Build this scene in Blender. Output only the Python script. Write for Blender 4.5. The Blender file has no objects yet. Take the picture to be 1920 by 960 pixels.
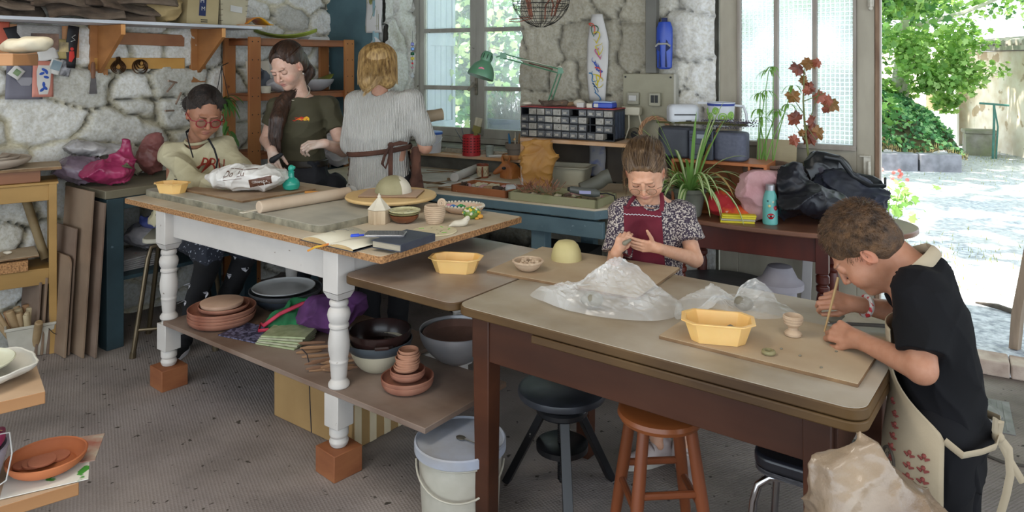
import bpy,math,random
import numpy as np
from mathutils import Vector,Matrix
from math import cos,sin,pi
TAU=6.283185307179586
lin=np.linspace
# ---------------------------------------------------------------- camera, world, lights, exposure
S=bpy.context.scene
COL=S.collection
F=1384.0;HY=115.0;H=1.55
cam=bpy.data.cameras.new('camera');camo=bpy.data.objects.new('camera',cam);COL.objects.link(camo)
camo.location=(0,0,H);camo.rotation_euler=(pi/2,0,0)
cam.sensor_width=36;cam.lens=F/1920*36;cam.shift_y=(HY-480)/1920;cam.clip_start=.05;cam.clip_end=200
S.camera=camo
S.view_settings.view_transform='Standard';S.view_settings.look='None'
S.view_settings.gamma=1;S.view_settings.use_curve_mapping=False
S.view_settings.exposure=0.45
W=bpy.data.worlds.new('sky');S.world=W;W.use_nodes=True
bg=W.node_tree.nodes['Background'];bg.inputs[0].default_value=(.80,.90,1,1);bg.inputs[1].default_value=2.3
def light(name,kind,loc,rot,e,col=(1,1,1),size=1,sy=None):
    l=bpy.data.lights.new(name,kind);l.energy=e;l.color=col
    if kind=='AREA':
        l.size=size
        if sy:l.shape='RECTANGLE';l.size_y=sy
    if kind=='SUN':l.angle=math.radians(size)
    o=bpy.data.objects.new(name,l);o.location=loc;o.rotation_euler=rot;COL.objects.link(o);return o
def aim(o,d):o.rotation_euler=Vector(d).to_track_quat('-Z','Y').to_euler()
sun=light('sun','SUN',(0,0,8),(0,0,0),12.0,(1,.95,.86),1.0);aim(sun,(.50,.02,-1.2))
# area lamps added as overhead fill, above and behind the tables
t1=light('ceiling_fill','AREA',(-1.2,1.6,2.7),(0,0,.6),20,(1,.93,.82),1.6,.3)
t2=light('ceiling_fill','AREA',(.9,.9,2.7),(0,0,.6),10,(1,.93,.84),1.6,.3)
# ---------------------------------------------------------------- helpers
def P(px,py,Y):return Vector(((px-960)/F*Y,Y,H-(py-HY)/F*Y))
def G(px,py,h):
    Y=F*(H-h)/(py-HY);return Vector(((px-960)/F*Y,Y,h))
R=math.radians
VX,VY=.866,-.5
def WW(t,d,z=0):return Vector((2.376-.866*t+.5*d,3.66+.5*t+.866*d,z)) # window wall: t to the left, d outward
def LW(s,d,z=0):return Vector((-1.394-.6*s+.8*d,5.827-.8*s-.6*d,z)) # left wall: s towards camera, d into the room
AW=R(-30);AL=R(53.13);AT=R(-36.87)
def TF(a,b,z=.865):return Vector((-1.945+.8*a+.6*b,3.699-.6*a+.8*b,z)) # white table frame
def WF(a,b,z=.76):return Vector((-.632+.8*a+.6*b,2.733-.6*a+.8*b,z)) # wooden table frame
ORD=['lowest','second','third','fourth','fifth','sixth','seventh','eighth','ninth','tenth','eleventh','twelfth']
def tag(o,label=None,cat=None,group=None,kind=None):
    if label:o['label']=label
    if cat:o['category']=cat
    if group:o['group']=group
    if kind:o['kind']=kind
    return o
def thing(name,label,cat,loc=(0,0,0),rz=0,group=None,rot=None):
    o=bpy.data.objects.new(name,None);COL.objects.link(o);o.location=loc
    o.rotation_euler=rot if rot else(0,0,rz);o.empty_display_size=.05
    return tag(o,label,cat,group)
def copy_tree(o,parent=None):
    c=o.copy();COL.objects.link(c)
    if parent:c.parent=parent
    for ch in list(o.children):copy_tree(ch,c)
    return c
# ---------------------------------------------------------------- materials
MATS={}
def hexc(h):
    if not isinstance(h,str):return tuple(h)
    h=h.lstrip('#');c=[int(h[i:i+2],16)/255 for i in(0,2,4)]
    return tuple(x/12.92 if x<=.04045 else((x+.055)/1.055)**2.4 for x in c)
def mat(name,c1,c2=None,sc=6,st=(1,1,1),rough=.7,metal=0,bump=.0,bsc=60,dust=None,dsc=1.5,damt=.5,det=5,
        lo=.35,hi=.65,spots=None,spot_sc=40,spot_t=.68,vcol=False,trans=0,alpha=1,sheen=0,sub=0,coat=0,spec=.5,emit=None,es=0):
    if name in MATS:return MATS[name]
    m=bpy.data.materials.new(name);MATS[name]=m;m.use_nodes=True
    nt=m.node_tree;N=nt.nodes;K=nt.links;b=N['Principled BSDF']
    c1=hexc(c1);c2=hexc(c2)if c2 else c1
    tc=N.new('ShaderNodeTexCoord');mp=N.new('ShaderNodeMapping');mp.inputs['Scale'].default_value=st
    K.new(tc.outputs['Object'],mp.inputs[0])
    no=N.new('ShaderNodeTexNoise');no.inputs['Scale'].default_value=sc;no.inputs['Detail'].default_value=det
    K.new(mp.outputs[0],no.inputs['Vector'])
    r=N.new('ShaderNodeValToRGB');r.color_ramp.elements[0].position=lo;r.color_ramp.elements[1].position=hi
    r.color_ramp.elements[0].color=(*c1,1);r.color_ramp.elements[1].color=(*c2,1)
    K.new(no.outputs[0],r.inputs[0]);out=r.outputs[0]
    def mix(fac,col,prev,mode='MIX'):
        x=N.new('ShaderNodeMixRGB');x.blend_type=mode;K.new(fac,x.inputs[0])if not isinstance(fac,float)else setattr(x.inputs[0],'default_value',fac)
        K.new(prev,x.inputs[1])
        if isinstance(col,tuple):x.inputs[2].default_value=(*col,1)
        else:K.new(col,x.inputs[2])
        return x.outputs[0]
    if dust:
        n2=N.new('ShaderNodeTexNoise');n2.inputs['Scale'].default_value=dsc;n2.inputs['Detail'].default_value=6;K.new(tc.outputs['Object'],n2.inputs['Vector'])
        r2=N.new('ShaderNodeMapRange');r2.inputs[1].default_value=.35;r2.inputs[2].default_value=.7;r2.inputs[4].default_value=damt*1.6;r2.clamp=True
        K.new(n2.outputs[0],r2.inputs[0]);out=mix(r2.outputs[0],hexc(dust),out)
    if spots:
        n3=N.new('ShaderNodeTexNoise');n3.inputs['Scale'].default_value=spot_sc;n3.inputs['Detail'].default_value=3;K.new(tc.outputs['Object'],n3.inputs['Vector'])
        r3=N.new('ShaderNodeMapRange');r3.inputs[1].default_value=spot_t;r3.inputs[2].default_value=spot_t+.04;r3.clamp=True
        K.new(n3.outputs[0],r3.inputs[0]);out=mix(r3.outputs[0],hexc(spots),out)
    if vcol:
        a=N.new('ShaderNodeVertexColor');a.layer_name='Col';out=mix(1.0,a.outputs[0],out,'MULTIPLY')
    K.new(out,b.inputs['Base Color'])
    b.inputs['Roughness'].default_value=rough;b.inputs['Metallic'].default_value=metal
    b.inputs['Specular IOR Level'].default_value=spec
    if trans:b.inputs['Transmission Weight'].default_value=trans
    if alpha<1:b.inputs['Alpha'].default_value=alpha
    if sheen:b.inputs['Sheen Weight'].default_value=sheen
    if coat:b.inputs['Coat Weight'].default_value=coat;b.inputs['Coat Roughness'].default_value=.15
    if sub:
        b.inputs['Subsurface Weight'].default_value=sub;b.inputs['Subsurface Radius'].default_value=(.02,.008,.004);b.inputs['Subsurface Scale'].default_value=.35
    if emit:b.inputs['Emission Color'].default_value=(*hexc(emit),1);b.inputs['Emission Strength'].default_value=es
    if bump:
        n4=N.new('ShaderNodeTexNoise');n4.inputs['Scale'].default_value=bsc;n4.inputs['Detail'].default_value=10;n4.inputs['Roughness'].default_value=.62;K.new(mp.outputs[0],n4.inputs['Vector'])
        bn=N.new('ShaderNodeBump');bn.inputs['Strength'].default_value=bump;bn.inputs['Distance'].default_value=.01
        K.new(n4.outputs[0],bn.inputs['Height']);K.new(bn.outputs[0],b.inputs['Normal'])
    return m
def nodes(m):return m.node_tree.nodes,m.node_tree.links,m.node_tree.nodes['Principled BSDF']
# ---------------------------------------------------------------- mesh builder
def rotm(rot):
    from mathutils import Euler
    return Euler(rot).to_matrix().to_4x4()
class M:
    def __init__(s):s.v=[];s.f=[];s.mi=[];s.c=None
    def add(s,vs,fs,mi=0,T=None):
        n=len(s.v)
        for p in vs:
            s.v.append(tuple(T@Vector(p))if T is not None else tuple(p))
        for f in fs:s.f.append([i+n for i in f]);s.mi.append(mi)
        return s
    def box(s,c,d,rz=0,rot=None,mi=0,taper=1):
        T=Matrix.Translation(c)@(rotm(rot)if rot else Matrix.Rotation(rz,4,'Z'))
        x,y,z=d[0]/2,d[1]/2,d[2]/2;t=taper
        vs=[(-x*t,-y*t,-z),(x*t,-y*t,-z),(x*t,y*t,-z),(-x*t,y*t,-z),(-x,-y,z),(x,-y,z),(x,y,z),(-x,y,z)]
        return s.add(vs,[(3,2,1,0),(4,5,6,7),(0,1,5,4),(1,2,6,5),(2,3,7,6),(3,0,4,7)],mi,T)
    def beam(s,a,b,w,h,mi=0,roll=0):
        a=Vector(a);b=Vector(b);d=b-a;L=d.length;z=d.normalized()
        up=Vector((0,0,1))if abs(z.z)<.95 else Vector((0,1,0))
        x=z.cross(up).normalized();y=z.cross(x)
        if roll:q=Matrix.Rotation(roll,3,z);x=q@x;y=q@y
        T=Matrix((x,y,z)).transposed().to_4x4();T.translation=(a+b)/2
        X,Y,Z=w/2,h/2,L/2
        vs=[(-X,-Y,-Z),(X,-Y,-Z),(X,Y,-Z),(-X,Y,-Z),(-X,-Y,Z),(X,-Y,Z),(X,Y,Z),(-X,Y,Z)]
        return s.add(vs,[(3,2,1,0),(4,5,6,7),(0,1,5,4),(1,2,6,5),(2,3,7,6),(3,0,4,7)],mi,T)
    def lathe(s,prof,seg=32,c=(0,0,0),T=None,mi=0,sq=1,wob=None,close=False):
        T=(T or Matrix.Identity(4)).copy();T=Matrix.Translation(c)@T
        vs=[];fs=[]
        for k,(r,z)in enumerate(prof):
            for i in range(seg):
                a=TAU*i/seg;rr=r*(wob(a,k)if wob else 1)
                vs.append((rr*cos(a),rr*sin(a)*sq,z))
        n=len(prof)
        for k in range(n-1):
            for i in range(seg):
                j=(i+1)%seg;fs.append((k*seg+i,k*seg+j,(k+1)*seg+j,(k+1)*seg+i))
        if prof[0][0]>1e-5:fs.append(tuple(reversed(range(seg))))
        if prof[-1][0]>1e-5:fs.append(tuple((n-1)*seg+i for i in range(seg)))
        return s.add(vs,fs,mi,T)
    def tube(s,pts,r,seg=8,mi=0,cap=True,closed=False,flat=1):
        pts=[Vector(p)for p in pts];n=len(pts);rs=r if isinstance(r,(list,tuple))else[r]*n
        vs=[];fs=[];up=None
        for i,p in enumerate(pts):
            a=pts[(i-1)%n]if(i>0 or closed)else p;b=pts[(i+1)%n]if(i<n-1 or closed)else p
            t=(b-a);t=t.normalized()if t.length>1e-9 else Vector((0,0,1))
            if up is None:
                up=Vector((0,0,1))if abs(t.z)<.9 else Vector((1,0,0))
            x=(up-t*up.dot(t));x=x.normalized()if x.length>1e-6 else t.orthogonal().normalized()
            up=x;y=t.cross(x)
            for k in range(seg):
                q=TAU*k/seg;vs.append(p+(x*cos(q)+y*sin(q)*flat)*rs[i])
        m=n if closed else n-1
        for i in range(m):
            for k in range(seg):
                i2=(i+1)%n;fs.append((i*seg+k,i*seg+(k+1)%seg,i2*seg+(k+1)%seg,i2*seg+k))
        if cap and not closed:fs.append(tuple(reversed(range(seg))));fs.append(tuple((n-1)*seg+k for k in range(seg)))
        return s.add(vs,fs,mi)
    def cyl(s,a,b,r0,r1=None,seg=24,mi=0):return s.tube([a,b],[r0,r0 if r1 is None else r1],seg,mi)
    def prism(s,poly,z0,z1,T=None,mi=0):
        n=len(poly);vs=[(x,y,z0)for x,y in poly]+[(x,y,z1)for x,y in poly]
        fs=[tuple(reversed(range(n))),tuple(range(n,2*n))]+[(i,(i+1)%n,n+(i+1)%n,n+i)for i in range(n)]
        return s.add(vs,fs,mi,T)
    def ball(s,c,r,seg=16,T=None,mi=0):
        if not isinstance(r,(tuple,list)):r=(r,r,r)
        pr=[(sin(pi*k/(seg//2)),-cos(pi*k/(seg//2)))for k in range(seg//2+1)]
        pr[0]=(0.001,-1);pr[-1]=(0.001,1)
        TT=Matrix.Translation(c)@(T or Matrix.Identity(4))@Matrix.Diagonal((*r,1))
        return s.lathe(pr,seg,(0,0,0),TT,mi)
    def sheet(s,fn,nu,nv,mi=0,T=None):
        vs=[fn(i/nu,j/nv)for j in range(nv+1)for i in range(nu+1)]
        fs=[(j*(nu+1)+i,j*(nu+1)+i+1,(j+1)*(nu+1)+i+1,(j+1)*(nu+1)+i)for j in range(nv)for i in range(nu)]
        return s.add(vs,fs,mi,T)
    def build(s,name,mats,parent=None,smooth=None,bevel=0,solid=0,sub=0,bseg=2,loc=None):
        me=bpy.data.meshes.new(name);me.from_pydata(s.v,[],s.f);me.validate()
        if not isinstance(mats,(list,tuple)):mats=[mats]
        for m in mats:me.materials.append(m)
        if len(mats)>1 and len(me.polygons)==len(s.mi):
            me.polygons.foreach_set('material_index',s.mi)
        if smooth is None or smooth:
            me.polygons.foreach_set('use_smooth',[True]*len(me.polygons))
            if smooth is None:me.set_sharp_from_angle(angle=R(35))
        o=bpy.data.objects.new(name,me);COL.objects.link(o)
        if parent:o.parent=parent
        if loc:o.location=loc
        if solid:q=o.modifiers.new('s','SOLIDIFY');q.thickness=solid;q.offset=0
        if sub:q=o.modifiers.new('u','SUBSURF');q.levels=sub;q.render_levels=sub
        if bevel:
            q=o.modifiers.new('b','BEVEL');q.width=bevel;q.segments=bseg;q.limit_method='ANGLE';q.angle_limit=R(40)
        return o
def rrect(w,d,r,n=6,corners=(1,1,1,1)):
    out=[]
    for k,(cx,cy,a0)in enumerate([(w-r,d-r,0),(r,d-r,90),(r,r,180),(w-r,r,270)]):
        if corners[k]:
            for i in range(n+1):a=R(a0+90*i/n);out.append((cx+r*cos(a),cy+r*sin(a)))
        else:out.append(((w if k in(0,3)else 0),(d if k in(0,1)else 0)))
    return out
def struct(name,m,mats,**k):return tag(m.build(name,mats,**k),kind='structure')
def text_mesh(txt,size,name,material,parent,T,ext=.0008,align='CENTER'):
    cu=bpy.data.curves.new(name,'FONT');cu.body=txt;cu.size=size;cu.align_x=align;cu.align_y='CENTER';cu.extrude=ext;cu.resolution_u=2
    o=bpy.data.objects.new(name,cu);COL.objects.link(o)
    bpy.context.view_layer.update()
    me=bpy.data.meshes.new_from_object(o.evaluated_get(bpy.context.evaluated_depsgraph_get()))
    bpy.data.objects.remove(o)
    me.transform(T);me.materials.clear();me.materials.append(material);me.name=name
    q=bpy.data.objects.new(name,me);COL.objects.link(q);q.parent=parent;return q
def TM(loc,rot=(0,0,0)):return Matrix.Translation(loc)@rotm(rot)
RNG=random.Random(7)
# ---------------------------------------------------------------- implicit surfaces (for bodies, clothes, cloth heaps, clay)
def _sines(seed,n=7):
    r=np.random.RandomState(seed);d=r.normal(size=(n,3));d/=np.linalg.norm(d,axis=1)[:,None]
    return d,r.uniform(.6,1.7,n),r.uniform(0,6.28,n)
def fnoise(X,Y,Z,freq,seed=0,stretch=(1,1,1),n=7):
    d,f,p=_sines(seed,n);o=0
    for k in range(n):
        q=d[k]*f[k]*freq;o=o+np.sin(X*q[0]*stretch[0]+Y*q[1]*stretch[1]+Z*q[2]*stretch[2]+p[k]+1.3*np.sin((X*q[1]+Y*q[2]+Z*q[0])*.6+p[-k-1]))
    return o/n*1.6
class Sdf:
    def __init__(s):s.p=[];s.noise=[]
    def _add(s,kind,bb,data,k,op):s.p.append((kind,bb,data,k,op));return s
    def cap(s,a,b,r0,r1=None,k=.01,op='+',flat=False,sq=None):
        a=np.array(a,float);b=np.array(b,float);r1=r0 if r1 is None else r1;rm=max(r0,r1)
        return s._add('cap',(np.minimum(a,b)-rm,np.maximum(a,b)+rm),(a,b,r0,r1,flat),k,op)
    def ell(s,c,r,k=.01,op='+',T=None):
        if not isinstance(r,(tuple,list)):r=(r,r,r)
        T=(T or Matrix.Identity(4))@Matrix.Identity(4);c4=T@Vector(c);Rm=np.array(T.to_3x3());rm=max(r);c=np.array(c4)
        return s._add('ell',(c-rm,c+rm),(c,Rm.T,np.array(r,float)),k,op)
    def ellr(s,c,r,rot,k=.01,op='+',T=None):
        TT=(T or Matrix.Identity(4))@Matrix.Translation(c)@rotm(rot)
        return s.ell((0,0,0),r,k,op,TT)
    def box(s,c,half,r=.005,k=.01,op='+',T=None):
        T=(T or Matrix.Identity(4));c4=np.array(T@Vector(c));Rm=np.array(T.to_3x3());hm=float(np.linalg.norm(half))
        return s._add('box',(c4-hm,c4+hm),(c4,Rm.T,np.array(half,float),r),k,op)
    def loft(s,st,k=.01,op='+',T=None,e=2.3,bump=None):
        T=(T or Matrix.Identity(4));st=np.array(st,float) # rows: z, cx, cy, w, d
        m=max(st[:,3].max()+abs(st[:,1]).max(),st[:,4].max()+abs(st[:,2]).max());cs=[]
        for x in(-m,m):
            for y in(-m,m):
                for z in(st[0,0],st[-1,0]):cs.append(np.array(T@Vector((x,y,z))))
        cs=np.array(cs);Ti=np.array(T.inverted())
        return s._add('loft',(cs.min(0),cs.max(0)),(Ti,st,e,bump),k,op)
    def field(s,org,n,h):
        ax=[org[i]+np.arange(n[i])*h for i in range(3)]
        D=np.full(n,.5)
        for kind,bb,d,k,op in s.p:
            mg=k+2.5*h+(.012 if s.noise else 0)
            if op=='&':lo=[0,0,0];hi=list(n)
            else:
                lo=[max(0,int((bb[0][i]-mg-org[i])/h))for i in range(3)];hi=[min(n[i],int((bb[1][i]+mg-org[i])/h)+2)for i in range(3)]
            if any(hi[i]<=lo[i]for i in range(3)):continue
            X,Y,Z=np.meshgrid(*[ax[i][lo[i]:hi[i]]for i in range(3)],indexing='ij')
            if kind=='cap':
                a,b,r0,r1,flat=d;ba=b-a;L2=max(ba@ba,1e-12)
                t=((X-a[0])*ba[0]+(Y-a[1])*ba[1]+(Z-a[2])*ba[2])/L2;tc=np.clip(t,0,1)
                q=np.sqrt((X-a[0]-tc*ba[0])**2+(Y-a[1]-tc*ba[1])**2+(Z-a[2]-tc*ba[2])**2)-(r0+(r1-r0)*tc)
                if flat:q=np.maximum(q,(t-1)*math.sqrt(L2))
            elif kind=='ell':
                c,Rt,r=d;x,y,z=X-c[0],Y-c[1],Z-c[2]
                u=Rt[0,0]*x+Rt[0,1]*y+Rt[0,2]*z;v=Rt[1,0]*x+Rt[1,1]*y+Rt[1,2]*z;w=Rt[2,0]*x+Rt[2,1]*y+Rt[2,2]*z
                k0=np.sqrt((u/r[0])**2+(v/r[1])**2+(w/r[2])**2);k1=np.sqrt((u/r[0]**2)**2+(v/r[1]**2)**2+(w/r[2]**2)**2)+1e-9
                q=k0*(k0-1)/k1
                q=np.where(k0<.02,-r.min(),q)
            elif kind=='box':
                c,Rt,hf,rr=d;x,y,z=X-c[0],Y-c[1],Z-c[2]
                u=abs(Rt[0,0]*x+Rt[0,1]*y+Rt[0,2]*z)-hf[0]+rr;v=abs(Rt[1,0]*x+Rt[1,1]*y+Rt[1,2]*z)-hf[1]+rr;w=abs(Rt[2,0]*x+Rt[2,1]*y+Rt[2,2]*z)-hf[2]+rr
                q=np.sqrt(np.maximum(u,0)**2+np.maximum(v,0)**2+np.maximum(w,0)**2)+np.minimum(np.maximum(np.maximum(u,v),w),0)-rr
            else:
                Ti,st,e,bump=d
                u=Ti[0,0]*X+Ti[0,1]*Y+Ti[0,2]*Z+Ti[0,3];v=Ti[1,0]*X+Ti[1,1]*Y+Ti[1,2]*Z+Ti[1,3];w=Ti[2,0]*X+Ti[2,1]*Y+Ti[2,2]*Z+Ti[2,3]
                cx=np.interp(w,st[:,0],st[:,1]);cy=np.interp(w,st[:,0],st[:,2]);ww=np.interp(w,st[:,0],st[:,3]);dd=np.interp(w,st[:,0],st[:,4])
                nn=((abs(u-cx)/ww)**e+(abs(v-cy)/dd)**e)**(1/e);q=(nn-1)*np.minimum(ww,dd)
                if bump is not None:q=q-bump(np.arctan2(v-cy,u-cx),w)
                q=np.maximum(q,np.maximum(st[0,0]-w,w-st[-1,0]))
            sl=tuple(slice(lo[i],hi[i])for i in range(3));Dv=D[sl]
            if op=='+':
                if k>0:hh=np.clip(.5+.5*(Dv-q)/k,0,1);D[sl]=Dv*(1-hh)+q*hh-k*hh*(1-hh)
                else:D[sl]=np.minimum(Dv,q)
            elif op=='-':
                if k>0:hh=np.clip(.5-.5*(Dv+q)/k,0,1);D[sl]=Dv*(1-hh)-q*hh+k*hh*(1-hh)
                else:D[sl]=np.maximum(Dv,-q)
            else:D[sl]=np.maximum(Dv,q)
        if s.noise:
            X,Y,Z=np.meshgrid(*ax,indexing='ij');b=abs(D)<.04+2*h;x,y,z=X[b],Y[b],Z[b];t=0
            for amp,fr,sd,stc in s.noise:
                q=fnoise(x,y,z,fr,abs(sd),stc);t=t+(amp*q if sd>=0 else amp*(2.2*np.sqrt(abs(q)+.003)-1.2)) # negative seed: sharp folds
            D[b]=D[b]+t
        return D
    def mesh(s,h=.006,region=None):
        lo=np.min([p[1][0]for p in s.p if p[4]=='+'],axis=0)-.015;hi=np.max([p[1][1]for p in s.p if p[4]=='+'],axis=0)+.015
        if region is not None:lo=np.maximum(lo,region[0]);hi=np.minimum(hi,region[1])
        n=[max(3,int(math.ceil((hi[i]-lo[i])/h))+1)for i in range(3)]
        return surfnet(s.field(lo,n,h),lo,h)
def surfnet(D,org,h):
    neg=D<0;nx,ny,nz=D.shape
    cnt=np.zeros((nx-1,ny-1,nz-1),np.int8)
    for a in(0,1):
        for b in(0,1):
            for c in(0,1):cnt+=neg[a:nx-1+a,b:ny-1+b,c:nz-1+c]
    act=(cnt>0)&(cnt<8);I,J,K=np.nonzero(act);idx=-np.ones(act.shape,np.int64);idx[I,J,K]=np.arange(len(I))
    ps=np.zeros((len(I),3));ct=np.zeros(len(I))
    for ax in range(3):
        o1,o2=[x for x in range(3)if x!=ax]
        for a in(0,1):
            for b in(0,1):
                s0=[I.copy(),J.copy(),K.copy()];s0[o1]=s0[o1]+a;s0[o2]=s0[o2]+b;s1=[x.copy()for x in s0];s1[ax]=s1[ax]+1
                d0=D[tuple(s0)];d1=D[tuple(s1)];cr=(d0<0)!=(d1<0);t=np.where(cr,d0/np.where(cr,d0-d1,1),0)
                p=np.zeros((len(I),3));p[:,ax]=t;p[:,o1]=a;p[:,o2]=b
                ps+=p*cr[:,None];ct+=cr
    V=(ps/ct[:,None]+np.stack([I,J,K],1))*h+np.array(org)
    Fs=[]
    for ax in range(3):
        o1,o2=[(1,2),(2,0),(0,1)][ax]
        sl0=[slice(None)]*3;sl1=[slice(None)]*3;sl0[ax]=slice(0,D.shape[ax]-1);sl1[ax]=slice(1,None)
        a=neg[tuple(sl0)];b=neg[tuple(sl1)];e=np.stack(np.nonzero(a!=b),1);sg=a[tuple(e.T)]
        lim=[D.shape[i]-1 for i in range(3)]
        ok=(e[:,o1]>0)&(e[:,o2]>0)&(e[:,o1]<lim[o1])&(e[:,o2]<lim[o2]);e=e[ok];sg=sg[ok]
        def cell(d1,d2):
            c=e.copy();c[:,o1]-=d1;c[:,o2]-=d2;return idx[c[:,0],c[:,1],c[:,2]]
        q=np.stack([cell(1,1),cell(0,1),cell(0,0),cell(1,0)],1);q[~sg]=q[~sg][:,::-1];Fs.append(q)
    Fs=np.concatenate(Fs)if Fs else np.zeros((0,4),int);Fs=Fs[(Fs>=0).all(1)]
    return V,Fs
def np_mesh(name,parts,mats,parent=None,paint=None,loc=None,uv=None):
    vs=[];fs=[];n=0
    for V,Q in parts:vs.append(V);fs.append(Q+n);n+=len(V)
    V=np.concatenate(vs);Q=np.concatenate(fs)
    me=bpy.data.meshes.new(name);me.vertices.add(len(V));me.vertices.foreach_set('co',V.astype(np.float32).ravel())
    me.loops.add(len(Q)*4);me.loops.foreach_set('vertex_index',Q.astype(np.int32).ravel())
    me.polygons.add(len(Q));me.polygons.foreach_set('loop_start',np.arange(0,len(Q)*4,4,dtype=np.int32))
    me.polygons.foreach_set('use_smooth',np.ones(len(Q),bool));me.update(calc_edges=True);me.validate()
    if not isinstance(mats,(list,tuple)):mats=[mats]
    for m in mats:me.materials.append(m)
    if paint is not None:
        C=paint(V);at=me.color_attributes.new('Col','FLOAT_COLOR','POINT');C4=np.ones((len(V),4));C4[:,:3]=C
        at.data.foreach_set('color',C4.astype(np.float32).ravel())
    o=bpy.data.objects.new(name,me);COL.objects.link(o)
    if parent:o.parent=parent
    if loc:o.location=loc
    return o
# ================================================================ the setting
def tpx(px,d=0):r=(px-960)/F;return(2.376+.5*d-r*(3.66+.866*d))/(.866+.5*r)
def hsh(i,j,s):
    x=np.sin(i*127.1+j*311.7+s*74.7)*43758.5453;return x-np.floor(x)
def stones(u,z,cw,ch,seed):
    gi=np.floor(u/cw);gj=np.floor(z/ch);F1=np.full(u.shape,9.);F2=np.full(u.shape,9.);cid=np.zeros(u.shape)
    for a in(-2,-1,0,1,2):
        for b in(-1,0,1):
            i=gi+a;j=gj+b
            cx=(i+.5*(j%2)+.1+.8*hsh(i,j,seed))*cw;cz=(j+.2+.6*hsh(i,j,seed+1))*ch
            d=np.maximum(abs(u-cx)/cw*1.0,0)**2.4+(abs(z-cz)/ch)**2.4;d=d**(1/2.4)-.22*hsh(i,j,seed+2)
            m=d<F1;F2=np.where(m,F1,np.minimum(F2,d));cid=np.where(m,hsh(i,j,seed+3),cid);F1=np.where(m,d,F1)
    return F2-F1,cid
def sstep(a,b,x):t=np.clip((x-a)/(b-a),0,1);return t*t*(3-2*t)
def stone_wall(name,fn,u0,u1,z0,z1,res,cw,ch,seed,colf,mt,depth=.045,holes=()):
    nu=int((u1-u0)/res);nz=int((z1-z0)/res);U,Z=np.meshgrid(lin(u0,u1,nu+1),lin(z0,z1,nz+1))
    wu=U+.05*fnoise(U,Z,U*0,9,seed)+.02*fnoise(U,Z,U*0,26,seed+5);wz=Z+.04*fnoise(U,Z,U*0+1,9,seed+1)+.016*fnoise(U,Z,U*0,24,seed+6)
    e,cid=stones(wu,wz,cw,ch,seed);st=sstep(.0,.15,e+.03*fnoise(U,Z,U*0,60,seed+8))
    n1=fnoise(U,Z,U*0,40,seed+2);n2=fnoise(U,Z,U*0,95,seed+3);n3=fnoise(U,Z,U*0,7,seed+4)
    hgt=depth*st*(.35+.75*cid)+.007*(1.6*np.sqrt(abs(n1)+.01)-1)+.006*n2+.012*n3-.020*(1-sstep(0,.05,e))+.004*fnoise(U,Z,U*0,170,seed+7)
    col=colf(U,Z,e,cid,n1,n2,n3)
    V=np.zeros((U.size,3));uf,zf,hf=U.ravel(),Z.ravel(),hgt.ravel()
    b=fn(0,0,0);du=fn(1,0,0)-b;dz=fn(0,0,1)-b;dd=fn(0,1,0)-b
    V=np.array(b)+uf[:,None]*np.array(du)+hf[:,None]*np.array(dd)+zf[:,None]*np.array(dz)
    id=np.arange(U.size).reshape(U.shape);Q=np.stack([id[:-1,:-1],id[:-1,1:],id[1:,1:],id[1:,:-1]],-1).reshape(-1,4)
    cu=(U[:-1,:-1].ravel()+res/2);cz=(Z[:-1,:-1].ravel()+res/2)
    for a,b2,c,d in holes:keep=~((cu>a)&(cu<b2)&(cz>c)&(cz<d));Q=Q[keep];cu=cu[keep];cz=cz[keep]
    return tag(np_mesh(name,[(V,Q)],mt,paint=lambda V:col.reshape(-1,3)),kind='structure')
stone_m=mat('limewashed_stone','#e9e6dd','#ffffff',sc=60,rough=.92,bump=1.0,bsc=20,vcol=True,lo=.35,hi=.6,det=9)
def L3(a,b,t):return np.array(a)[None,None,:]*(1-t[...,None])+np.array(b)[None,None,:]*t[...,None]
def col_left(U,Z,e,cid,n1,n2,n3):
    base=L3((.74,.73,.69),(.52,.51,.46),sstep(.3,.95,cid));mort=L3((.64,.59,.44),(.50,.46,.35),sstep(-.5,.5,n3))
    t=(1-sstep(.03,.14,e+.03*n1));c=base*(1-t[...,None])+mort*t[...,None]
    k=(1-sstep(.0,.05,e+.02*n2))*sstep(-.3,.2,n3+.3*n1);c=c*(1-.9*k[...,None])
    g=sstep(.55,.9,n1*n2+n3*.5);return c*(1-.3*g[...,None])
stone_wall('wall_left',LW,-.15,5.6,0,2.75,.016,.36,.22,3,col_left,stone_m)
T0=tpx(722);T1=tpx(977);WZ0,WZ1=.93,2.45 # window opening
DT0,DT1=tpx(1350)+.02,-.36 # doorway
def col_right(U,Z,e,cid,n1,n2,n3):
    base=L3((.44,.41,.33),(.34,.315,.25),sstep(.2,.9,cid));wh=np.array((.70,.69,.66))[None,None,:]+base*0
    w=sstep(1.75,1.50,U+.06*n3)*.75+sstep(1.53,1.42,U+.03*n1)*.25;w=np.where(U>3.5,.85,w)
    c=base*(1-w[...,None])+wh*w[...,None];k=(1-sstep(.0,.04,e+.03*n2))*.7;c=c*(1-k[...,None])
    p=sstep(.3,.8,n3+n1*.6);c=c*(1-.18*p[...,None])
    c2=c*(1+.22*sstep(-.2,.9,n2*n1+n3)[...,None]);return np.clip(c2,0,.8)
WI=lambda t,d,z:WW(t,-d,z)
stone_wall('wall_right',WI,DT0,4.45,0,2.75,.016,.34,.26,11,col_right,stone_m,.04,[(T1,T0,WZ0,WZ1)])
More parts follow.
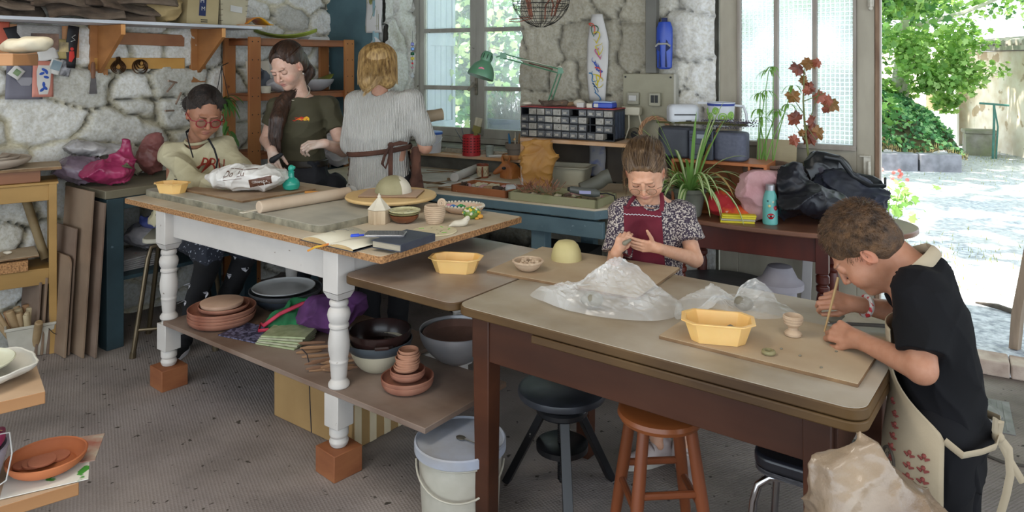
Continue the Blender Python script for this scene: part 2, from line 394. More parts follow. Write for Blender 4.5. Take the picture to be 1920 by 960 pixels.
# reveals of the window
b0=WW(T0,0,0)
RV=lambda u,d,z:WW(T0-d,u,z)
stone_wall('wall_reveal',RV,0,.34,WZ0,WZ1,.016,.3,.24,21,lambda U,Z,e,c,a,b,n:L3((.62,.61,.57),(.36,.34,.28),sstep(-.2,.8,n+.4*a)),stone_m,.03)
plaster=mat('rough_plaster','#6d6a60','#8f8b7f',sc=9,rough=.9,bump=.4,bsc=50,dust='#3f3d38',dsc=3,damt=.5)
m=M()
def wbox(m,ta,tb,d0,d1,z0,z1,mi=0):
    c=WW((ta+tb)/2,(d0+d1)/2,(z0+z1)/2);return m.box(c,(abs(tb-ta),d1-d0,z1-z0),rz=AW,mi=mi)
wbox(m,T1,T0,.03,.5,.45,WZ0-.005);wbox(m,T1-.3,T1,.03,.46,0,2.75);wbox(m,T1,T0,.0,.5,WZ1,2.75);wbox(m,T0+.03,4.75,.05,.46,0,2.75);wbox(m,T1,T0,.03,.5,0,.45)
struct('wall_right_core',m,plaster)
m=M();wbox(m,DT0+.0,T1-.3,.05,.3,0,2.75);wbox(m,DT1,DT0,.02,.3,2.42,2.95);wbox(m,-3.6,DT1,0,.3,0,2.95);struct('wall_right_outer',m,plaster)
m=M();m.box(LW(2.7,-.2,1.4),(6.2,.3,2.8),rz=AL);struct('wall_left_core',m,plaster)
# ceiling
cm=mat('ceiling_boards','#8a8378','#a39b8d',sc=5,rough=.9)
m=M();q=[LW(-.4,-.5),LW(5.9,-.5),LW(5.9,5),WW(-3.6,-4.6),WW(-3.6,.4),WW(4.9,.55)]
m.prism([(p.x,p.y)for p in q],2.78,2.86);struct('ceiling',m,cm,smooth=False)
# floor
fm=mat('imprinted_concrete','#675e56','#8a8078',sc=3.2,rough=.85,bump=.0,dust='#938a8a',dsc=1.1,damt=.4,spots='#3a332b',spot_sc=26,spot_t=.66)
N_,K_,B_=nodes(fm)
tc=N_.new('ShaderNodeTexCoord');mp=N_.new('ShaderNodeMapping');mp.inputs['Rotation'].default_value=(0,0,AW);mp.inputs['Scale'].default_value=(85,85,85);K_.new(tc.outputs['Object'],mp.inputs[0])
ck=N_.new('ShaderNodeTexVoronoi');ck.inputs['Scale'].default_value=1;ck.inputs['Randomness'].default_value=.12;K_.new(mp.outputs[0],ck.inputs['Vector'])
ns=N_.new('ShaderNodeTexNoise');ns.inputs['Scale'].default_value=14;ns.inputs['Detail'].default_value=8;K_.new(tc.outputs['Object'],ns.inputs['Vector'])
mu=N_.new('ShaderNodeMath');mu.operation='MULTIPLY_ADD';mu.inputs[1].default_value=.45;K_.new(ck.outputs['Distance'],mu.inputs[0]);K_.new(ns.outputs[0],mu.inputs[2])
bp=N_.new('ShaderNodeBump');bp.inputs['Strength'].default_value=.55;bp.inputs['Distance'].default_value=.01;K_.new(mu.outputs[0],bp.inputs['Height']);K_.new(bp.outputs[0],B_.inputs['Normal'])
m=M();q=[(-7,-1.5),(7,-1.5)]+[tuple(WW(-3.6,0).xy),tuple(WW(4.6,0).xy),tuple(LW(5.9,-.1).xy)]
m.prism([(-5.4,-1.2),(4.6,-1.2)]+q[2:4]+[tuple(LW(5.2,-.1).xy)],-.12,0);struct('floor',m,fm,smooth=False)
# threshold
th=mat('worn_threshold_stone','#8b6f60','#b59a88',sc=8,rough=.85,bump=.4,bsc=30,dust='#cfc6bb',dsc=4,damt=.4)
m=M()
for k in range(3):wbox(m,.50-.29*k,.50-.29*(k+1)+.004,-.03,.12,0,.072+.003*(k%2))
struct('trim_1',m,th,bevel=.008)
# ---------------------------------------------------------------- window
wp=mat('weathered_grey_paint','#8d8a80','#a9a69b',sc=7,st=(1,1,.25),rough=.75,bump=.25,bsc=40,spots='#5b5348',spot_sc=30,spot_t=.7)
glass=bpy.data.materials.new('window_glass');glass.use_nodes=True;N_,K_=glass.node_tree.nodes,glass.node_tree.links;N_.clear()
o_=N_.new('ShaderNodeOutputMaterial');mx=N_.new('ShaderNodeMixShader');tr=N_.new('ShaderNodeBsdfTransparent');gl=N_.new('ShaderNodeBsdfGlossy');gl.inputs['Roughness'].default_value=.03
tr.inputs[0].default_value=(.93,.97,.96,1);mx.inputs[0].default_value=.07;K_.new(tr.outputs[0],mx.inputs[1]);K_.new(gl.outputs[0],mx.inputs[2]);m2=N_.new('ShaderNodeMixShader');m2.inputs[0].default_value=.16;hz_=N_.new('ShaderNodeBsdfTranslucent');hz_.inputs[0].default_value=(.9,.94,1,1);K_.new(mx.outputs[0],m2.inputs[1]);K_.new(hz_.outputs[0],m2.inputs[2]);K_.new(m2.outputs[0],o_.inputs[0])
root=thing('window_1',None,None,WW(T0,.34,WZ0),AW);tag(root,kind='structure');ww=T0-T1
m=M();fw=.055
m.box((fw/2,.04,.76),(fw,.08,1.52)).box((ww-fw/2,.04,.76),(fw,.08,1.52)).box((ww/2,.04,.02),(ww,.09,.04)).box((ww/2,.04,1.50),(ww,.08,.06));m.build('window_frame',wp,root,bevel=.003)
half=ww/2
for x0,x1,sw0,sw1 in((fw,half-.0,.045,.055),(half,ww-fw,.075,.045)):
    m=M();y=.035
    m.box((x0+sw0/2,y,.76),(sw0,.045,1.42)).box((x1-sw1/2,y,.76),(sw1,.045,1.42)).box(((x0+x1)/2,y,.075),(x1-x0,.045,.07)).box(((x0+x1)/2,y,.415),(x1-x0,.04,.032)).box(((x0+x1)/2,y,.86),(x1-x0,.04,.032)).box(((x0+x1)/2,y,1.44),(x1-x0,.045,.07))
    sh=m.build('window_sash',wp,root,bevel=.003)
    g=M();g.box(((x0+x1)/2,y+.005,.76),(x1-x0-.05,.003,1.36));g.build('window_pane',glass,sh)
m=M();m.box((half+.01,-.0,.43),(.022,.012,.13));m.beam((half+.0,-.012,.46),(half-.035,-.045,.40),.016,.02);m.cyl((half+.01,.01,.43),(half+.01,-.03,.43),.009);m.build('window_latch',mat('old_iron','#6b6457','#8d8676',sc=40,rough=.6,metal=.5),root,bevel=.002)
# plaster apron with bright paper edge under the sill
# blue shutter outside (open)
root=thing('shutter','pale blue wooden shutter standing open outside the casement window','shutter',WW(T0-.05,.45,.95),R(66))
sm=mat('blue_shutter_paint','#8d98a8','#a0acbb',sc=5,rough=.6)
m=M()
m.box((.02,0,.78),(.05,.035,1.56)).box((.44,0,.78),(.05,.035,1.56));m.box((.23,0,.05),(.4,.033,.1)).box((.23,0,.78),(.4,.033,.1)).box((.23,0,1.5),(.4,.033,.1));m.build('shutter_frame',sm,root,bevel=.003)
m=M()
for k in range(4):m.box((.09+.095*k,.004,.78),(.09,.018,1.5))
m.build('shutter_board',sm,root,bevel=.003)
# ---------------------------------------------------------------- glazed door leaf
dp=mat('cream_door_paint','#948c7b','#ada593',sc=6,st=(1,1,.3),rough=.7,bump=.15,bsc=30,spots='#4d463c',spot_sc=17,spot_t=.74)
dk=mat('bare_brown_edge','#5d4232','#8b7059',sc=20,st=(1,1,.2),rough=.8)
fg=bpy.data.materials.new('wired_pattern_glass');fg.use_nodes=True;N_,K_=fg.node_tree.nodes,fg.node_tree.links;N_.clear()
o_=N_.new('ShaderNodeOutputMaterial');mx=N_.new('ShaderNodeMixShader');mx2=N_.new('ShaderNodeMixShader');tl=N_.new('ShaderNodeBsdfTranslucent');tr=N_.new('ShaderNodeBsdfRefraction');gl=N_.new('ShaderNodeBsdfGlossy')
tr.inputs['IOR'].default_value=1.12;tr.inputs['Roughness'].default_value=.22;tr.inputs[0].default_value=(.94,.96,.97,1)
tl.inputs[0].default_value=(.90,.93,.98,1);gl.inputs['Roughness'].default_value=.2
tc=N_.new('ShaderNodeTexCoord');sx=N_.new('ShaderNodeSeparateXYZ');K_.new(tc.outputs['Object'],sx.inputs[0]);hs=[]
nz=N_.new('ShaderNodeTexNoise');nz.inputs['Scale'].default_value=9;K_.new(tc.outputs['Object'],nz.inputs[0])
for ax in('X','Z'):
    a=N_.new('ShaderNodeMath');a.operation='MULTIPLY_ADD';a.inputs[1].default_value=TAU/.024;K_.new(sx.outputs[ax],a.inputs[0]);ad=N_.new('ShaderNodeMath');ad.operation='MULTIPLY';ad.inputs[1].default_value=2.2;K_.new(nz.outputs[0],ad.inputs[0]);K_.new(ad.outputs[0],a.inputs[2])
    c=N_.new('ShaderNodeMath');c.operation='COSINE';K_.new(a.outputs[0],c.inputs[0]);hs.append(c)
mxx=N_.new('ShaderNodeMath');mxx.operation='MAXIMUM';K_.new(hs[0].outputs[0],mxx.inputs[0]);K_.new(hs[1].outputs[0],mxx.inputs[1])
bp=N_.new('ShaderNodeBump');bp.inputs['Strength'].default_value=.8;bp.inputs['Distance'].default_value=.004;K_.new(mxx.outputs[0],bp.inputs['Height'])
for n in(tr,gl,tl):K_.new(bp.outputs[0],n.inputs['Normal'])
mr=N_.new('ShaderNodeMapRange');mr.inputs[1].default_value=.55;mr.inputs[2].default_value=1;mr.inputs[3].default_value=.35;mr.inputs[4].default_value=.8;K_.new(mxx.outputs[0],mr.inputs[0]);K_.new(mr.outputs[0],mx.inputs[0])
K_.new(tr.outputs[0],mx.inputs[1]);K_.new(tl.outputs[0],mx.inputs[2]);mx2.inputs[0].default_value=.06;K_.new(mx.outputs[0],mx2.inputs[1]);K_.new(gl.outputs[0],mx2.inputs[2]);K_.new(mx2.outputs[0],o_.inputs[0])
d0=tpx(1350);root=thing('door_1',None,None,WW(d0,0,.0),AW);tag(root,kind='structure')
X=lambda px,d=0:d0-tpx(px,d)
Xr=X(1640);m=M()
m.box((X(1384)/2,.02,1.2),(X(1384),.05,2.4)).box(((X(1606)+Xr)/2,.02,1.2),(Xr-X(1606),.045,2.4)).box(((X(1384)+X(1606))/2,.02,.545),(X(1606)-X(1384),.045,1.05)).box((Xr/2,.02,2.35),(Xr,.045,.1));lf=m.build('door_panel',dp,root,bevel=.003)
m=M();gx0,gx1=X(1384),X(1606)
m.box((gx0+.008,.0,1.7),(.016,.06,1.25)).box((gx1-.008,0,1.7),(.016,.06,1.25)).box(((gx0+gx1)/2,0,1.083),(gx1-gx0,.07,.026))
for px in(1456,1528):m.box((X(px),0,1.7),(.022,.055,1.25))
m.build('glazing_bar',mat('grey_glazing_bar','#8b8176','#a39a8f',sc=12,st=(1,1,.2),rough=.75),root,bevel=.003)
xs=[gx0+.016,X(1456)-.011,X(1456)+.011,X(1528)-.011,X(1528)+.011,gx1-.016]
for k in range(3):g=M();g.box(((xs[2*k]+xs[2*k+1])/2,.018,1.7),(xs[2*k+1]-xs[2*k],.004,1.22));g.build('door_pane',fg,root)
m=M();m.box((Xr+.012,.03,1.2),(.022,.075,2.4));m.build('door_edge',dk,root,bevel=.003)
m=M();m.box((Xr+.026,.045,1.2),(.008,.05,2.4));m.build('door_edge_strip',mat('white_edge','#cfcbc2'),root)
im=mat('painted_iron','#b3ac9c','#cbc5b6',sc=30,rough=.5)
zb=lambda py,px:H-(py-HY)*WW(tpx(px),0).y/F
m=M();m.box((X(1633),-.012,1.92),(.03,.02,.16));m.cyl((X(1633),-.028,1.84),(X(1633),-.028,1.98),.008);m.ball((X(1633),-.03,1.83),.012);m.build('door_bolt',im,root,bevel=.002)
m=M();m.box((X(1626),-.010,.985),(.034,.02,.13));m.cyl((X(1630),-.03,.95),(X(1630),-.03,1.02),.009).box((X(1622),-.02,1.045),(.05,.02,.008));m.build('door_latch',im,root,bevel=.002)
# ---------------------------------------------------------------- teal door panel in the corner
tp=mat('teal_door_paint','#3d565c','#4a656b',sc=5,rough=.55,bump=.15,bsc=25,spots='#6f8688',spot_sc=35,spot_t=.75)
root=thing('door_2',None,None,WW(tpx(615),-.075,0),AW);tag(root,kind='structure');wd=tpx(615)-tpx(722)
m=M();m.box((wd/2,0,1.3),(wd-.03,.03,2.6));m.build('door_panel',tp,root,bevel=.003)
m=M();m.box((wd-.018,-.012,1.3),(.02,.05,2.6));m.build('door_stile',mat('light_teal_edge','#6b8a92','#87a2a8',sc=8),root,bevel=.002)
# window sill ledge
sl=mat('dusty_pine','#a87440','#c39158',sc=5,st=(.15,1,1),rough=.65,bump=.12,bsc=20,dust='#d8cfc2',dsc=3.5,damt=.3)
# ================================================================ outdoors
gv=mat('grey_gravel','#858a93','#c6c9ce',sc=26,rough=.95,bump=.5,bsc=60,det=8,dust='#c3bfb4',dsc=.9,damt=.35)
m=M();m.prism([(-14,5.2),(-14,30),(30,30),(30,-3),(4.2,2.2),tuple(WW(.4,.25).xy),tuple(WW(4.9,.25).xy)],-.1,.018);struct('yard_ground',m,gv,smooth=False)
grass_m=mat('dry_grass','#7f8f3c','#b9ae62',sc=5,rough=.9)
def blades(m,n,fn,h0,h1,w,rng):
    for _ in range(n):
        p=fn(rng);h=rng.uniform(h0,h1);a=rng.uniform(0,6.28);dx,dy=cos(a)*w,sin(a)*w;lx,ly=rng.uniform(-.4,.4)*h,rng.uniform(-.4,.4)*h
        m.add([(p[0]-dx,p[1]-dy,p[2]),(p[0]+dx,p[1]+dy,p[2]),(p[0]+lx,p[1]+ly,p[2]+h)],[(0,1,2)])
rg=random.Random(3)
for(cx,cy,sx,sy,n)in((1720,470,.55,.3,260),(1810,490,.4,.12,120),(1860,330,1.2,.8,500),(1895,300,.7,.5,300),(1780,545,.15,.1,50),(1700,300,1.0,.2,260)):
    c=G(cx,cy,0);m=M();blades(m,n,lambda r:(c.x+r.gauss(0,sx),c.y+r.gauss(0,sy),.0),.02,.07,.005,rg)
    lab={1720:'straw-coloured grass tuft on the gravel just beyond the boy\'s back',1810:'short green tuft on the gravel in the yard, right of the straw-coloured one',1860:'tall green weeds at the foot of the pale outbuilding wall',1895:'green weeds beside the concrete block outside, at the right edge',1780:'tiny weed on the sunlit ground near the doorway',1700:'dry grass along the front of the stone kerb'}[cx]
    tag(m.build('grass_tuft',grass_m,smooth=False),lab,'grass',kind='stuff')
kerb_m=mat('grey_kerbstone','#77767c','#93929a',sc=8,rough=.9,bump=.3,bsc=20)
a=G(1560,318,0);b=G(1800,324,0)
L=(b-a).length;dv=(b-a).normalized();n=3;az=math.atan2(dv.y,dv.x)
for k in range(n):
    c=a+dv*(L*(k+.5)/n);m=M();m.box((0,0,0),(L/n-.03,.22,.26));o=m.build('kerbstone',kerb_m,bevel=.012);o.location=(c.x,c.y,.13);o.rotation_euler.z=az
    tag(o,['leftmost grey kerbstone below the ivy bank, by the door edge','middle grey kerbstone edging the ivy bank','rightmost grey kerbstone at the end of the ivy bank'][k],'kerbstone','kerbstones below the ivy bank')
earth=mat('ivy_bank_earth','#3c3a26','#5a5137',sc=5,rough=1)
def leafset(m,n,samp,s0,s1,rng,cols=None,pts=5):
    for _ in range(n):
        p,nr=samp(rng);s=rng.uniform(s0,s1);z=Vector(nr)+Vector((rng.gauss(0,.5),rng.gauss(0,.5),rng.gauss(0,.5)));z.normalize();x=z.orthogonal().normalized();x=Matrix.Rotation(rng.uniform(0,6.28),3,z)@x;y=z.cross(x)
        vs=[p+y*(-.5*s)];
        for u,v in((.38,-.32),(.30,-.05),(.52,.1),(.2,.2),(0,.62),(-.2,.2),(-.52,.1),(-.30,-.05),(-.38,-.32)):vs.append(p+x*u*s+y*v*s+z*(-.12*abs(u)*s))
        b=len(m.v);m.v+=[tuple(q)for q in vs];m.f.append(list(range(b,b+10)));m.mi.append(rng.randrange(len(cols))if cols else 0)
def leafmat(name,col,back=.35):
    m=bpy.data.materials.new(name);m.use_nodes=True;N_,K_=m.node_tree.nodes,m.node_tree.links;b=N_['Principled BSDF'];c=hexc(col)
    b.inputs['Base Color'].default_value=(*c,1);b.inputs['Roughness'].default_value=.5
    t=N_.new('ShaderNodeBsdfTranslucent');t.inputs[0].default_value=(min(1,c[0]*1.3),min(1,c[1]*1.3),c[2]*.7,1);x=N_.new('ShaderNodeMixShader');x.inputs[0].default_value=back
    K_.new(b.outputs[0],x.inputs[1]);K_.new(t.outputs[0],x.inputs[2]);K_.new(x.outputs[0],N_['Material Output'].inputs[0]);return m
LG=[leafmat('leaf_green','#6f9a4e'),leafmat('leaf_mid','#88b060'),leafmat('leaf_pale','#a8c87c'),leafmat('leaf_deep','#4d7a44')]
IV=[leafmat('ivy_green','#4f8a50'),leafmat('ivy_pale','#8fbb7f'),leafmat('ivy_dark','#35663c')]
# ivy bank
def bank(u,v): # u along kerb, v up the bank
    p=a+dv*(u*(L+.3)-.15);q=Vector((-dv.y,dv.x,0));r=v*2.6
    hh=.24+1.05*sin(min(1,v*1.1)*pi/2)*(1-.55*max(0,u-.55)/.45)
    return p+q*(r+.1)+Vector((0,0,hh+.06*sin(u*17+v*9)))
m=M();m.sheet(lambda u,v:bank(u,v),24,12);bk=tag(m.build('ivy_bank',earth),'bank covered in green ivy behind the grey kerbstones','ivy')
m=M()
def sivy(r):u,v=r.random(),r.random()**.8;return bank(u,v)+Vector((0,0,r.uniform(.01,.09))),(0,-.6,.8)
leafset(m,4200,sivy,.05,.09,rg,IV);tag(m.build('ivy_leaves',IV,bk,smooth=False),kind='stuff')
m=M();blades(m,500,lambda r:(lambda p:(p.x,p.y,p.z-.03))(bank(r.random(),r.uniform(0,.05))),.04,.12,.006,rg);tag(m.build('dry_fringe',mat('straw','#b39a5c','#d6c488',sc=5),bk,smooth=False),kind='stuff')
# tree
root=thing('tree','tall green-leaved tree with a pale trunk rising from the ivy bank','tree',G(1683,300,0)+Vector((.42,.8,.6)))
tb=root.location;bark=mat('pale_bark','#a9a595','#c9c6ba',sc=14,st=(1,1,.3),rough=.9,bump=.4,bsc=20)
m=M();m.tube([(0,0,0),(.05,0,.7),(.16,.0,1.5),(.22,0,2.4),(.2,.1,4.5),(.1,.3,7)],[.16,.13,.12,.10,.08,.04],10)
for bx,by,bz,l in((.16,0,1.5,1.9),(.2,0,2.0,-1.5),(.22,.1,2.8,2.3),(.2,.1,3.6,-1.8)):m.tube([(bx,by,bz),(bx+l*.4,by-.3,bz+.25),(bx+l,by-.5,bz+.75)],[.05,.035,.012],6)
m.build('trunk',bark,root)
def crown(c,r,n,s0,s1,name,cols,parent,seed=1,drop=0):
    rr=random.Random(seed);m=M();cl=[(Vector((rr.uniform(-1,1),rr.uniform(-1,1),rr.uniform(-1,1))).normalized()*rr.random()**.4,rr.uniform(.15,.34))for _ in range(46)]
    def sp(q):
        k,w=q.choice(cl);d=Vector((q.gauss(0,1),q.gauss(0,1),q.gauss(0,.7))).normalized()*w*q.random()**.35;e=k+d
        return Vector((c[0]+e.x*r[0],c[1]+e.y*r[1],c[2]+e.z*r[2])),(d.x,d.y,d.z+.5)
    leafset(m,n,sp,s0,s1,rr,cols);return tag(m.build(name,cols,parent,smooth=False),kind='stuff')
crown((1.0,-.6,2.9),(3.4,1.6,1.9),7600,.08,.17,'foliage',LG,root,4)
crown((.35,-.3,.85),(1.15,.6,.85),3000,.07,.13,'low_foliage',LG[:3],root,5)
# wide tree whose crown hangs over the yard (gives the shade on the gravel), its trunk out of view
root=thing('tree','overhanging tree whose crown shades the gravel yard from above','tree',(9.5,5.0,0))
m=M();m.tube([(0,0,0),(0,0,4),(-1.5,1,6)],[.25,.2,.08],10);m.tube([(0,0,3.6),(-2,1.6,5.5),(-4.6,2.6,6.6)],[.14,.1,.04],8);m.build('trunk',bark,root)
crown((-4.8,2.6,6.9),(4.6,3.3,1.1),3000,.2,.34,'foliage',LG,root,8)
# hedge and trees behind the window and behind the glazed door
for i,(px,Y,z,r,lab)in enumerate(((905,9.5,1.5,(1.1,.7,1.2),'bushy green tree seen through the right-hand window casement'),(1000,12,2.2,(1.9,.9,2.0),'taller grey-green tree further off behind the window'),(770,10.5,2.3,(1.5,.9,1.9),'green tree seen through the left-hand window casement, behind the shutter'),(1460,10.8,1.2,(1.8,.7,1.5),'dark green shrub blurred behind the patterned glass of the door'))):
    root=thing('garden_tree',lab,'tree',((px-960)/F*Y,Y,0));m=M();m.tube([(0,0,0),(.1,0,z),(0,0,z+r[2]*.7)],[.09,.06,.02],8);m.build('trunk',bark,root)
    crown((0,0,z),r,2600,.07,.14,'foliage',[[LG[3],IV[2],LG[0]],[IV[1],LG[3],IV[0]],[LG[1],LG[2],LG[0]],[LG[3],LG[0]]][i],root,20+i)
# climbing vine just outside the window
VN=[leafmat('vine_leaf','#a3c083',.4),leafmat('vine_leaf_pale','#bccfa0',.4)]
for px,t0,z0,z1,n,lab in((852,3.3,.95,2.5,95,'climbing vine with pale green leaves between shutter and window mullion'),(912,3.12,.95,2.4,70,'climbing vine with big pale leaves behind the green lamp shade')):
    t=tpx(px,.95);b=WW(t,.95,.0);root=thing('vine',lab,'vine',b);rr=random.Random(px);m=M();pts=[(0.06*sin(z*4),.05*cos(z*3),z)for z in lin(0,z1,14)];m.tube(pts,.006,5);m.build('stem',mat('vine_stem','#6b6a3f'),root)
    m=M();leafset(m,n,lambda r:(Vector((r.gauss(0,.10),r.gauss(0,.08),r.uniform(z0,z1))),(-.3,-1,.3)),.05,.10,rr,VN);tag(m.build('leaves',VN,root,smooth=False),kind='stuff')
# outside sill with planter and bucket
pl=mat('slate_blue_plastic','#4f5f78','#5e6e88',sc=6,rough=.6)
def planter(name,lab,t,d,w,dp,h,cm,z=.95):
    root=thing(name,lab,'planter',WW(t,d,z),AW);m=M()
    def lp(x,y,zz):return[(-x,-y,zz),(x,-y,zz),(x,y,zz),(-x,y,zz)]
    vs=lp(w*.44,dp*.42,0)+lp(w/2,dp/2,h)+lp(w/2+.01,dp/2+.01,h)+lp(w/2+.01,dp/2+.01,h-.02)+lp(w/2-.01,dp/2-.01,h)+lp(w*.43,dp*.40,.02)
    q=lambda a,b:[(a*4+i,a*4+(i+1)%4,b*4+(i+1)%4,b*4+i)for i in range(4)]
    m.add(vs,[(3,2,1,0)]+q(0,1)+q(3,2)+q(2,4)+q(4,5)+[(20,21,22,23)]);m.build('trough',cm,root,bevel=.003)
    m=M();m.box((0,0,h-.03),(w*.92,dp*.88,.02));m.build('soil',earth,root);return root
m=M();wbox(m,T1-.35,T0+.1,.5,.80,.86,.95);struct('window_sill_outer',m,plaster,bevel=.01)
r_=planter('planter','slate-blue trough planter outside the right-hand window casement',tpx(970,.65),.65,.42,.18,.15,pl)
m=M();rr=random.Random(9)
for _ in range(260):
    x,y=rr.uniform(-.18,.18),rr.uniform(-.06,.06);h=rr.uniform(.1,.3);m.tube([(x,y,.12),(x*1.3+rr.gauss(0,.03),y,.12+h*.6),(x*1.5+rr.gauss(0,.06),y+rr.gauss(0,.04),.12+h)],[.0025,.002,.001],3,cap=False)
tag(m.build('dry_stems',mat('dry_stem','#8a7a5a','#b9a987',sc=20),r_,smooth=False),kind='stuff')
root=thing('bucket','small grey bucket on the outer sill, left of the slate-blue planter','bucket',WW(tpx(916,.66),.66,.95));m=M();m.lathe([(.06,0),(.075,.12),(.08,.125),(.072,.125),(.058,.01),(0,.01)],24);m.build('body',mat('grey_pail','#a8aeb6','#8e959e',sc=9),root)
m=M();leafset(m,60,lambda r:(Vector((r.gauss(0,.05),r.gauss(0,.05),r.uniform(.1,.3))),(0,-.5,1)),.04,.07,rr,LG);tag(m.build('leaves',LG,root,smooth=False),kind='stuff')
# outbuilding and its wall
ob=mat('sunlit_rubble_wall','#e8e0cf','#d6c7ae',sc=5,rough=.95,bump=.3,bsc=12,spots='#b39f82',spot_sc=3.6,spot_t=.6)
root=thing('outbuilding','low pale stone outbuilding behind the tree at the right','building',(0,0,0))
A_=P(1826,300,13.2);B_=P(1990,330,10.8);dvv=(B_-A_);dvv.z=0
def slab(m,A,B,th,z0,z1):
    c=(A+B)/2;dd=B-A;m.box((c.x,c.y,(z0+z1)/2),(dd.xy.length,th,z1-z0),rz=math.atan2(dd.y,dd.x))
A0=Vector((A_.x,A_.y,0));B0=Vector((B_.x,B_.y,0));n0=Vector((-dvv.y,dvv.x,0)).normalized()
m=M();slab(m,A0+n0*.2,B0+n0*.2,.4,0,1.72);C0=A0+Vector((-.9,4.5,0));slab(m,C0,A0+n0*.15,.3,0,1.72);m.build('wall',ob,root,bevel=.02)
m=M();slab(m,A0+n0*.15-dvv.normalized()*.1,B0+n0*.1,.75,1.73,1.80)
for k in range(14):c=A0.lerp(B0,k/13)+n0*-.2;m.cyl((c.x,c.y,1.83),(c.x+n0.x*.8,c.y+n0.y*.8,1.92),.07,seg=8)
m.build('roof_tiles',mat('grey_tile','#8e8a84','#b7aea4',sc=8),root)
cc=C0.lerp(A0,.86);ang=math.atan2(A0.y-C0.y,A0.x-C0.x)
m=M();m.box((cc.x-.18,cc.y-.05,.72),(.95,.05,1.4),rz=ang);m.build('white_panel_door',mat('white_paint_ext','#f0efec'),root,bevel=.01)
m=M();m.box((cc.x-.215,cc.y-.06,.80),(.5,.03,.34),rz=ang);m.build('brown_panel',mat('brown_board','#a18c6c','#8b7757',sc=6),root,bevel=.004)
m=M();c=G(1836,292,0);m.box((0,0,.19),(.42,.36,.38),taper=1.04);m.box((0,0,.40),(.47,.4,.06));o=m.build('stone_block',mat('mossy_stone_block','#7f7a70','#9a958c',sc=7,rough=.95,bump=.4,bsc=18,dust='#6c7a3a',dsc=4,damt=.4),bevel=.015);o.location=c;o.rotation_euler.z=-.4;tag(o,'mossy squared stone block standing before the outbuilding','stone block')
m=M();c=P(1864,240,11.6);m.tube([(-.02,0,-.50),(0,0,.1),(.0,0,.35)],.018,8).tube([(.03,0,-.50),(.06,0,.0),(.0,0,.34)],.012,8).tube([(-.2,.05,.37),(.2,-.05,.34)],.016,8);o=m.build('iron_stand',mat('green_iron','#4e7f74','#3d695f',sc=9));o.location=(c.x,c.y,.52);tag(o,'thin green iron T-shaped stand against the pale outbuilding wall','stand')
m=M();c=P(1903,666,3.93);m.tube([(0,0,0),(.015,.0,.18),(.06,.0,.42),(.24,.02,1.3)],[.034,.036,.034,.034],4,flat=.6);o=m.build('wooden_post',mat('weathered_post','#8b7a6a','#b09a85',sc=18,st=(1,1,.15),rough=.85,bump=.2));o.location=(c.x,c.y,0.02);tag(o,'weathered brown post leaning outside the doorway at the right edge','post')
m=M();p0=G(1829,567,.03);p1=G(1914,589,.03);m.tube([p0,p0.lerp(p1,.5)+Vector((0,0,.01)),p1],[.006,.018,.016],7,flat=.5);tag(m.build('wooden_stick',mat('dark_stick','#4b443d','#6b6259',sc=20)),'dark flat stick lying on the sunlit ground outside','stick')
# small red-flowered plant just outside the door edge
root=thing('flower_plant','small plant with green leaves just outside the door edge','plant',G(1668,470,0));m=M();rr=random.Random(4)
leafset(m,70,lambda r:(Vector((r.gauss(0,.12),r.gauss(0,.12),r.uniform(.3,.55))),(0,-.6,.8)),.05,.09,rr,LG[:3]);tag(m.build('leaves',LG,root,smooth=False),kind='stuff')
m=M();[m.tube([(0,0,0),(x*.5,.02,.25),(x,0,.5)],.004,5)for x in(-.1,0,.08,.15)];m.build('stems',mat('green_stem','#7c9a4a'),root)
m=M();[m.ball((rr.gauss(-.02,.1),rr.gauss(0,.06),rr.uniform(.58,.68)),.016,8)for _ in range(12)];m.build('blossoms',mat('red_petal','#c65a52','#e8a9a3',sc=20),root)
# ================================================================ white work table
wpm=mat('chipped_white_paint','#b9b4ae','#ccc8c2',sc=5,rough=.55,bump=.08,bsc=30,spots='#6d5c4c',spot_sc=24,spot_t=.72,dust='#b3aaa2',dsc=5,damt=.25)
ptop=mat('dusty_chipboard_top','#a89478','#bba98c',sc=6,rough=.75,dust='#cfc5b4',dsc=2.2,damt=.7,bump=.05)
pedge=mat('chipboard_edge','#7a5636','#b98a5a',sc=120,rough=.9,bump=.5,bsc=150,det=2)
block=mat('pine_block','#7a4526','#935c37',sc=4,st=(1,1,3),rough=.7,bump=.1)
root=thing('work_table','large white-painted table with turned legs raised on wooden blocks','table',TF(0,0,0),AT)
m=M();m.prism(rrect(1.86,.84,.012),.840,.864);m.build('tabletop_edge',pedge,root)
m=M();m.prism([(x*.996+.003,y*.994+.002)for x,y in rrect(1.86,.84,.02)],.8615,.8655);m.build('tabletop',ptop,root,smooth=False)
LX0,LX1,LY0,LY1=.34,1.575,.05,.75
m=M();m.box(((LX0+LX1)/2,LY0+.012,.775),(LX1-LX0,.025,.125)).box(((LX0+LX1)/2,LY1-.012,.775),(LX1-LX0,.025,.125)).box((LX0+.012,(LY0+LY1)/2,.775),(.025,LY1-LY0,.125)).box((LX1+.02,(LY0+LY1)/2,.775),(.025,LY1-LY0,.125));m.build('apron',wpm,root,bevel=.003)
legp=[(.03,.652),(.036,.645),(.036,.632),(.030,.625),(.040,.612),(.044,.595),(.040,.575),(.033,.562),(.038,.556),(.038,.548),(.033,.542),(.036,.525),(.041,.49),(.040,.46),(.034,.43),(.034,.424),(.037,.418),(.034,.412),(.033,.40),(.030,.36),(.028,.352),(.033,.345),(.040,.335),(.040,.325),(.033,.316),(.030,.310),(.034,.306),(.034,.296)]
legf=[(.026,.18),(.036,.165),(.036,.14),(.030,.134),(.037,.118),(.033,.105),(.028,.098)]
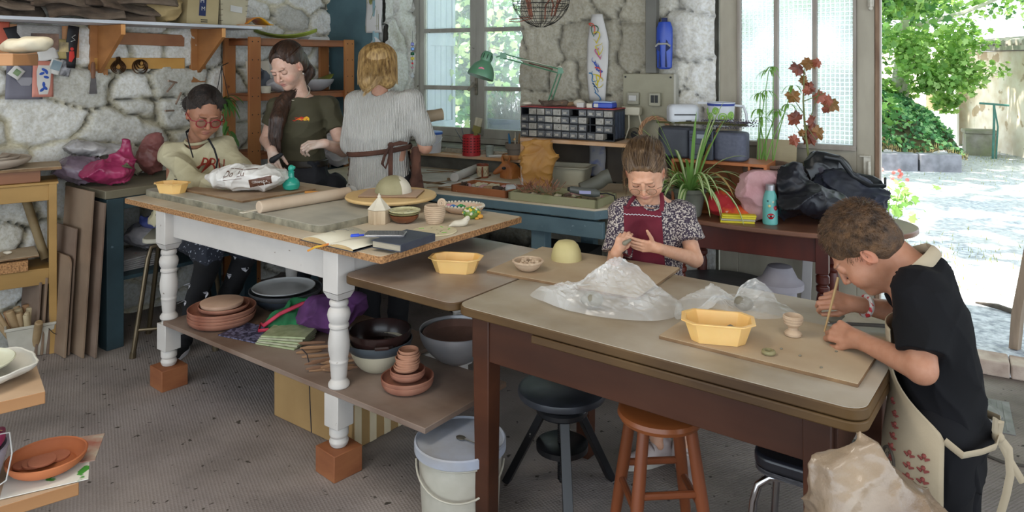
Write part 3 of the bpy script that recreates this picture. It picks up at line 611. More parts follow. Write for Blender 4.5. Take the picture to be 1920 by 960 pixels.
def tleg(x,y):
    m=M();m.box((x,y,.76),(.085,.085,.155));m.add(*[[(x-.0425,y-.0425,.6825),(x+.0425,y-.0425,.6825),(x+.0425,y+.0425,.6825),(x-.0425,y+.0425,.6825),(x-.03,y-.03,.655),(x+.03,y-.03,.655),(x+.03,y+.03,.655),(x-.03,y+.03,.655)],[(0,1,5,4),(1,2,6,5),(2,3,7,6),(3,0,4,7),(4,5,6,7)]])
    m.lathe(list(reversed(legp)),28,(x,y,0));m.box((x,y,.238),(.078,.078,.125));m.lathe(list(reversed(legf)),28,(x,y,0));o=m.build('leg',wpm,root,bevel=.003)
    b=M();b.box((0,0,.049),(.125,.125,.098),rz=RNG.uniform(-.15,.15));b.build('foot_block',block,o,bevel=.003,loc=(x,y,0))
for x,y in((LX0,LY0),(LX1,LY0),(LX1,LY1),(LX0,LY1)):tleg(x,y)
m=M();m.box((LX0,(LY0+LY1)/2,.262),(.03,LY1-LY0,.07));m.build('stretcher',wpm,root,bevel=.003)
m=M();m.box((LX1,(LY0+LY1)/2,.262),(.03,LY1-LY0,.07));m.build('stretcher',wpm,root,bevel=.003)
sh_m=mat('dusty_shelf_board','#5b4232','#7b604c',sc=5,st=(.2,1,1),rough=.75,dust='#9b8c80',dsc=2.5,damt=.45)
root=thing('shelf_board','long dusty board resting on the low stretchers of the white table','board',TF(.36,0,0),AT)
SH=.322
m=M();m.box((.85,.235,.311),(1.70,.45,.02)).box((.62,.56,.310),(1.2,.17,.018));m.build('board',sh_m,root,bevel=.002)
# ================================================================ wooden table in front
wt=mat('worn_oak_top','#6b5544','#8b705a',sc=4,st=(.25,1.2,1),rough=.42,bump=.05,bsc=30,dust='#b3aa9f',dsc=2.0,damt=.6,spec=.5)
wt2=mat('clay_dusted_top','#7d6e58','#93836b',sc=4,st=(.25,1.2,1),rough=.5,bump=.05,bsc=30,dust='#b3aa9c',dsc=2.6,damt=.6)
wd_=mat('dark_stained_wood','#2f160b','#4b2714',sc=5,st=(.2,1,1),rough=.5,bump=.06,bsc=20,dust='#5a4030',dsc=4,damt=.1,spec=.3)
we=mat('waxed_table_edge','#3f2c19','#5c4528',sc=8,st=(.3,1,1),rough=.5,spec=.3)
root=thing('wooden_table','long dark-stained extending table in the foreground with clay dust on top','table',WF(0,0,0),AT)
def slabp(poly,z0,z1,e,t,name):
    m=M();m.prism(poly,z0,z1-.002);o=m.build(name+'_edge',e,root,bevel=.004)
    cx=sum(p[0]for p in poly)/len(poly);cy=sum(p[1]for p in poly)/len(poly)
    m=M();m.prism([(cx+(x-cx)*.994,cy+(y-cy)*.992)for x,y in poly],z1-.004,z1);m.build(name,t,root,smooth=False)
slabp([(x,y)for x,y in rrect(.553,.745,.045)],.73,.76,we,wt,'leaf')
slabp([(x+.558,y)for x,y in rrect(1.227,.745,.045)],.73,.76,we,wt2,'tabletop')
m=M();m.prism([(x+.86,y)for x,y in rrect(.925,.745,.045,corners=(1,0,0,1))],.703,.7275);m.build('pull_out_leaf',we,root,bevel=.004)
m=M();m.box((1.145,.055,.655),(1.1,.025,.14)).box((1.145,.69,.655),(1.1,.025,.14)).box((.61,.37,.655),(.025,.62,.14)).box((1.70,.37,.655),(.025,.62,.14));m.build('apron',wd_,root,bevel=.002)
for x,y in((.635,.07),(1.67,.07),(1.67,.69),(.635,.69)):
    m=M();m.box((x,y,.364),(.068,.068,.727),taper=.78);m.build('leg',wd_,root,bevel=.004)
# ================================================================ teal work bench below the window
tb_=mat('chipped_teal_paint','#465c64','#566d75',sc=5,rough=.55,bump=.12,bsc=25,spots='#84949a',spot_sc=28,spot_t=.7,dust='#5a6f74',dsc=4,damt=.3)
dtop=mat('grey_dusty_worktop','#9b958a','#bcb6aa',sc=5,rough=.8,dust='#d5d0c6',dsc=3,damt=.4)
BC=Vector((.42,3.734,0));root=thing('work_bench','long teal-painted bench with clay-dusted top below the window','table',BC,AW)
m=M();m.prism([(-2.15,0),(0,0),(.10,.16),(.10,.80),(-2.15,.80)],.745,.79);m.build('bench_top_edge',tb_,root,bevel=.004)
m=M();m.prism([(-2.15,.004),(-.004,.004),(.096,.163),(.096,.8),(-2.15,.8)],.7895,.80);m.build('bench_top',mat('light_bench_top','#a8936f','#bba987',sc=4,rough=.8,dust='#d0cabf',dsc=3,damt=.5),root,smooth=False)
m=M();m.box((-1.04,.035,.69),(2.15,.03,.085)).box((.07,.5,.69),(.03,.6,.085)).box((-1.44,.77,.69),(2.95,.03,.085));m.build('apron',tb_,root,bevel=.003)
for x,y in((-.36,.10),(-.36,.74),(-2.08,.10),(-2.08,.74)):
    m=M();m.box((x,y,.365),(.085,.075,.73));m.build('leg',tb_,root,bevel=.003)
m=M();m.box((-1.1,.45,.28),(2.0,.5,.02));m.build('under_shelf',sh_m,root)
# low grey concrete ledge behind bench (under the window)
# ================================================================ left bench with plastic bags
ob2=mat('dark_teal_paint','#24363d','#2f444b',sc=5,rough=.6,bump=.1,spots='#5b6f78',spot_sc=30,spot_t=.74)
ot=mat('old_bench_top','#4b4435','#6b6450',sc=5,st=(.3,1,1),rough=.8,bump=.15,dust='#8a8472',dsc=3,damt=.4)
root=thing('side_bench','old dark teal bench against the stone wall holding plastic bags','table',LW(1.97,0,0),AL)
m=M();m.box((.46,-.27,.835),(.94,.5,.045));m.build('bench_top',ot,root,bevel=.004)
m=M();m.box((.46,-.49,.78),(.85,.03,.07)).box((.03,-.27,.78),(.03,.42,.07));m.build('apron',ob2,root,bevel=.003)
for x,y in((.045,-.47),(.87,-.47),(.045,-.07),(.87,-.07)):
    m=M();m.box((x,y,.405),(.09,.09,.81));m.build('leg',ob2,root,bevel=.003)
m=M();m.box((.46,-.27,.36),(.82,.42,.02));m.build('lower_shelf',ob2,root)
# ================================================================ rack of orange pine
pine=mat('orange_pine','#8f5428','#b07843',sc=4,st=(1,1,.25),rough=.55,bump=.06,bsc=20,spots='#6a3a1e',spot_sc=9,spot_t=.7)
pined=mat('dusty_orange_pine','#8b4d24','#a8663a',sc=5,rough=.7,dust='#6d5544',dsc=5,damt=.5)
rc=Vector((-1.693,4.85,0));root=thing('shelf_rack','tall orange pine shelf rack with drilled posts against the stone wall','shelf',rc,AL)
RL,RD=.80,.29
for x,y in((0,0),(RL,0),(0,RD),(RL,RD)):
    m=M();m.box((x,y,.855),(.085,.022,1.71))
    o=m.build('post',pine,root,bevel=.002)
    m=M()
    for k in range(14):
        for dx in(-.022,.022):
            if y==0:m.cyl((x+dx,-.0115,.12+k*.12),(x+dx,-.0125,.12+k*.12),.004,seg=8)
    if y==0:tag(m.build('peg_holes',mat('dark_hole','#1a100a'),o),kind='stuff')
for z in(.30,.90,1.29,1.66):
    m=M();m.box((RL/2,RD/2,z+.035),(RL+.02,RD-.02,.018)).box((RL/2,.02,z+.02),(RL-.02,.02,.045)).box((RL/2,RD-.02,z+.02),(RL-.02,.02,.045)).box((0,RD/2,z+.02),(.02,RD-.02,.045)).box((RL,RD/2,z+.02),(.02,RD-.02,.045));m.build('shelf',pined,root,bevel=.002)
# ================================================================ wall shelf with brackets
wm=mat('white_melamine','#b9bcc2','#cfd2d8',sc=4,rough=.5)
pl2=mat('plywood','#8b5a30','#a9723f',sc=3.5,st=(1,1,2.5),rough=.6,bump=.06,bsc=20);ple=mat('plywood_edge','#c98a4e','#dba264',sc=6)
root=thing('wall_shelf','white board wall shelf on two plywood brackets, high on the stone wall','shelf',LW(2.9,0,0),AL)
SZ=1.762;xs_=lambda s:2.9-s
m=M();m.box((.99,-.18,SZ+.009),(2.0,.36,.018));m.build('shelf_board',wm,root,bevel=.002)
for s in(1.80,1.175):
    x=xs_(s);T=TM((x,0,0),(0,0,0))@Matrix(((0,0,1,0),(-1,0,0,0),(0,1,0,0),(0,0,0,1)))
    m=M();m.prism([(.045,SZ-.002),(.335,SZ-.002),(.335,SZ-.06),(.045,SZ-.29)],-.011,.011,T);br=m.build('bracket',pl2,root,bevel=.001)
    m=M();m.box((x,-.337,SZ-.031),(.024,.004,.058));m.build('bracket_edge',ple,br)
    m=M();m.box((x,-.03,SZ-.17),(.10,.03,.36));m.build('wall_plate',pl2,br,bevel=.002)
m=M();m.box((xs_(1.52),-.03,SZ-.075),(.50,.022,.075),rot=(0,.015,0));m.build('upper_batten',mat('knotty_batten','#8a5a3c','#a06f4c',sc=5),root,bevel=.003)
m=M();m.box((xs_(1.55),-.035,SZ-.225),(.56,.02,.068));m.build('lower_batten',mat('golden_batten','#b07f3a','#c5954d',sc=5),root,bevel=.002)
# ================================================================ shelf carrying the drawer cabinet
root=thing('raised_shelf','low pine shelf standing on the teal bench below the drawer cabinet','shelf',WW(tpx(976,-.38),-.38,.80),AW)
m=M();m.box((.50,.17,.268),(1.0,.36,.022));m.build('shelf_board',sl,root,bevel=.002)
for x in(.02,.83):m=M();m.box((x,.03,.129),(.05,.05,.256));m.build('leg',sl,root,bevel=.002)
m=M();m.box((.5,.32,.129),(.9,.02,.256));m.build('back_board',mat('dark_back','#3b332a','#4b4236',sc=5),root)
root=thing('window_ledge','narrow pine ledge board below the window holding brushes and pots','shelf',WW(tpx(785,-.1),-.115,.885),AW)
wl=tpx(785,-.1)-tpx(984,-.1);m=M();m.box((wl/2-.18,.05,.008),(wl+.36,.15,.02));m.build('ledge_board',sl,root,bevel=.002)
m=M();m.box((wl/2-.2,.07,-.06),(wl+.3,.08,.11));m.build('concrete_lip',mat('mossy_concrete','#57554d','#6d6b62',sc=9,rough=.95,bump=.3),root,bevel=.005)
# ================================================================ round-ended drop-leaf table by the door
rt=mat('walnut_varnish','#5b3322','#7a4a33',sc=4,st=(.3,1,1),rough=.4,bump=.05,dust='#8b7060',dsc=3,damt=.3)
dr=mat('red_brown_leg','#43170e','#5e2416',sc=6,st=(1,1,.3),rough=.35,spots='#b7a595',spot_sc=30,spot_t=.74)
RTc=Vector((1.30,3.62,0));root=thing('drop_leaf_table','round-ended walnut table by the door carrying plants, bag and coats','table',RTc,AW)
pts=[(-.62+.35*cos(R(a)),-.0+.0+.30*sin(R(a))+.26)for a in range(90,271,12)]+[(.30+.42*cos(R(a)),.26+.30*sin(R(a)))for a in range(-90,91,10)]
pts=[(-.5,.54),(-.62,.50),(-.68,.35),(-.66,.15),(-.58,.02),(-.38,-.05),(-.1,-.085),(.2,-.07),(.42,.0),(.56,.12),(.62,.3),(.56,.46),(.44,.54)]
def smoothpoly(p,it=2):
    for _ in range(it):
        q=[]
        for i in range(len(p)):a_,b_=p[i],p[(i+1)%len(p)];q+=[(a_[0]*.75+b_[0]*.25,a_[1]*.75+b_[1]*.25),(a_[0]*.25+b_[0]*.75,a_[1]*.25+b_[1]*.75)]
        p=q
    return p
pts=smoothpoly(list(reversed(pts)));
if sum(pts[i][0]*pts[(i+1)%len(pts)][1]-pts[(i+1)%len(pts)][0]*pts[i][1]for i in range(len(pts)))<0:pts=pts[::-1]
m=M();m.prism(pts,.714,.74);m.build('tabletop',rt,root,bevel=.006)
m=M();m.box((-.16,.055,.645),(.70,.025,.135));m.box((-.16,.47,.645),(.7,.025,.135));m.build('apron',dr,root,bevel=.002)
m=M();m.box((.20,.27,.645),(.025,.42,.135));m.build('end_apron',mat('paint_flecked_apron','#8f8a76','#a8a48f',sc=9,spots='#4b4439',spot_sc=40,spot_t=.66),root,bevel=.002)
for x,y in((.20,.06),(-.5,.06),(.20,.47),(-.5,.47)):
    m=M();m.box((x,y,.62),(.058,.058,.19));m.lathe([(.014,.0),(.02,.02),(.02,.1),(.016,.12),(.024,.15),(.029,.40),(.022,.43),(.031,.44),(.031,.46),(.022,.468),(.032,.48),(.032,.51),(.024,.52),(.028,.528)],20,(x,y,0));m.build('leg',dr,root,bevel=.002)
# ================================================================ objects
bisque=mat('bisque_clay','#b39a80','#c9b298',sc=12,rough=.85,bump=.1,bsc=60);terra=mat('terracotta','#774230','#935a44',sc=9,rough=.75,bump=.06,dust='#b58a74',dsc=6,damt=.3)
rawc=mat('pale_dry_clay','#c4bba8','#d8d0be',sc=10,rough=.9,bump=.1);wetc=mat('grey_clay','#6c6657','#857e6c',sc=14,rough=.6,bump=.3,bsc=50)
ply=mat('dusty_ply_board','#9c8468','#b09a7c',sc=5,st=(.3,1,1),rough=.75,dust='#c3b59d',dsc=3,damt=.4);plyd=mat('board_edge','#6b5138','#8b6d4c',sc=12,rough=.8)
yel=mat('peach_yellow_plastic','#e3b56a','#ebc380',sc=5,rough=.4,sub=.15)
def bowl_prof(r,h,foot=.5,t=.005,bulge=.7):
    o=[(r*(foot+(1-foot)*sin(k/8*pi/2)**bulge),h*k/8)for k in range(9)];i=[(max(.001,x-t),max(z,t)+(0 if z>0 else 0))for x,z in reversed(o)]
    return o+[(r-t/2,h+t*.4)]+[(x,z+(t if k==8 else 0))for k,(x,z)in enumerate(i)]+[(.0005,t*1.5)]
def bowl(name,lab,cat,loc,r,h,mt,foot=.5,t=.005,group=None,part='bowl_body',parent=None,wob=None,sq=1,rz=0,bulge=.7,single=False):
    m=M();m.lathe(bowl_prof(r,h,foot,t,bulge),40,sq=sq,wob=wob)
    o=m.build(name,mt,bevel=0);o.location=loc;o.rotation_euler.z=rz;
    return tag(o,lab,cat,group)
def board(name,lab,loc,w,d,th,rz,mt=None,edge=None,r=.003,cat='board',group=None):
    root=thing(name,lab,cat,loc,rz,group);m=M();m.prism(rrect(w,d,r,4),0,th-.0012);m.build('board_edge',edge or plyd,root,bevel=.001)
    m=M();m.prism([(w/2+(x-w/2)*.997,d/2+(y-d/2)*.995)for x,y in rrect(w,d,r,4)],th-.003,th);m.build('board_face',mt or ply,root,smooth=False);return root
def tray(name,lab,loc,rz,w=.19,d=.13,h=.05,mt=yel,cat='container',group=None):
    root=thing(name,lab,cat,loc,rz,group)
    def ring(a,b,c,z):return[(-a+c,-b,z),(a-c,-b,z),(a,-b+c,z),(a,b-c,z),(a-c,b,z),(-a+c,b,z),(-a,b-c,z),(-a,-b+c,z)]
    a,b=w/2,d/2;rs=[ring(a*.72,b*.68,.022,0),ring(a*.90,b*.88,.030,h),ring(a,b,.032,h+.002),ring(a,b,.032,h+.005),ring(a*.885,b*.865,.030,h+.005),ring(a*.70,b*.66,.022,.004)]
    m=M();vs=sum(rs,[]);fs=[tuple(reversed(range(8)))]
    for k in range(5):fs+=[(k*8+i,k*8+(i+1)%8,(k+1)*8+(i+1)%8,(k+1)*8+i)for i in range(8)]
    fs.append(tuple(range(40,48)));m.add(vs,fs);m.build('tray_body',mt,root,smooth=False,bevel=.0012)
    m=M();vs=[(x,y,h+.0055)for x,y,z in rs[2]]+[(x*.97,y*.97,h+.0055)for x,y,z in rs[4]]
    return root
# ---- white table
ZT=.865;ZS=.895
marble=mat('grey_marble','#8b8a80','#b5b3a8',sc=3,st=(1,2,1),rough=.45,det=9,bump=.04,dust='#c8c2b2',dsc=3,damt=.5)
board('marble_slab','long grey marble slab lying on the white-legged table',TF(.0,.095,ZT),1.41,.50,.03,AT,marble,mat('marble_rough_edge','#6c6858','#96907c',sc=20,rough=.8,bump=.3),r=.04,cat='slab')
board('wooden_board','thin brown board on the marble slab under the printed clay bag',TF(.2,.19,ZS),.53,.42,.010,AT,mat('thin_brown_board','#8b6f56','#a3876b',sc=5,rough=.7,dust='#b9a68c',dsc=4,damt=.4),group=None)
board('wooden_board','pale board at the back of the white table behind the rolling pin',TF(.86,.60,ZT),.34,.22,.012,AT-.05)
tray('plastic_tray','peach-yellow octagonal tray at the far left corner of the marble slab',G(323,361,ZS),AT+.3,.178,.12,.046)
pinw=mat('dusty_pin_wood','#b59f88','#c9b6a0',sc=4,st=(1,1,.2),rough=.7)
a_=G(485,400,ZS);b_=G(654,371,ZS);dd=(b_-a_).normalized();m=M();m.cyl((0,0,0),dd*(b_-a_).length,.0265,seg=32);o=m.build('rolling_pin',pinw,bevel=.003);o.location=a_+Vector((0,0,.0265));tag(o,'fat handleless rolling pin lying across the marble slab','rolling pin')
m=M();p=G(452,404,ZS+.002);q=G(612,372,ZS+.002);m.beam((0,0,0),q-p,.022,.003,roll=0);o=m.build('spacing_stick',rawc,bevel=.001);o.location=p+Vector((0,0,.0035));tag(o,'thin pale slat lying beneath the rolling pin','slat')
o.location.z=ZS+.013
root=thing('needle_tool','wooden-handled needle tool on the marble slab behind the rolling pin','tool',G(572,364,ZS)+Vector((0,0,.009)),-.15);m=M();m.tube([(0,0,0),(.03,0,0),(.07,0,0),(.085,0,0)],[.006,.0085,.0075,.004],10);m.build('handle',mat('amber_handle','#b87a34','#c98b41'),root);m=M();m.cyl((.085,0,0),(.15,0,0),.0016,seg=6);m.build('needle',mat('steel','#8b8b8b',metal=.9,rough=.3),root)
# clay bag with print
plast=mat('milky_clay_bag','#cdc9c2','#e6e3de',sc=10,rough=.28,spec=.6,trans=.0,alpha=.93)
brn=mat('brown_print','#5b3a2a',rough=.4)
root=thing('clay_bag','crumpled milky plastic clay bag with brown print in the seated girl\'s hands','plastic bag',G(466,358,ZS+.010),-.10)
f=Sdf();f.loft([(-.215,0,.0,.016,.015),(-.15,0,0,.065,.045),(-.05,0,0,.10,.062),(.05,0,0,.10,.066),(.13,0,0,.095,.058),(.19,0,0,.09,.03),(.205,0,0,.092,.008)],T=TM((-.02,.0,.068),(0,R(90),0))@TM((0,0,0),(0,0,R(90))),e=2.0)
f.noise=[(.008,24,-3,(1,1,1)),(.004,55,-4,(1,1,1)),(.002,130,5,(1,1,1))]
bagb=np_mesh('bag',[f.mesh(.0045)],plast,root)
def conform(o,target,off=.0012,axis='NEG_Y'):
    q=o.modifiers.new('c','SHRINKWRAP');q.target=target;q.wrap_method='PROJECT';q.use_negative_direction=True;q.use_positive_direction=True;q.offset=off
    q.use_project_x=axis in('X',);q.use_project_y=axis in('Y','NEG_Y');q.use_project_z=axis in('Z',);return o
def decal(m,name,mt,parent,target,T=None,axis='Y',off=.0012,sub=0):
    if T is not None:m.v=[tuple(T@Vector(v))for v in m.v]
    o=m.build(name,mt,parent,smooth=True);
    return conform(o,target,off,axis)
def grid_rect(x0,x1,z0,z1,y,n=14,k=6,sk=0):m=M();m.sheet(lambda u,v:(x0+(x1-x0)*u+sk*v,y,z0+(z1-z0)*v),n,k);return m
TB=TM((0,0,.0),(R(0),0,0))
def gr3(c,ux,uy,w,h,n=16,k=8): # rectangle patch spanned by two directions
    m=M();c=Vector(c);ux=Vector(ux).normalized();uy=Vector(uy).normalized();m.sheet(lambda u,v:tuple(c+ux*(u-.5)*w+uy*(v-.5)*h),n,k);return m
decal(gr3((.10,-.17,.062),(1,0,.22),(0,0,1),.12,.040),'label_band',brn,root,bagb)
decal(gr3((.0,-.17,.118),(1,0,0),(0,0,1),.14,.0025),'frame_line',brn,root,bagb)
decal(gr3((-.035,-.17,.072),(1,0,.1),(0,0,1),.09,.0022),'frame_line',brn,root,bagb)
decal(gr3((-.078,-.17,.092),(.1,0,1),(1,0,0),.035,.0022),'frame_line',brn,root,bagb)
for tx,px_,pz,sz in(('Do',-.058,.095,.038),('Lu',.005,.099,.036),('CERAMICA',.10,.062,.017)):
    t=text_mesh(tx,sz,'lettering',brn if 'C' not in tx else plast,root,TM((px_,-.17,pz),(R(90),R(-5),0)),0);conform(t,bagb,.002 if 'C' not in tx else.0025,'Y')
# teal bottle
root=thing('glass_bottle','small turquoise round-bellied glass bottle with stopper on the white table','bottle',G(546,356,ZS+.010));tg=mat('turquoise_glass','#2fae9a','#3dbfa9',sc=4,rough=.12,trans=.35,sub=.1)
m=M();m.lathe([(.022,0),(.036,.006),(.043,.022),(.041,.04),(.03,.055),(.016,.064),(.014,.085),(.017,.09),(.014,.094),(.001,.094)],28);m.build('bottle_body',tg,root)
m=M();m.lathe([(.010,.094),(.014,.10),(.016,.108),(.013,.118),(.006,.125),(.001,.126)],20);m.ball((.012,0,.112),.01,10);m.build('stopper',tg,root)
# turntable with board and dome
tc_=G(735,369,.93);tc_=Vector((-.575,3.47,ZS));wheelm=mat('pale_turntable_wood','#d0ac72','#dcbc86',sc=5,st=(1,.3,1),rough=.6)
root=thing('banding_wheel','round pale wooden turntable on the marble slab','turntable',Vector((-.565,3.45,ZT)))
m=M();m.lathe([(.07,0),(.08,.004),(.08,.012),(.02,.016),(.02,.045),(.12,.048)],32);m.build('pedestal',mat('dark_iron_wheel','#3b3a38',rough=.5,metal=.5),root)
m=M();m.lathe([(.198,.046),(.208,.049),(.212,.056),(.208,.064),(.19,.066),(.001,.066)],64);m.build('wheel_top',wheelm,root)
bb=board('wooden_board','small pinkish-brown board under the two-tone clay dome',Vector((-.565,3.45,ZT+.066))+Vector((-.135,-.10,0)),.27,.19,.008,R(-4),mat('pinkish_board','#b0917a','#c0a38b',sc=5,rough=.7))
root=thing('clay_dome','two-tone clay bowl drying upside down on the turntable board','clay bowl',Vector((-.555,3.45,ZT+.0745)),R(20));pr=[(.085*cos(a),.078*sin(a))for a in lin(0,pi/2-.02,14)]
m=M();m.lathe(pr,40);o=m.build('dome_body',mat('olive_clay','#8d8665','#9f9877',sc=9,rough=.85,bump=.08),root);
me=o.data;me.materials.append(rawc)
for p_ in me.polygons:
    if p_.center.x>.022:p_.material_index=1
# hexagonal clay house
root=thing('clay_house_box','hexagonal clay box with a pointed roof lid and round knob','clay box',G(711,418,ZT),R(12));m=M();m.lathe([(.047,0),(.047,.058)],6);o=m.build('box_body',mat('combed_clay','#b7a184','#cbb79a',sc=60,st=(1,1,.08),rough=.85,bump=.5,bsc=200),root,smooth=False,bevel=.002)
m=M();m.lathe([(.05,.059),(.048,.062),(.008,.108),(.001,.108)],6);l_=m.build('lid',rawc,root,smooth=False,bevel=.002);m=M();m.ball((0,0,.112),.008,12).ball((0,0,.122),.004,8);m.build('knob',rawc,l_)
# stacked small bowls
c=G(758,417,ZT);bowl('glazed_bowl','dark brown glazed bowl at the bottom of the small stack beside the clay house','bowl',c,.062,.034,mat('brown_glaze','#5b3420','#7a4a30',sc=14,rough=.3,spots='#c9b089',spot_sc=60,spot_t=.68),.45)
bowl('small_plate','dark rimmed dish in the middle of the small stack beside the clay house','plate',c+Vector((0,0,.030)),.066,.014,mat('dark_rim_glaze','#6f6a4a','#8b8660',sc=20,rough=.4),.4)
bowl('small_plate','pale green patterned dish on top of the small stack beside the clay house','plate',c+Vector((.002,0,.040)),.068,.013,mat('pale_green_glaze','#b3ad83','#c9c4a0',sc=40,rough=.4,spots='#8b8456',spot_sc=70,spot_t=.6),.4)
# coil pot
root=thing('coil_pot','small coiled clay pot with rings and dotted bands','pot',G(815,418,ZT));m=M();n_=9
for k in range(n_):m.tube([((.031+.010*sin(k/n_*2.4))*cos(a),(.031+.010*sin(k/n_*2.4))*sin(a),.005+k*.0082)for a in lin(0,TAU,29)[:-1]],.0052,8,closed=True)
m.lathe([(.03,0),(.037,.03),(.036,.07),(.032,.07),(.033,.03),(.001,.01)],28);m.build('pot_body',bisque,root)
m=M()
for k in range(22):a=k/22*TAU;m.ball((.043*cos(a),.043*sin(a),.055),.003,6)
m.build('dotted_band',bisque,root)
root2=m=M();m.tube([(.030+.014*cos(a),0,.083+.017*sin(a))for a in lin(0,TAU,20)[:-1]],.0055,8,closed=True);m.tube([(.030+.006*cos(a),-.002,.083+.008*sin(a))for a in lin(0,TAU,14)[:-1]],.004,6,closed=True);m.build('spiral_handle',bisque,root)
# scalloped bowl of trinkets
c=G(868,399,ZT);pink=mat('pinkish_bisque','#c4a58c','#d3b89f',sc=10,rough=.8)
bw=bowl('scalloped_bowl','large oval clay bowl with a beaded rim holding coloured trinkets','bowl',c,.098,.034,pink,.55,sq=.72,rz=-.3);m=M()
for k in range(34):a=k/34*TAU;m.ball((.097*cos(a),.070*sin(a),.036),.0068,8)
m.build('beaded_rim',rawc,bw)
for x,y,cl,lab in((-.045,-.01,'#2f6fb5','blue trinket lying in the beaded clay bowl'),(-.01,.0,'#2f8f4a','green trinket lying in the beaded clay bowl'),(-.065,.0,'#d88fa6','pink trinket lying in the beaded clay bowl')):
    m=M();m.tube([(-.02,0,0),(0,.005,.006),(.02,-.002,.004)],[.005,.009,.005],8).ball((.005,-.004,.008),.008,8);o=m.build('trinket',mat('trinket'+cl,cl,rough=.5));o.location=c+Vector((x,y-.006,.026));tag(o,lab,'trinket')
# turtle with millefiori shell
root=thing('turtle_figurine','turtle figurine with a shell of yellow and green flower beads','figurine',G(884,410,ZT),.2);m=M();m.ball((0,0,.022),(.036,.03,.026),20);sh=m.build('shell',mat('green_shell','#7d8f3a','#5b7a35',sc=60,rough=.4),root)
m=M();rr=random.Random(2)
for k in range(40):
    t_,p_=rr.uniform(0,6.28),rr.uniform(.15,1.45);d=Vector((cos(t_)*sin(p_)*.036,sin(t_)*sin(p_)*.03,.022+cos(p_)*.026));m.ball(tuple(d),.0062,8,mi=k%3)
m.build('flower_beads',[mat('yellow_bead','#d9b82f',rough=.4),mat('white_bead','#d6d2b8',rough=.4),mat('green_bead','#4d8a4a',rough=.4)],sh)
m=M();m.ball((.036,-.018,.012),(.014,.010,.010),12).ball((.02,-.028,.006),(.01,.008,.006),8).ball((-.025,-.026,.006),(.01,.008,.006),8);m.build('head_and_feet',mat('ochre_clay','#c58a2f','#d19a42'),root)
# white clay bird
root=thing('clay_bird','small pale clay bird lying at the edge of the white table','clay bird',G(862,425,ZT),.35);f=Sdf();f.ell((0,0,.014),(.034,.018,.014),.01).cap((.02,0,.02),(.034,.002,.032),.012,.011,.01).cap((-.02,0,.014),(-.045,0,.006),.010,.004,.01);np_mesh('bird_body',[f.mesh(.003)],rawc,root)
m=M();m.tube([(.03,-.01,.033),(.036,-.02,.033)],[.004,.001],6);m.build('beak',rawc,root)
# round patterned plate
c=G(815,435,ZT);root=thing('clay_plate','flat round clay plate scratched with leaves and green strokes','plate',c);m=M();m.lathe([(.086,0),(.09,.004),(.088,.007),(.001,.005)],48);m.build('plate_body',mat('speckled_clay_plate','#c3b693','#d0c4a3',sc=20,rough=.85,spots='#7d7355',spot_sc=55,spot_t=.66),root)
m=M()
for a,l,r_ in((.3,.02,.055),(1.1,.02,.06),(2.5,.02,.06),(5.4,.02,.05)):x,y=r_*cos(a),r_*sin(a);m.beam((x,y,.0072),(x+l*cos(a+1),y+l*sin(a+1),.0072),.004,.0012)
m.build('green_strokes',mat('lime_green','#6cc93a'),root)
# notebook
pap=mat('cream_paper','#c9c3ae','#d6d0bd',sc=5,rough=.85);navy=mat('navy_cover','#2f3440','#3a404d',sc=12,rough=.55)
c=G(712,474,ZT);root=thing('open_notebook','open sketchbook with cream pages at the front edge of the white table','book',G(655,452,ZT),AT)
m=M();
def page(x0,x1,d,h0,h1,bul):m.sheet(lambda u,v:(x0+(x1-x0)*u,d*(v-.5),h0+(h1-h0)*u+bul*sin(u*pi)**.7),16,2);m.sheet(lambda u,v:(x0+(x1-x0)*(1-u),d*(v-.5),.001),16,2)
page(-.155,0,.20,.004,.004,.018);page(0,.135,.20,.004,.008,.010);m.build('pages',pap,root,solid=.002)
for y in(-.1,.1):
    m=M();vs=[];n=14
    for(x0,x1,bul,hz)in((-.155,0,.018,0),(0,.135,.010,.004)):m.add([(x0+(x1-x0)*k/n,y,z)for k in range(n+1)for z in(.001,.004+hz*k/n+bul*sin(k/n*pi)**.7)],[(2*k,2*k+2,2*k+3,2*k+1)for k in range(n)])
    m.build('page_edge',mat('gilt_page_edge','#a9895a','#c4a878',st=(1,1,30),sc=12),root)
m=M();m.box((-.08,0,.001),(.165,.21,.002)).box((.07,0,.001),(.145,.21,.002));m.build('cover',navy,root)
m=M();m.tube([(-.0,-.098,.008),(-.005,-.112,.006),(-.03,-.135,.0),(-.045,-.16,-.012)],[.004]*4,4,flat=.2);m.build('ribbon',mat('yellow_red_ribbon','#c9a12f','#c2452c',sc=18),root)
m=M();
for q in((-.1,.03),(-.07,.045),(-.12,-.02),(.05,.05)):m.tube([(q[0],q[1],.0245),(q[0]+.02,q[1]+.02,.0245),(q[0]+.045,q[1]+.015,.0245)],.0006,4)
tag(m.build('pencil_lines',mat('graphite','#6b6b6b'),root),kind='stuff')
root=thing('closed_book','closed navy hardback lying on the right page of the open sketchbook','book',G(757,458,ZT+.012),AT+.10);m=M();m.box((0,0,.014),(.13,.19,.022));m.build('pages',mat('page_block','#8f8674','#aaa08c',st=(1,1,40),sc=9),root)
m=M();m.box((0,0,.0265),(.138,.20,.003)).box((0,0,.0015),(.138,.2,.003)).box((.068,0,.014),(.003,.2,.027));m.build('cover',navy,root,bevel=.001)
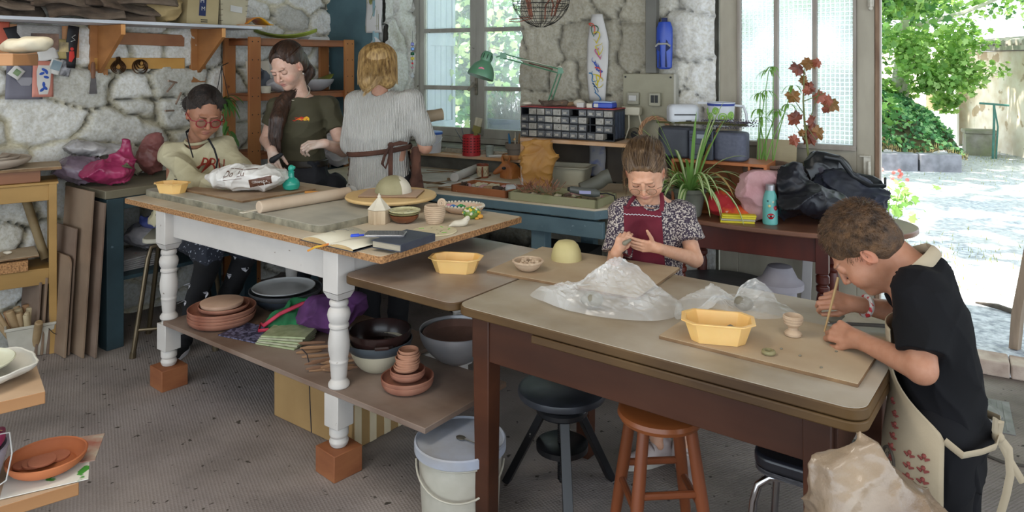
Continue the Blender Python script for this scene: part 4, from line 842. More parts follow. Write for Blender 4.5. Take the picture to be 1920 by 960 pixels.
root=thing('phone','smartphone in a clear case lying on the closed navy book','phone',G(723,441,ZT+.040),AT+.62);m=M();m.prism([(x-.075,y-.036)for x,y in rrect(.15,.072,.01)],0,.009);m.build('case',mat('clear_case','#8a8a8c',rough=.15,metal=.4),root,bevel=.002);m=M();m.prism([(x-.072,y-.033)for x,y in rrect(.144,.066,.008)],.0085,.0096);m.build('screen',mat('black_glass','#0d0f12',rough=.06),root,smooth=False)
root=thing('pen','blue ballpoint pen on the open sketchbook beside the phone','pen',G(688,440,ZT+.028),R(22));m=M();m.tube([(-.03,0,0),(.06,0,0)],.004,8);m.build('barrel',mat('blue_barrel','#1f3fbf',rough=.3),root);m=M();m.tube([(-.062,0,0),(-.06,0,0),(-.03,0,0)],[.003,.0052,.0052],8).box((-.045,0,.006),(.03,.003,.002));m.build('cap',mat('blue_cap','#2a4fd0',rough=.3),root)
# ---- wooden table
ZW=.76
board('wooden_board','plywood board on the leaf joint of the wooden table, holding the clay dome',Vector((-.0955,2.754,ZW)),.60,.42,.010,R(-32))
board('wooden_board','plywood board at the right end of the wooden table under the boy\'s work',Vector((.4175,2.101,ZW)),.525,.37,.010,R(-37))
tray('plastic_tray','peach-yellow octagonal tray standing alone on the table leaf',G(855,508,ZW),R(-10),.20,.13,.05)
tr_=G(1346,636,ZW+.010);tray('plastic_tray','peach-yellow octagonal tray holding water and a clay lump',tr_,R(-14),.20,.135,.055)
m=M();m.prism([(-.055,-.036),(.055,-.036),(.062,-.02),(.062,.02),(.055,.036),(-.055,.036),(-.062,.02),(-.062,-.02)],0,.001);o=m.build('water',mat('cloudy_water','#c9b26a',rough=.08),smooth=False);o.location=tr_+Vector((0,0,.012));o.rotation_euler.z=R(-14);tag(o,'shallow cloudy water in the right-hand yellow tray','water')
f=Sdf();f.ell((0,0,.012),(.022,.015,.012)).cap((-.01,0,.01),(.004,0,.024),.009,.004,.006);f.noise=[(.003,120,2,(1,1,1))];o=np_mesh('clay_lump',[f.mesh(.0025)],wetc);o.location=tr_+Vector((.032,.005,.012));tag(o,'grey wet clay lump inside the right-hand yellow tray','clay')
c=G(990,507,ZW+.010);scal=lambda a,k:1+(.09*abs(sin(a*9))if k in(7,8,9)else 0)
bw=bowl('scalloped_bowl','small speckled clay bowl with a wavy rim, filled with clay balls','bowl',c,.055,.038,bisque,.4,wob=scal)
rr=random.Random(5);m=M()
for k in range(26):a,q=rr.uniform(0,6.28),.042*math.sqrt(rr.random());m.ball((q*cos(a),q*sin(a),.028+rr.uniform(0,.006)),.0075,8)
o=m.build('clay_balls',bisque);o.location=c;tag(o,'tiny clay balls heaped in the small wavy-rimmed bowl','clay balls',kind='stuff')
c=G(1062,486,ZW+.010);pr=[(.060,0),(.060,.012),(.056,.035),(.046,.058),(.034,.070),(.022,.0735),(.001,.073)];m=M();m.lathe(pr,40);o=m.build('clay_dome',mat('cream_clay','#b5a873','#c9bd8a',sc=6,rough=.8));o.location=c;tag(o,'cream clay bowl turned upside down on the plywood board near the bespectacled girl','clay bowl')
root=thing('clay_egg_cup','small clay goblet with a banded stem on the boy\'s board','goblet',G(1487,629,ZW+.010));m=M();m.lathe([(.018,0),(.023,.002),(.024,.008),(.02,.013),(.014,.018),(.013,.024),(.019,.030),(.025,.04),(.027,.056),(.024,.058),(.022,.045),(.012,.032),(.001,.03)],30);m.build('goblet_body',bisque,root)
m=M();[m.tube([(r_*cos(a),r_*sin(a),z)for a in lin(0,TAU,25)[:-1]],.0018,6,closed=True)for r_,z in((.0265,.052),(.026,.045),(.0235,.036))];m.build('bands',bisque,root)
m=M();m.tube([(.013*cos(a),.013*sin(a),.006)for a in lin(0,TAU,25)[:-1]],.0058,8,closed=True);o=m.build('clay_ring',mat('olive_grey_clay','#77704c','#8b8460',sc=20));o.location=G(1441,664,ZW+.010);tag(o,'tiny grey-green clay ring on the boy\'s board','clay ring')
root=thing('modelling_knife','long grey knife lying on the boy\'s board behind his hands','knife',G(1590,611,ZW+.010),-.12);m=M();m.tube([(0,0,.006),(.10,-.005,.006),(.16,-.01,.006)],[.005,.006,.006],8,flat=.7);m.build('handle',mat('grey_handle','#5b5650',rough=.5),root);m=M();m.tube([(-.06,0,.004),(0,0,.006)],[.001,.006],6,flat=.2);m.build('blade',mat('steel'.strip(),'#8b8b8b'),root)
for k,(px,py)in enumerate(((1568,660),(1540,690),(1500,668),(1465,655))):
    m=M();m.ball((0,0,.002),(.0045,.003,.0025),8);o=m.build('clay_crumb',wetc,smooth=False);o.location=G(px,py,ZW+.010);tag(o,['crumb of clay nearest the right end of the boy\'s board','crumb of clay near the front edge of the boy\'s board','crumb of clay between the goblet and the front edge of the boy\'s board','crumb of clay beside the tiny clay ring'][k],'clay crumb','clay crumbs on the board')
# clear plastic sheets over clay
clear=bpy.data.materials.new('clear_plastic');clear.use_nodes=True;N_,K_=clear.node_tree.nodes,clear.node_tree.links;b=N_['Principled BSDF']
b.inputs['Base Color'].default_value=(.86,.87,.86,1);b.inputs['Roughness'].default_value=.16;b.inputs['Specular IOR Level'].default_value=.9
t=N_.new('ShaderNodeBsdfTransparent');x=N_.new('ShaderNodeMixShader');nz=N_.new('ShaderNodeTexNoise');nz.noise_type='RIDGED_MULTIFRACTAL';nz.inputs['Scale'].default_value=7;nz.inputs['Detail'].default_value=4;nz.inputs['Distortion'].default_value=.6;tc=N_.new('ShaderNodeTexCoord');K_.new(tc.outputs['Object'],nz.inputs[0])
mr=N_.new('ShaderNodeMapRange');mr.inputs[1].default_value=.0;mr.inputs[2].default_value=.7;mr.inputs[3].default_value=.22;mr.inputs[4].default_value=.62;K_.new(nz.outputs[0],mr.inputs[0]);K_.new(mr.outputs[0],x.inputs[0])
vo=N_.new('ShaderNodeTexNoise');vo.noise_type='RIDGED_MULTIFRACTAL';vo.inputs['Scale'].default_value=9;vo.inputs['Detail'].default_value=3;vo.inputs['Distortion'].default_value=.8;K_.new(tc.outputs['Object'],vo.inputs[0]);bp=N_.new('ShaderNodeBump');bp.inputs['Strength'].default_value=.5;bp.inputs['Distance'].default_value=.004;K_.new(vo.outputs[0],bp.inputs['Height']);K_.new(bp.outputs[0],b.inputs['Normal'])
K_.new(t.outputs[0],x.inputs[1]);K_.new(b.outputs[0],x.inputs[2]);K_.new(x.outputs[0],N_['Material Output'].inputs[0])
def ridg(x,y,s,seed):
    return 1-abs(fnoise(x,y,x*0,s,seed))
def plastic(name,lab,outline,zfun,base,mt=clear,seed=1,n=30,amp=.012):
    # outline in world xy; a crumpled sheet over a height function, with folded-under rim
    P_=[Vector((p.x,p.y))for p in outline];c=sum(P_,Vector((0,0)))/len(P_);K=len(P_);U=lin(0,1,n+1)
    def bnd(t):t=t*K;i=int(t)%K;f_=t-int(t);a,b=P_[i],P_[(i+1)%K];z,w=P_[i-1],P_[(i+2)%K];return(a*2+(b-z)*f_+(z*2-a*5+b*4-w)*f_*f_+(a*3-z-b*3+w)*f_**3)*.5
    m_=84;vs=[];rs_=np.random.RandomState(seed)
    B=[bnd(k/m_)for k in range(m_)]
    X=np.array([[c.x+(B[k].x-c.x)*u for k in range(m_)]for u in U]);Y=np.array([[c.y+(B[k].y-c.y)*u for k in range(m_)]for u in U])
    UU=U[:,None]*np.ones((1,m_));hgt=zfun(X,Y)
    r1=ridg(X,Y,17,seed)**3;r2=ridg(X,Y,42,seed+1)**3;r3=fnoise(X,Y,X*0,120,seed+2)
    w=np.clip(hgt/.05,.30,1);Z=base+.002+(hgt+amp*w*(1.3*r1+.75*r2)+.0007*w*r3)*np.clip((1-UU)/.05,.05,1)**.6
    jt=np.clip((1-UU)/.1,0,1)*np.clip(UU/.1,0,1);Z=Z+jt*w*rs_.uniform(-.0045,.0045,X.shape);X=X+jt*rs_.uniform(-.003,.003,X.shape);Y=Y+jt*rs_.uniform(-.003,.003,X.shape);X=X-c.x;Y=Y-c.y;rr_=np.stack([X,Y,Z-base],-1).reshape(-1,3);id=np.arange(rr_.shape[0]).reshape(len(U),m_)
    Q=np.stack([id[:-1],np.roll(id[:-1],-1,1),np.roll(id[1:],-1,1),id[1:]],-1).reshape(-1,4)
    o=np_mesh(name,[(rr_,Q)],mt);o.location=(c.x,c.y,base);o.data.polygons.foreach_set('use_smooth',[False]*len(o.data.polygons))
    return tag(o,lab,'plastic sheet')
def gb(cx,cy,r,h,ry=None,ang=0):
    ry=ry or r;ca,sa=cos(ang),sin(ang)
    return lambda X,Y:h*np.exp(-((((X-cx)*ca+(Y-cy)*sa)/r)**2+(((Y-cy)*ca-(X-cx)*sa)/ry)**2))
g1=[G(x,y,ZW)for x,y in((994,556),(1040,578),(1100,592),(1170,602),(1240,604),(1282,588),(1262,560),(1215,545),(1150,540),(1085,538),(1030,540))]
k1=G(1182,578,ZW);k0=G(1110,572,ZW);h1=gb(k1.x-.03,k1.y+.02,.15,.13,.085,R(-30));h0=gb(k0.x-.06,k0.y,.14,.065,.06,R(-20))
plastic('plastic_sheet','large crumpled clear plastic sheet peaked over clay in the middle of the wooden table',g1,lambda X,Y:np.maximum(h1(X,Y),h0(X,Y)),ZW,seed=3,amp=.013)
g2=[G(x,y,ZW)for x,y in((1268,600),(1300,590),(1345,585),(1400,600),(1440,606),(1500,598),(1475,575),(1440,560),(1380,552),(1310,556),(1270,572))]
k1=G(1418,585,ZW);k0=G(1330,578,ZW);h2=gb(k1.x,k1.y,.06,.095,.05);h3=gb(k0.x,k0.y,.09,.05,.05)
plastic('plastic_sheet','smaller crumpled clear plastic sheet beside the tray of water and the goblet',g2,lambda X,Y:np.maximum(h2(X,Y),h3(X,Y)),ZW,seed=9,amp=.014)
for px,py,r_,lab in((1110,574,(.035,.028,.024),'wet clay lump under the large clear plastic sheet'),(1395,580,(.03,.024,.022),'dark clay lump under the smaller clear plastic sheet')):
    f=Sdf();f.ell((0,0,r_[2]*.9),r_);f.noise=[(.004,90,int(px),(1,1,1))];o=np_mesh('clay_lump',[f.mesh(.003)],wetc);o.location=G(px,py,ZW+.010);tag(o,lab,'clay')
# ---- stoneware on the shelf board of the white table
Zs=SH
c=G(416,604,Zs);rr=random.Random(3)
for k in range(4):bowl('terracotta_saucer',ORD[k]+' large terracotta saucer of the stack at the left end of the shelf board','saucer',c+Vector((rr.uniform(-.004,.004),0,k*.014)),.150+.003*(k%2),.032,terra,.75,.006,group='big terracotta saucers under the white table',bulge=.5)
bowl('terracotta_saucer','smaller terracotta saucer nested in the big saucer stack','saucer',c+Vector((.01,0,.062)),.115,.024,terra,.75,.006,bulge=.5)
m=M();m.lathe([(.07,0),(.092,.004),(.095,.014),(.097,.022),(.09,.024),(.001,.026)],48);o=m.build('bisque_dish',mat('pale_bisque_dish','#b39078','#c2a088',sc=9,rough=.8));o.location=c+Vector((.0,0,.078));tag(o,'pale upturned dish on top of the big terracotta saucers','dish')
enam=mat('white_enamel','#a9a9a6','#bdbdbb',sc=5,rough=.35);gry=mat('grey_enamel','#4a4c4f','#5b5d60',sc=6,rough=.4)
c=G(548,592,Zs)+Vector((-.08,.16,0))
bowl('enamel_basin','dark blue-grey basin at the bottom of the basin pile on the shelf board','basin',c,.16,.06,mat('blue_grey_enamel','#2a3038','#3a414a',rough=.4),.6)
bowl('enamel_basin','grey basin in the middle of the basin pile on the shelf board','basin',c+Vector((.0,0,.035)),.18,.05,gry,.6)
bowl('enamel_basin','white enamel plate on top of the basin pile on the shelf board','basin',c+Vector((-.01,0,.075)),.155,.02,enam,.6)
# cloth bags
def heap(name,lab,cat,loc,prims,mt,h=.006,noise=((.010,22,-1),(.006,48,-2)),rz=0,parent=None,st=(1,1,1)):
    f=Sdf()
    for p in prims:
        if p[0]=='e':f.ell(p[1],p[2],p[3]if len(p)>3 else.03)
        else:f.cap(p[1],p[2],p[3],p[4],p[5]if len(p)>5 else.02)
    f.noise=[(a,b,c_,st)for a,b,c_ in noise];o=np_mesh(name,[f.mesh(h)],mt)
    zmin=min(v.co.z for v in o.data.vertices)
    o.location=Vector(loc)-(Vector((0,0,min(0,zmin)))if True else 0);o.rotation_euler.z=rz
    if parent:o.parent=parent;o.location=(0,0,0)
    elif lab:tag(o,lab,cat)
    return o
c=G(625,640,Zs)+Vector((-.03,.06,0))
heap('cloth_bag','purple cloth bag heaped behind the front turned leg, on the shelf board','bag',c+Vector((-.02,.03,0)),[('e',(0,0,.07),(.13,.09,.075)),('e',(.1,.05,.10),(.08,.05,.06)),('e',(-.03,0,.12),(.07,.05,.04))],mat('purple_cloth','#4a2550','#6b3a74',sc=9,rough=.85),noise=((.012,22,-1),(.006,50,-2)))
c2=G(535,630,Zs)+Vector((.03,.08,0))
heap('cloth_bag','green cloth bag with a red strap draped on the shelf board','bag',c2,[('e',(0,.0,.05),(.13,.06,.05)),('e',(.03,.05,.10),(.09,.05,.035)),('e',(-.07,-.02,.03),(.07,.05,.03))],mat('green_cloth','#124a2a','#1d7a45',sc=9,rough=.85),noise=((.012,24,-5),(.006,52,-6)))
m=M();m.tube([(-.16,-.02,.03),(-.13,-.07,.04),(-.06,-.06,.09),(.03,-.03,.125),(.10,.0,.13),(.16,.02,.11)],.009,6,flat=.35);m.tube([(-.16,-.02,.03),(-.15,-.08,.02),(-.1,-.09,.03)],.008,6,flat=.4);m.build('strap',mat('red_strap','#a8223c','#c8405a',sc=9),bpy.data.objects['cloth_bag.001'],smooth=True)
# magazines
mg=mat('magazine_pages','#8f8f78','#b0b094',sc=40,st=(1,1,8),rough=.7)
for k in range(5):
    b0_=G(520,648,Zs);m=M();m.box((0,0,.004),(.20,.15,.0075));o=m.build('magazine',[mat('magazine_green','#8c9670','#a9b18a',sc=30,rough=.5),mg][k%2],bevel=.001);o.location=b0_+Vector((.02+.004*k,.05+.003*k,.009*k));o.rotation_euler.z=R(-20)+.06*k
    tag(o,['lowest','second lowest','middle','second from top','topmost, green-covered'][k]+' magazine of the pile on the shelf board','magazine','magazines on the shelf board')
m=M();m.box((0,0,.003),(.30,.17,.005));o=m.build('patterned_folder',mat('navy_pattern_folder','#2a2a40','#6d6d88',sc=60,lo=.45,hi=.55,rough=.5));o.location=G(470,632,Zs)+Vector((.02,.03,0));o.rotation_euler.z=R(-25);tag(o,'navy and white patterned folder left of the magazine pile','folder')
# modelling sticks
rr=random.Random(12);pals=[mat('stick_a','#8a6648','#a98360',sc=9),mat('stick_b','#6b4a33','#86634a',sc=9)]
for k in range(14):
    left=k<5;b_=G(590 if left else 625,668 if left else 694,Zs);L_=rr.uniform(.10,.18);a=rr.uniform(-.1,.6)if not left else rr.uniform(.0,.3);x,y=rr.uniform(-.04,.05),rr.uniform(-.02,.06)
    z=.006+.010*(k%4);m=M();m.tube([(-L_/2,0,0),(-L_*.3,0,0),(L_*.3,0,0),(L_/2,0,0)],[.003,.007,.006,.003],7,flat=.6);o=m.build('modelling_stick',pals[k%2]);o.location=b_+Vector((x,y,z));o.rotation_euler.z=a
    tag(o,'wooden modelling stick '+('in the loose left group in front of the magazines' if left else 'in the bundle beside the front turned leg'),'modelling tool','sticks left of the leg bundle' if left else 'sticks bundled by the leg')
m=M();m.tube([(0,0,.03),(.03,-.03,.02),(.045,-.06,.0),(.05,-.075,-.04),(.052,-.07,-.14),(.06,-.075,-.28)],.0025,5);o=m.build('cord',mat('dark_cord','#2b2326'));o.location=G(575,668,Zs)+Vector((-.02,.0,.0));tag(o,'thin dark cord hanging over the shelf board in front of the carton','cord')
# pots right of the leg
c=G(705,700,Zs)+Vector((.0,.06,0))
bowl('mixing_bowl','cream ceramic bowl under the dark casserole','bowl',c,.115,.10,mat('cream_ceramic','#a79f88','#b8b09a',sc=4,rough=.5),.55,.008)
bowl('enamel_basin','blue-grey basin nested under the dark casserole','basin',c+Vector((0,0,.062)),.135,.055,mat('blue_grey_basin','#3b4248','#4a5258',rough=.45),.65)
root=thing('casserole','dark brown casserole dish with side handle nested in a basin','casserole',c+Vector((.005,0,.078)),.1);m=M();m.lathe(bowl_prof(.125,.075,.72,.006,.5),48);cm_=mat('dark_brown_enamel','#1d1211','#33211e',sc=5,rough=.25);m.build('casserole_body',cm_,root)
m=M();m.tube([(-.01,-.118,.045),(-.005,-.145,.05),(.04,-.14,.05),(.055,-.112,.045)],[.006,.008,.008,.006],8);m.build('handle',cm_,root)
c=G(764,726,Zs)+Vector((0,.0,0));
for k,(r_,h_,z)in enumerate([(.098,.03,0),(.100,.03,.014)]):bowl('terracotta_saucer',['lowest large saucer under the tower of small saucers','second large saucer under the tower of small saucers'][k],'saucer',c+Vector((0,0,z)),r_,h_,terra,.75,.006,bulge=.5)
for k in range(2):bowl('terracotta_saucer',['lower','upper'][k]+' medium saucer under the tower of small saucers','saucer',c+Vector((0,.004,.034+.011*k)),.066,.024,terra,.7,.005,bulge=.5)
for k in range(7):bowl('terracotta_saucer',ORD[k]+' small terracotta saucer, counted upwards, within the leaning tower','saucer',c+Vector((rr.uniform(-.004,.004)-.004+k*.0012,.003,.064+.0085*k)),.048-.001*k,.016,mat('pale_terracotta','#9a6a50','#b58469',sc=9,rough=.8),.7,.004,group='small saucers in the tower',bulge=.5)
bowl('terracotta_saucer','topmost small saucer of the tower, seen open from above','saucer',c+Vector((.004,.003,.126)),.038,.016,mat('pale_terracotta','#9a6a50'),.7,.004,bulge=.5)
steel=mat('brushed_steel','#a5a5a7','#bdbdbf',sc=5,rough=.36,metal=.75)
c=G(850,690,Zs)+Vector((.01,.07,0));root=thing('steel_bowl','large shiny steel bowl with a brown crust inside, on the shelf board','bowl',c);m=M();m.lathe(bowl_prof(.155,.135,.32,.004,.75),56);m.build('bowl_shell',steel,root)
m=M();m.lathe([(.001,.02),(.06,.022),(.11,.05),(.135,.09),(.143,.12),(.138,.125),(.12,.10),(.001,.06)],48);m.build('dried_clay_lining',mat('brown_crust','#5b3e33','#7a5748',sc=7,rough=.8,bump=.3),root)
# ---- floor things
root=thing('cardboard_box','long cardboard box with tape strips under the white table','box',G(660,848,0),AT);kb=mat('cardboard','#96774b','#a68657',sc=4,rough=.85)
m=M();m.box((-.255,.155,.10),(.51,.31,.20));m.build('box_body',kb,root,bevel=.004)
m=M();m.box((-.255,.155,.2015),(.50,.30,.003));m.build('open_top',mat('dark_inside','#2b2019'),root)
for k in range(4):m=M();m.box((.001,.03+.08*k,.10),(.004,.035,.195));m.build('tape_strip',mat('pale_tape','#c9b693','#d8c8a8',sc=5,rough=.6),root)
root=thing('bucket','white plastic bucket with a dusty lid behind the front table leg','bucket',Vector((-.177,2.53,0)));wb=mat('dirty_white_plastic','#aaa698','#c4c0b4',sc=5,rough=.5,dust='#8b8170',dsc=6,damt=.4)
m=M();m.lathe([(.125,0),(.13,.004),(.143,.215),(.150,.22),(.150,.235),(.143,.236)],48);m.build('bucket_body',wb,root);m=M();m.lathe([(.150,.225),(.157,.23),(.157,.258),(.152,.262),(.146,.256),(.001,.255)],56);m.build('lid',mat('blue_grey_lid','#9aa0b0','#adb3c0',sc=3,rough=.5,dust='#8a8478',dsc=7,damt=.4),root)
m=M();m.tube([(.15*cos(a),.152*sin(a)-.004,.20-.075*abs(sin((a-pi)))**1.0)for a in lin(pi*1.02,pi*1.98,20)],.0035,6);m.build('handle',wb,root)
root=thing('spoon','metal spoon lying on the lid of the white bucket','spoon',Vector((-.175,2.53,.2565)),R(-40));m=M();m.ball((0,0,.004),(.02,.014,.004),14);m.tube([(.018,0,.005),(.06,0,.008),(.11,0,.004)],[.003,.003,.005],6,flat=.4);m.build('spoon_body',mat('steel_dull','#7f7b72',metal=.8,rough=.4),root)
# black screw stool
def legst(m,a,b,w,t=.7):m.beam(a,b,w,w*t)
blk=mat('black_paint_chipped','#0e0e10','#1b1b1e',sc=7,rough=.35,spots='#8b867e',spot_sc=22,spot_t=.74)
root=thing('stool','black three-legged screw stool beside the dark table leg','stool',Vector((.178,2.62,0)),.3);
m=M();m.lathe([(.14,.365),(.155,.37),(.158,.38),(.155,.392),(.14,.398),(.001,.396)],48);m.build('seat',mat('black_seat_worn','#101114','#24262b',sc=4,rough=.4,dust='#4a4d55',dsc=6,damt=.4),root);m=M();m.lathe([(.05,.335),(.05,.366)],24);m.lathe([(.088,.305),(.092,.31),(.092,.325),(.085,.332),(.05,.334)],36);m.build('hub',blk,root)
m=M();m.lathe([(.075,.175),(.092,.178),(.092,.197),(.085,.20),(.001,.20)],36);m.build('ring_shelf',blk,root)
m=M();m.lathe([(.017-.003*(k%2),.07+k*.0035)for k in range(70)],16);m.ball((0,0,.065),.012,10);m.build('screw',blk,root)
for k in range(3):
    a=R(-88+120*k)-.3;ca,sa=cos(a),sin(a);m=M();m.beam((ca*.06,sa*.06,.318),(ca*.225,sa*.225,.0),.034,.026);m.build('leg',blk,root,bevel=.002)
# orange wooden stool
ow=mat('varnished_orange_wood','#6b3a20','#87492a',sc=4,st=(1,1,.3),rough=.35)
root=thing('stool','round orange-brown wooden stool between the bespectacled girl and the table','stool',Vector((.475,2.36,0)),.08)
m=M();m.lathe([(.11,.405),(.13,.412),(.137,.425),(.134,.438),(.12,.446),(.001,.444)],48);m.build('seat',mat('seat_varnish','#8b4d28','#a35f33',sc=3,st=(.3,1,1),rough=.3),root)
cs=[(-.075,-.075,-.125,-.125),(.075,-.075,.125,-.125),(.075,.075,.125,.125),(-.075,.075,-.125,.125)]
for x0,y0,x1,y1 in cs:m=M();m.tube([(x0,y0,.41),((x0+x1)/2,(y0+y1)/2,.2),(x1,y1,0)],[.019,.0205,.017],12);m.build('leg',ow,root)
for k,z in((0,.22),(0,.12),(1,.17),(2,.22),(3,.17)):
    p_,q_=cs[k],cs[(k+1)%4];t_=1-z/.41;a_=[p_[0]+(p_[2]-p_[0])*t_,p_[1]+(p_[3]-p_[1])*t_,z];b_=[q_[0]+(q_[2]-q_[0])*t_,q_[1]+(q_[3]-q_[1])*t_,z];m=M();m.cyl(a_,b_,.0115,seg=10);m.build('rung',ow,root)
# chrome stool
chrome=mat('chrome','#b9b9bd',rough=.12,metal=1.0);root=thing('stool','chrome stool with a dark vinyl seat under the right end of the wooden table','stool',Vector((.855,2.07,0)),R(-35))
m=M();m.prism([(x-.15,y-.13)for x,y in rrect(.30,.26,.06)],.425,.462);m.build('seat',mat('dark_vinyl','#17181d','#23242b',sc=8,rough=.28),root,bevel=.01,bseg=3);m=M();m.prism([(x-.148,y-.128)for x,y in rrect(.296,.256,.06)],.412,.425);m.build('seat_rim',mat('grooved_rim','#3a3a3e','#6a6a6e',sc=30,st=(1,1,10),metal=.6,rough=.4),root)
for sx,sy in((-1,-1),(1,-1),(1,1),(-1,1)):m=M();m.tube([(sx*.05,sy*.09,.405),(sx*.10,sy*.105,.40),(sx*.128,sy*.115,.375),(sx*.14,sy*.12,.33),(sx*.165,sy*.14,.0)],.011,12);m.build('leg',chrome,root)
# clay bag close to the camera on a crate
root=thing('wooden_crate','plain wooden crate carrying the plastic-wrapped clay in the near right corner','crate',Vector((.72,1.34,0)),0)
cr=mat('crate_wood','#8b6b48','#a58560',sc=5)
for z in(.06,.2,.34,.46):m=M();m.box((0,-.13,z),(.36,.014,.10)).box((0,.13,z),(.36,.014,.1)).box((-.173,0,z),(.014,.25,.1)).box((.173,0,z),(.014,.25,.1));m.build('slat',cr,root,bevel=.002)
m=M();m.box((0,0,.515),(.37,.28,.012));m.build('lid',cr,root)
root=thing('clay_bag','clay block in a dusty wrinkled plastic bag in the near right corner of the picture','plastic bag',Vector((.704,1.34,.521)),0)
f=Sdf();f.loft([(0,0,0,.15,.10),(.12,0,0,.145,.10),(.22,-.035,0,.11,.07),(.30,-.09,0,.055,.03),(.335,-.06,0,.02,.008)],e=4,k=.005);f.noise=[(.010,16,-31,(1,1,1)),(.005,42,-33,(1,1,1)),(.002,120,34,(1,1,1))]
np_mesh('bag',[f.mesh(.005)],mat('dusty_plastic','#5b4635','#8b745a',sc=7,rough=.3,dust='#a89a88',dsc=6,damt=.25,coat=.5,bump=.6,bsc=26),root)
m=M();m.tube([(-.15,-.085,.002),(-.15,-.085,.1),(-.148,-.08,.20)],.005,6);m.build('welded_seam',mat('seam','#8b7458'),root)
# cable on the floor, floor drain and grate
m=M();m.tube([G(x,y,.005)for x,y in((1700,745),(1770,800),(1840,850),(1880,866),(1935,876))],.006,7);tag(m.build('cable',mat('grey_cable','#4b463f')),'grey cable running across the floor at the right edge','cable')
gm=mat('cast_iron_grate','#6d6a68','#8b8886',sc=12,rough=.6,metal=.3)
c=G(1812,768,0);root=thing('manhole_cover','square floor grate with a round cover right of the boy','manhole cover',c,AW);m=M();m.box((0,0,.002),(.34,.34,.004));m.build('frame',gm,root,bevel=.001)
for k in range(15):
    m=M();x=-.145+k*.0207;m.box((x,0,.005),(.008,.30,.004));m.build('bar',gm,root)
m=M();m.lathe([(.135,.004),(.135,.009),(.128,.010),(.122,.007),(.118,.010),(.001,.010)],40);m.build('round_cover',gm,root)
root=thing('floor_drain','small round floor drain behind the table end','drain',G(1606,782,0));m=M();m.lathe([(.06,0),(.06,.004),(.052,.005),(.048,.003),(.001,.003)],32);m.build('drain_ring',gm,root);m=M();[m.tube([(r_*cos(a),r_*sin(a),.004)for a in lin(.2,1.4,6)],.004,5)for r_ in(.018,.034)];[m.tube([(r_*cos(a),r_*sin(a),.004)for a in lin(3.3,4.5,6)],.004,5)for r_ in(.018,.034)];m.build('drain_slots',mat('drain_dark','#1b1a19'),root)
# ================================================================ wall shelf and wall things
paper=mat('white_paper','#b9b6b0','#cac7c1',sc=5,rough=.9);dkm=mat('near_black','#141316',rough=.6)
barkm=mat('rough_bark','#33271f','#6d5a4a',sc=22,st=(.4,1,1),rough=1,bump=1.0,bsc=45,dust='#8b7c6c',dsc=7,damt=.3)
rr=random.Random(21)
ZSH=SZ+.018
for k in range(15):
    s=2.62-.105*k+rr.uniform(-.03,.03)if k<12 else rr.uniform(1.55,2.5);lay=k%3;L_=rr.uniform(.28,.5);z=ZSH+.02+.045*lay+(.04 if k>=12 else 0);w=rr.uniform(.05,.085);am=rr.uniform(.4,.9)
    if s<1.72:s=1.72
    m=M();m.sheet(lambda u,v:((u-.5)*L_,w*sin((v-.5)*2.6*am)+.01*sin(u*9+k),w*.55*cos((v-.5)*2.6*am)+.012*sin(u*7+k*2)-w*.2*am*abs(u-.5)),22,10)
    o=m.build('bark_piece',barkm,solid=.014);p=LW(s,.20+rr.uniform(-.06,.07),z);o.location=p;o.rotation_euler=(rr.uniform(.2,.9),rr.uniform(-.10,.10),AL+rr.uniform(-.35,.35))
    tag(o,(ORD[k]if k else 'leftmost')+(' piece of rough bark from the left on the wall shelf' if k<12 else '')if k<12 else['loose bark piece on top of the heap, near its left end','loose bark piece on top of the middle of the heap','loose bark piece on top of the heap, near its right end'][k-12],'bark','bark pieces on the wall shelf')
kr=mat('kraft_paper','#9b8358','#b39b6d',sc=5,rough=.85)
heap('paper_bag','crumpled kraft paper bag between the bark and the labelled board box on the wall shelf','paper bag',LW(1.50,.18,ZSH),[('e',(0,0,.08),(.13,.09,.08)),('e',(-.05,0,.14),(.08,.06,.07))],kr,noise=((.012,22,-1),(.006,55,-2)))
bx_=mat('cream_card','#a08f68','#b09f78',sc=4,rough=.8)
root=thing('card_box','cream pasteboard box with a dark blue label, leaning on the wall shelf','box',LW(1.28,.18,ZSH),AL);m=M();m.box((.0,0,.10),(.21,.20,.20),rot=(0,.06,0));m.build('box_body',bx_,root,bevel=.002)
m=M();m.box((-.005,-.1018,.115),(.045,.001,.12),rot=(0,.06,0));lb=m.build('blue_label',mat('navy_label','#1c2750'),root);text_mesh('H',.04,'lettering',paper,lb,TM((-.008,-.1028,.15),(R(90),0,0)),0);text_mesh('M',.036,'lettering',paper,lb,TM((-.002,-.1028,.10),(R(90),0,0)),0)
m=M();m.box((.004,-.1018,.030),(.045,.001,.006));m.build('text_line',dkm,root);m=M();m.box((.004,-.1018,.018),(.045,.001,.006));m.build('text_line',dkm,root)
root=thing('card_box','pale card box held with wire staples and a white sticker, right of the labelled box','box',LW(1.06,.18,ZSH),AL);m=M();m.box((0,0,.09),(.20,.2,.18),taper=.86);m.build('box_body',mat('pale_card','#a99f84','#bab096',sc=5,rough=.85),root,bevel=.002)
m=M();m.box((.01,-.101,.11),(.085,.003,.04),rot=(-.1,.12,0));m.build('sticker',paper,root)
for k in range(9):m=M();x=-.10 if k<4 else.09;zz=.03+.035*(k%5);m.tube([(x-.012,-.103,zz),(x+.012,-.103,zz+.003)],.0012,4);m.build('wire_staple',mat('rust_wire','#4a3a2c'),root)
root=thing('glazed_sheet','curved clay sheet glazed orange and yellow at the right end of the wall shelf','clay sheet',LW(.92,.22,ZSH),AL);m=M();m.box((-.02,0,.006),(.20,.16,.012));m.build('base_slat',sl,root)
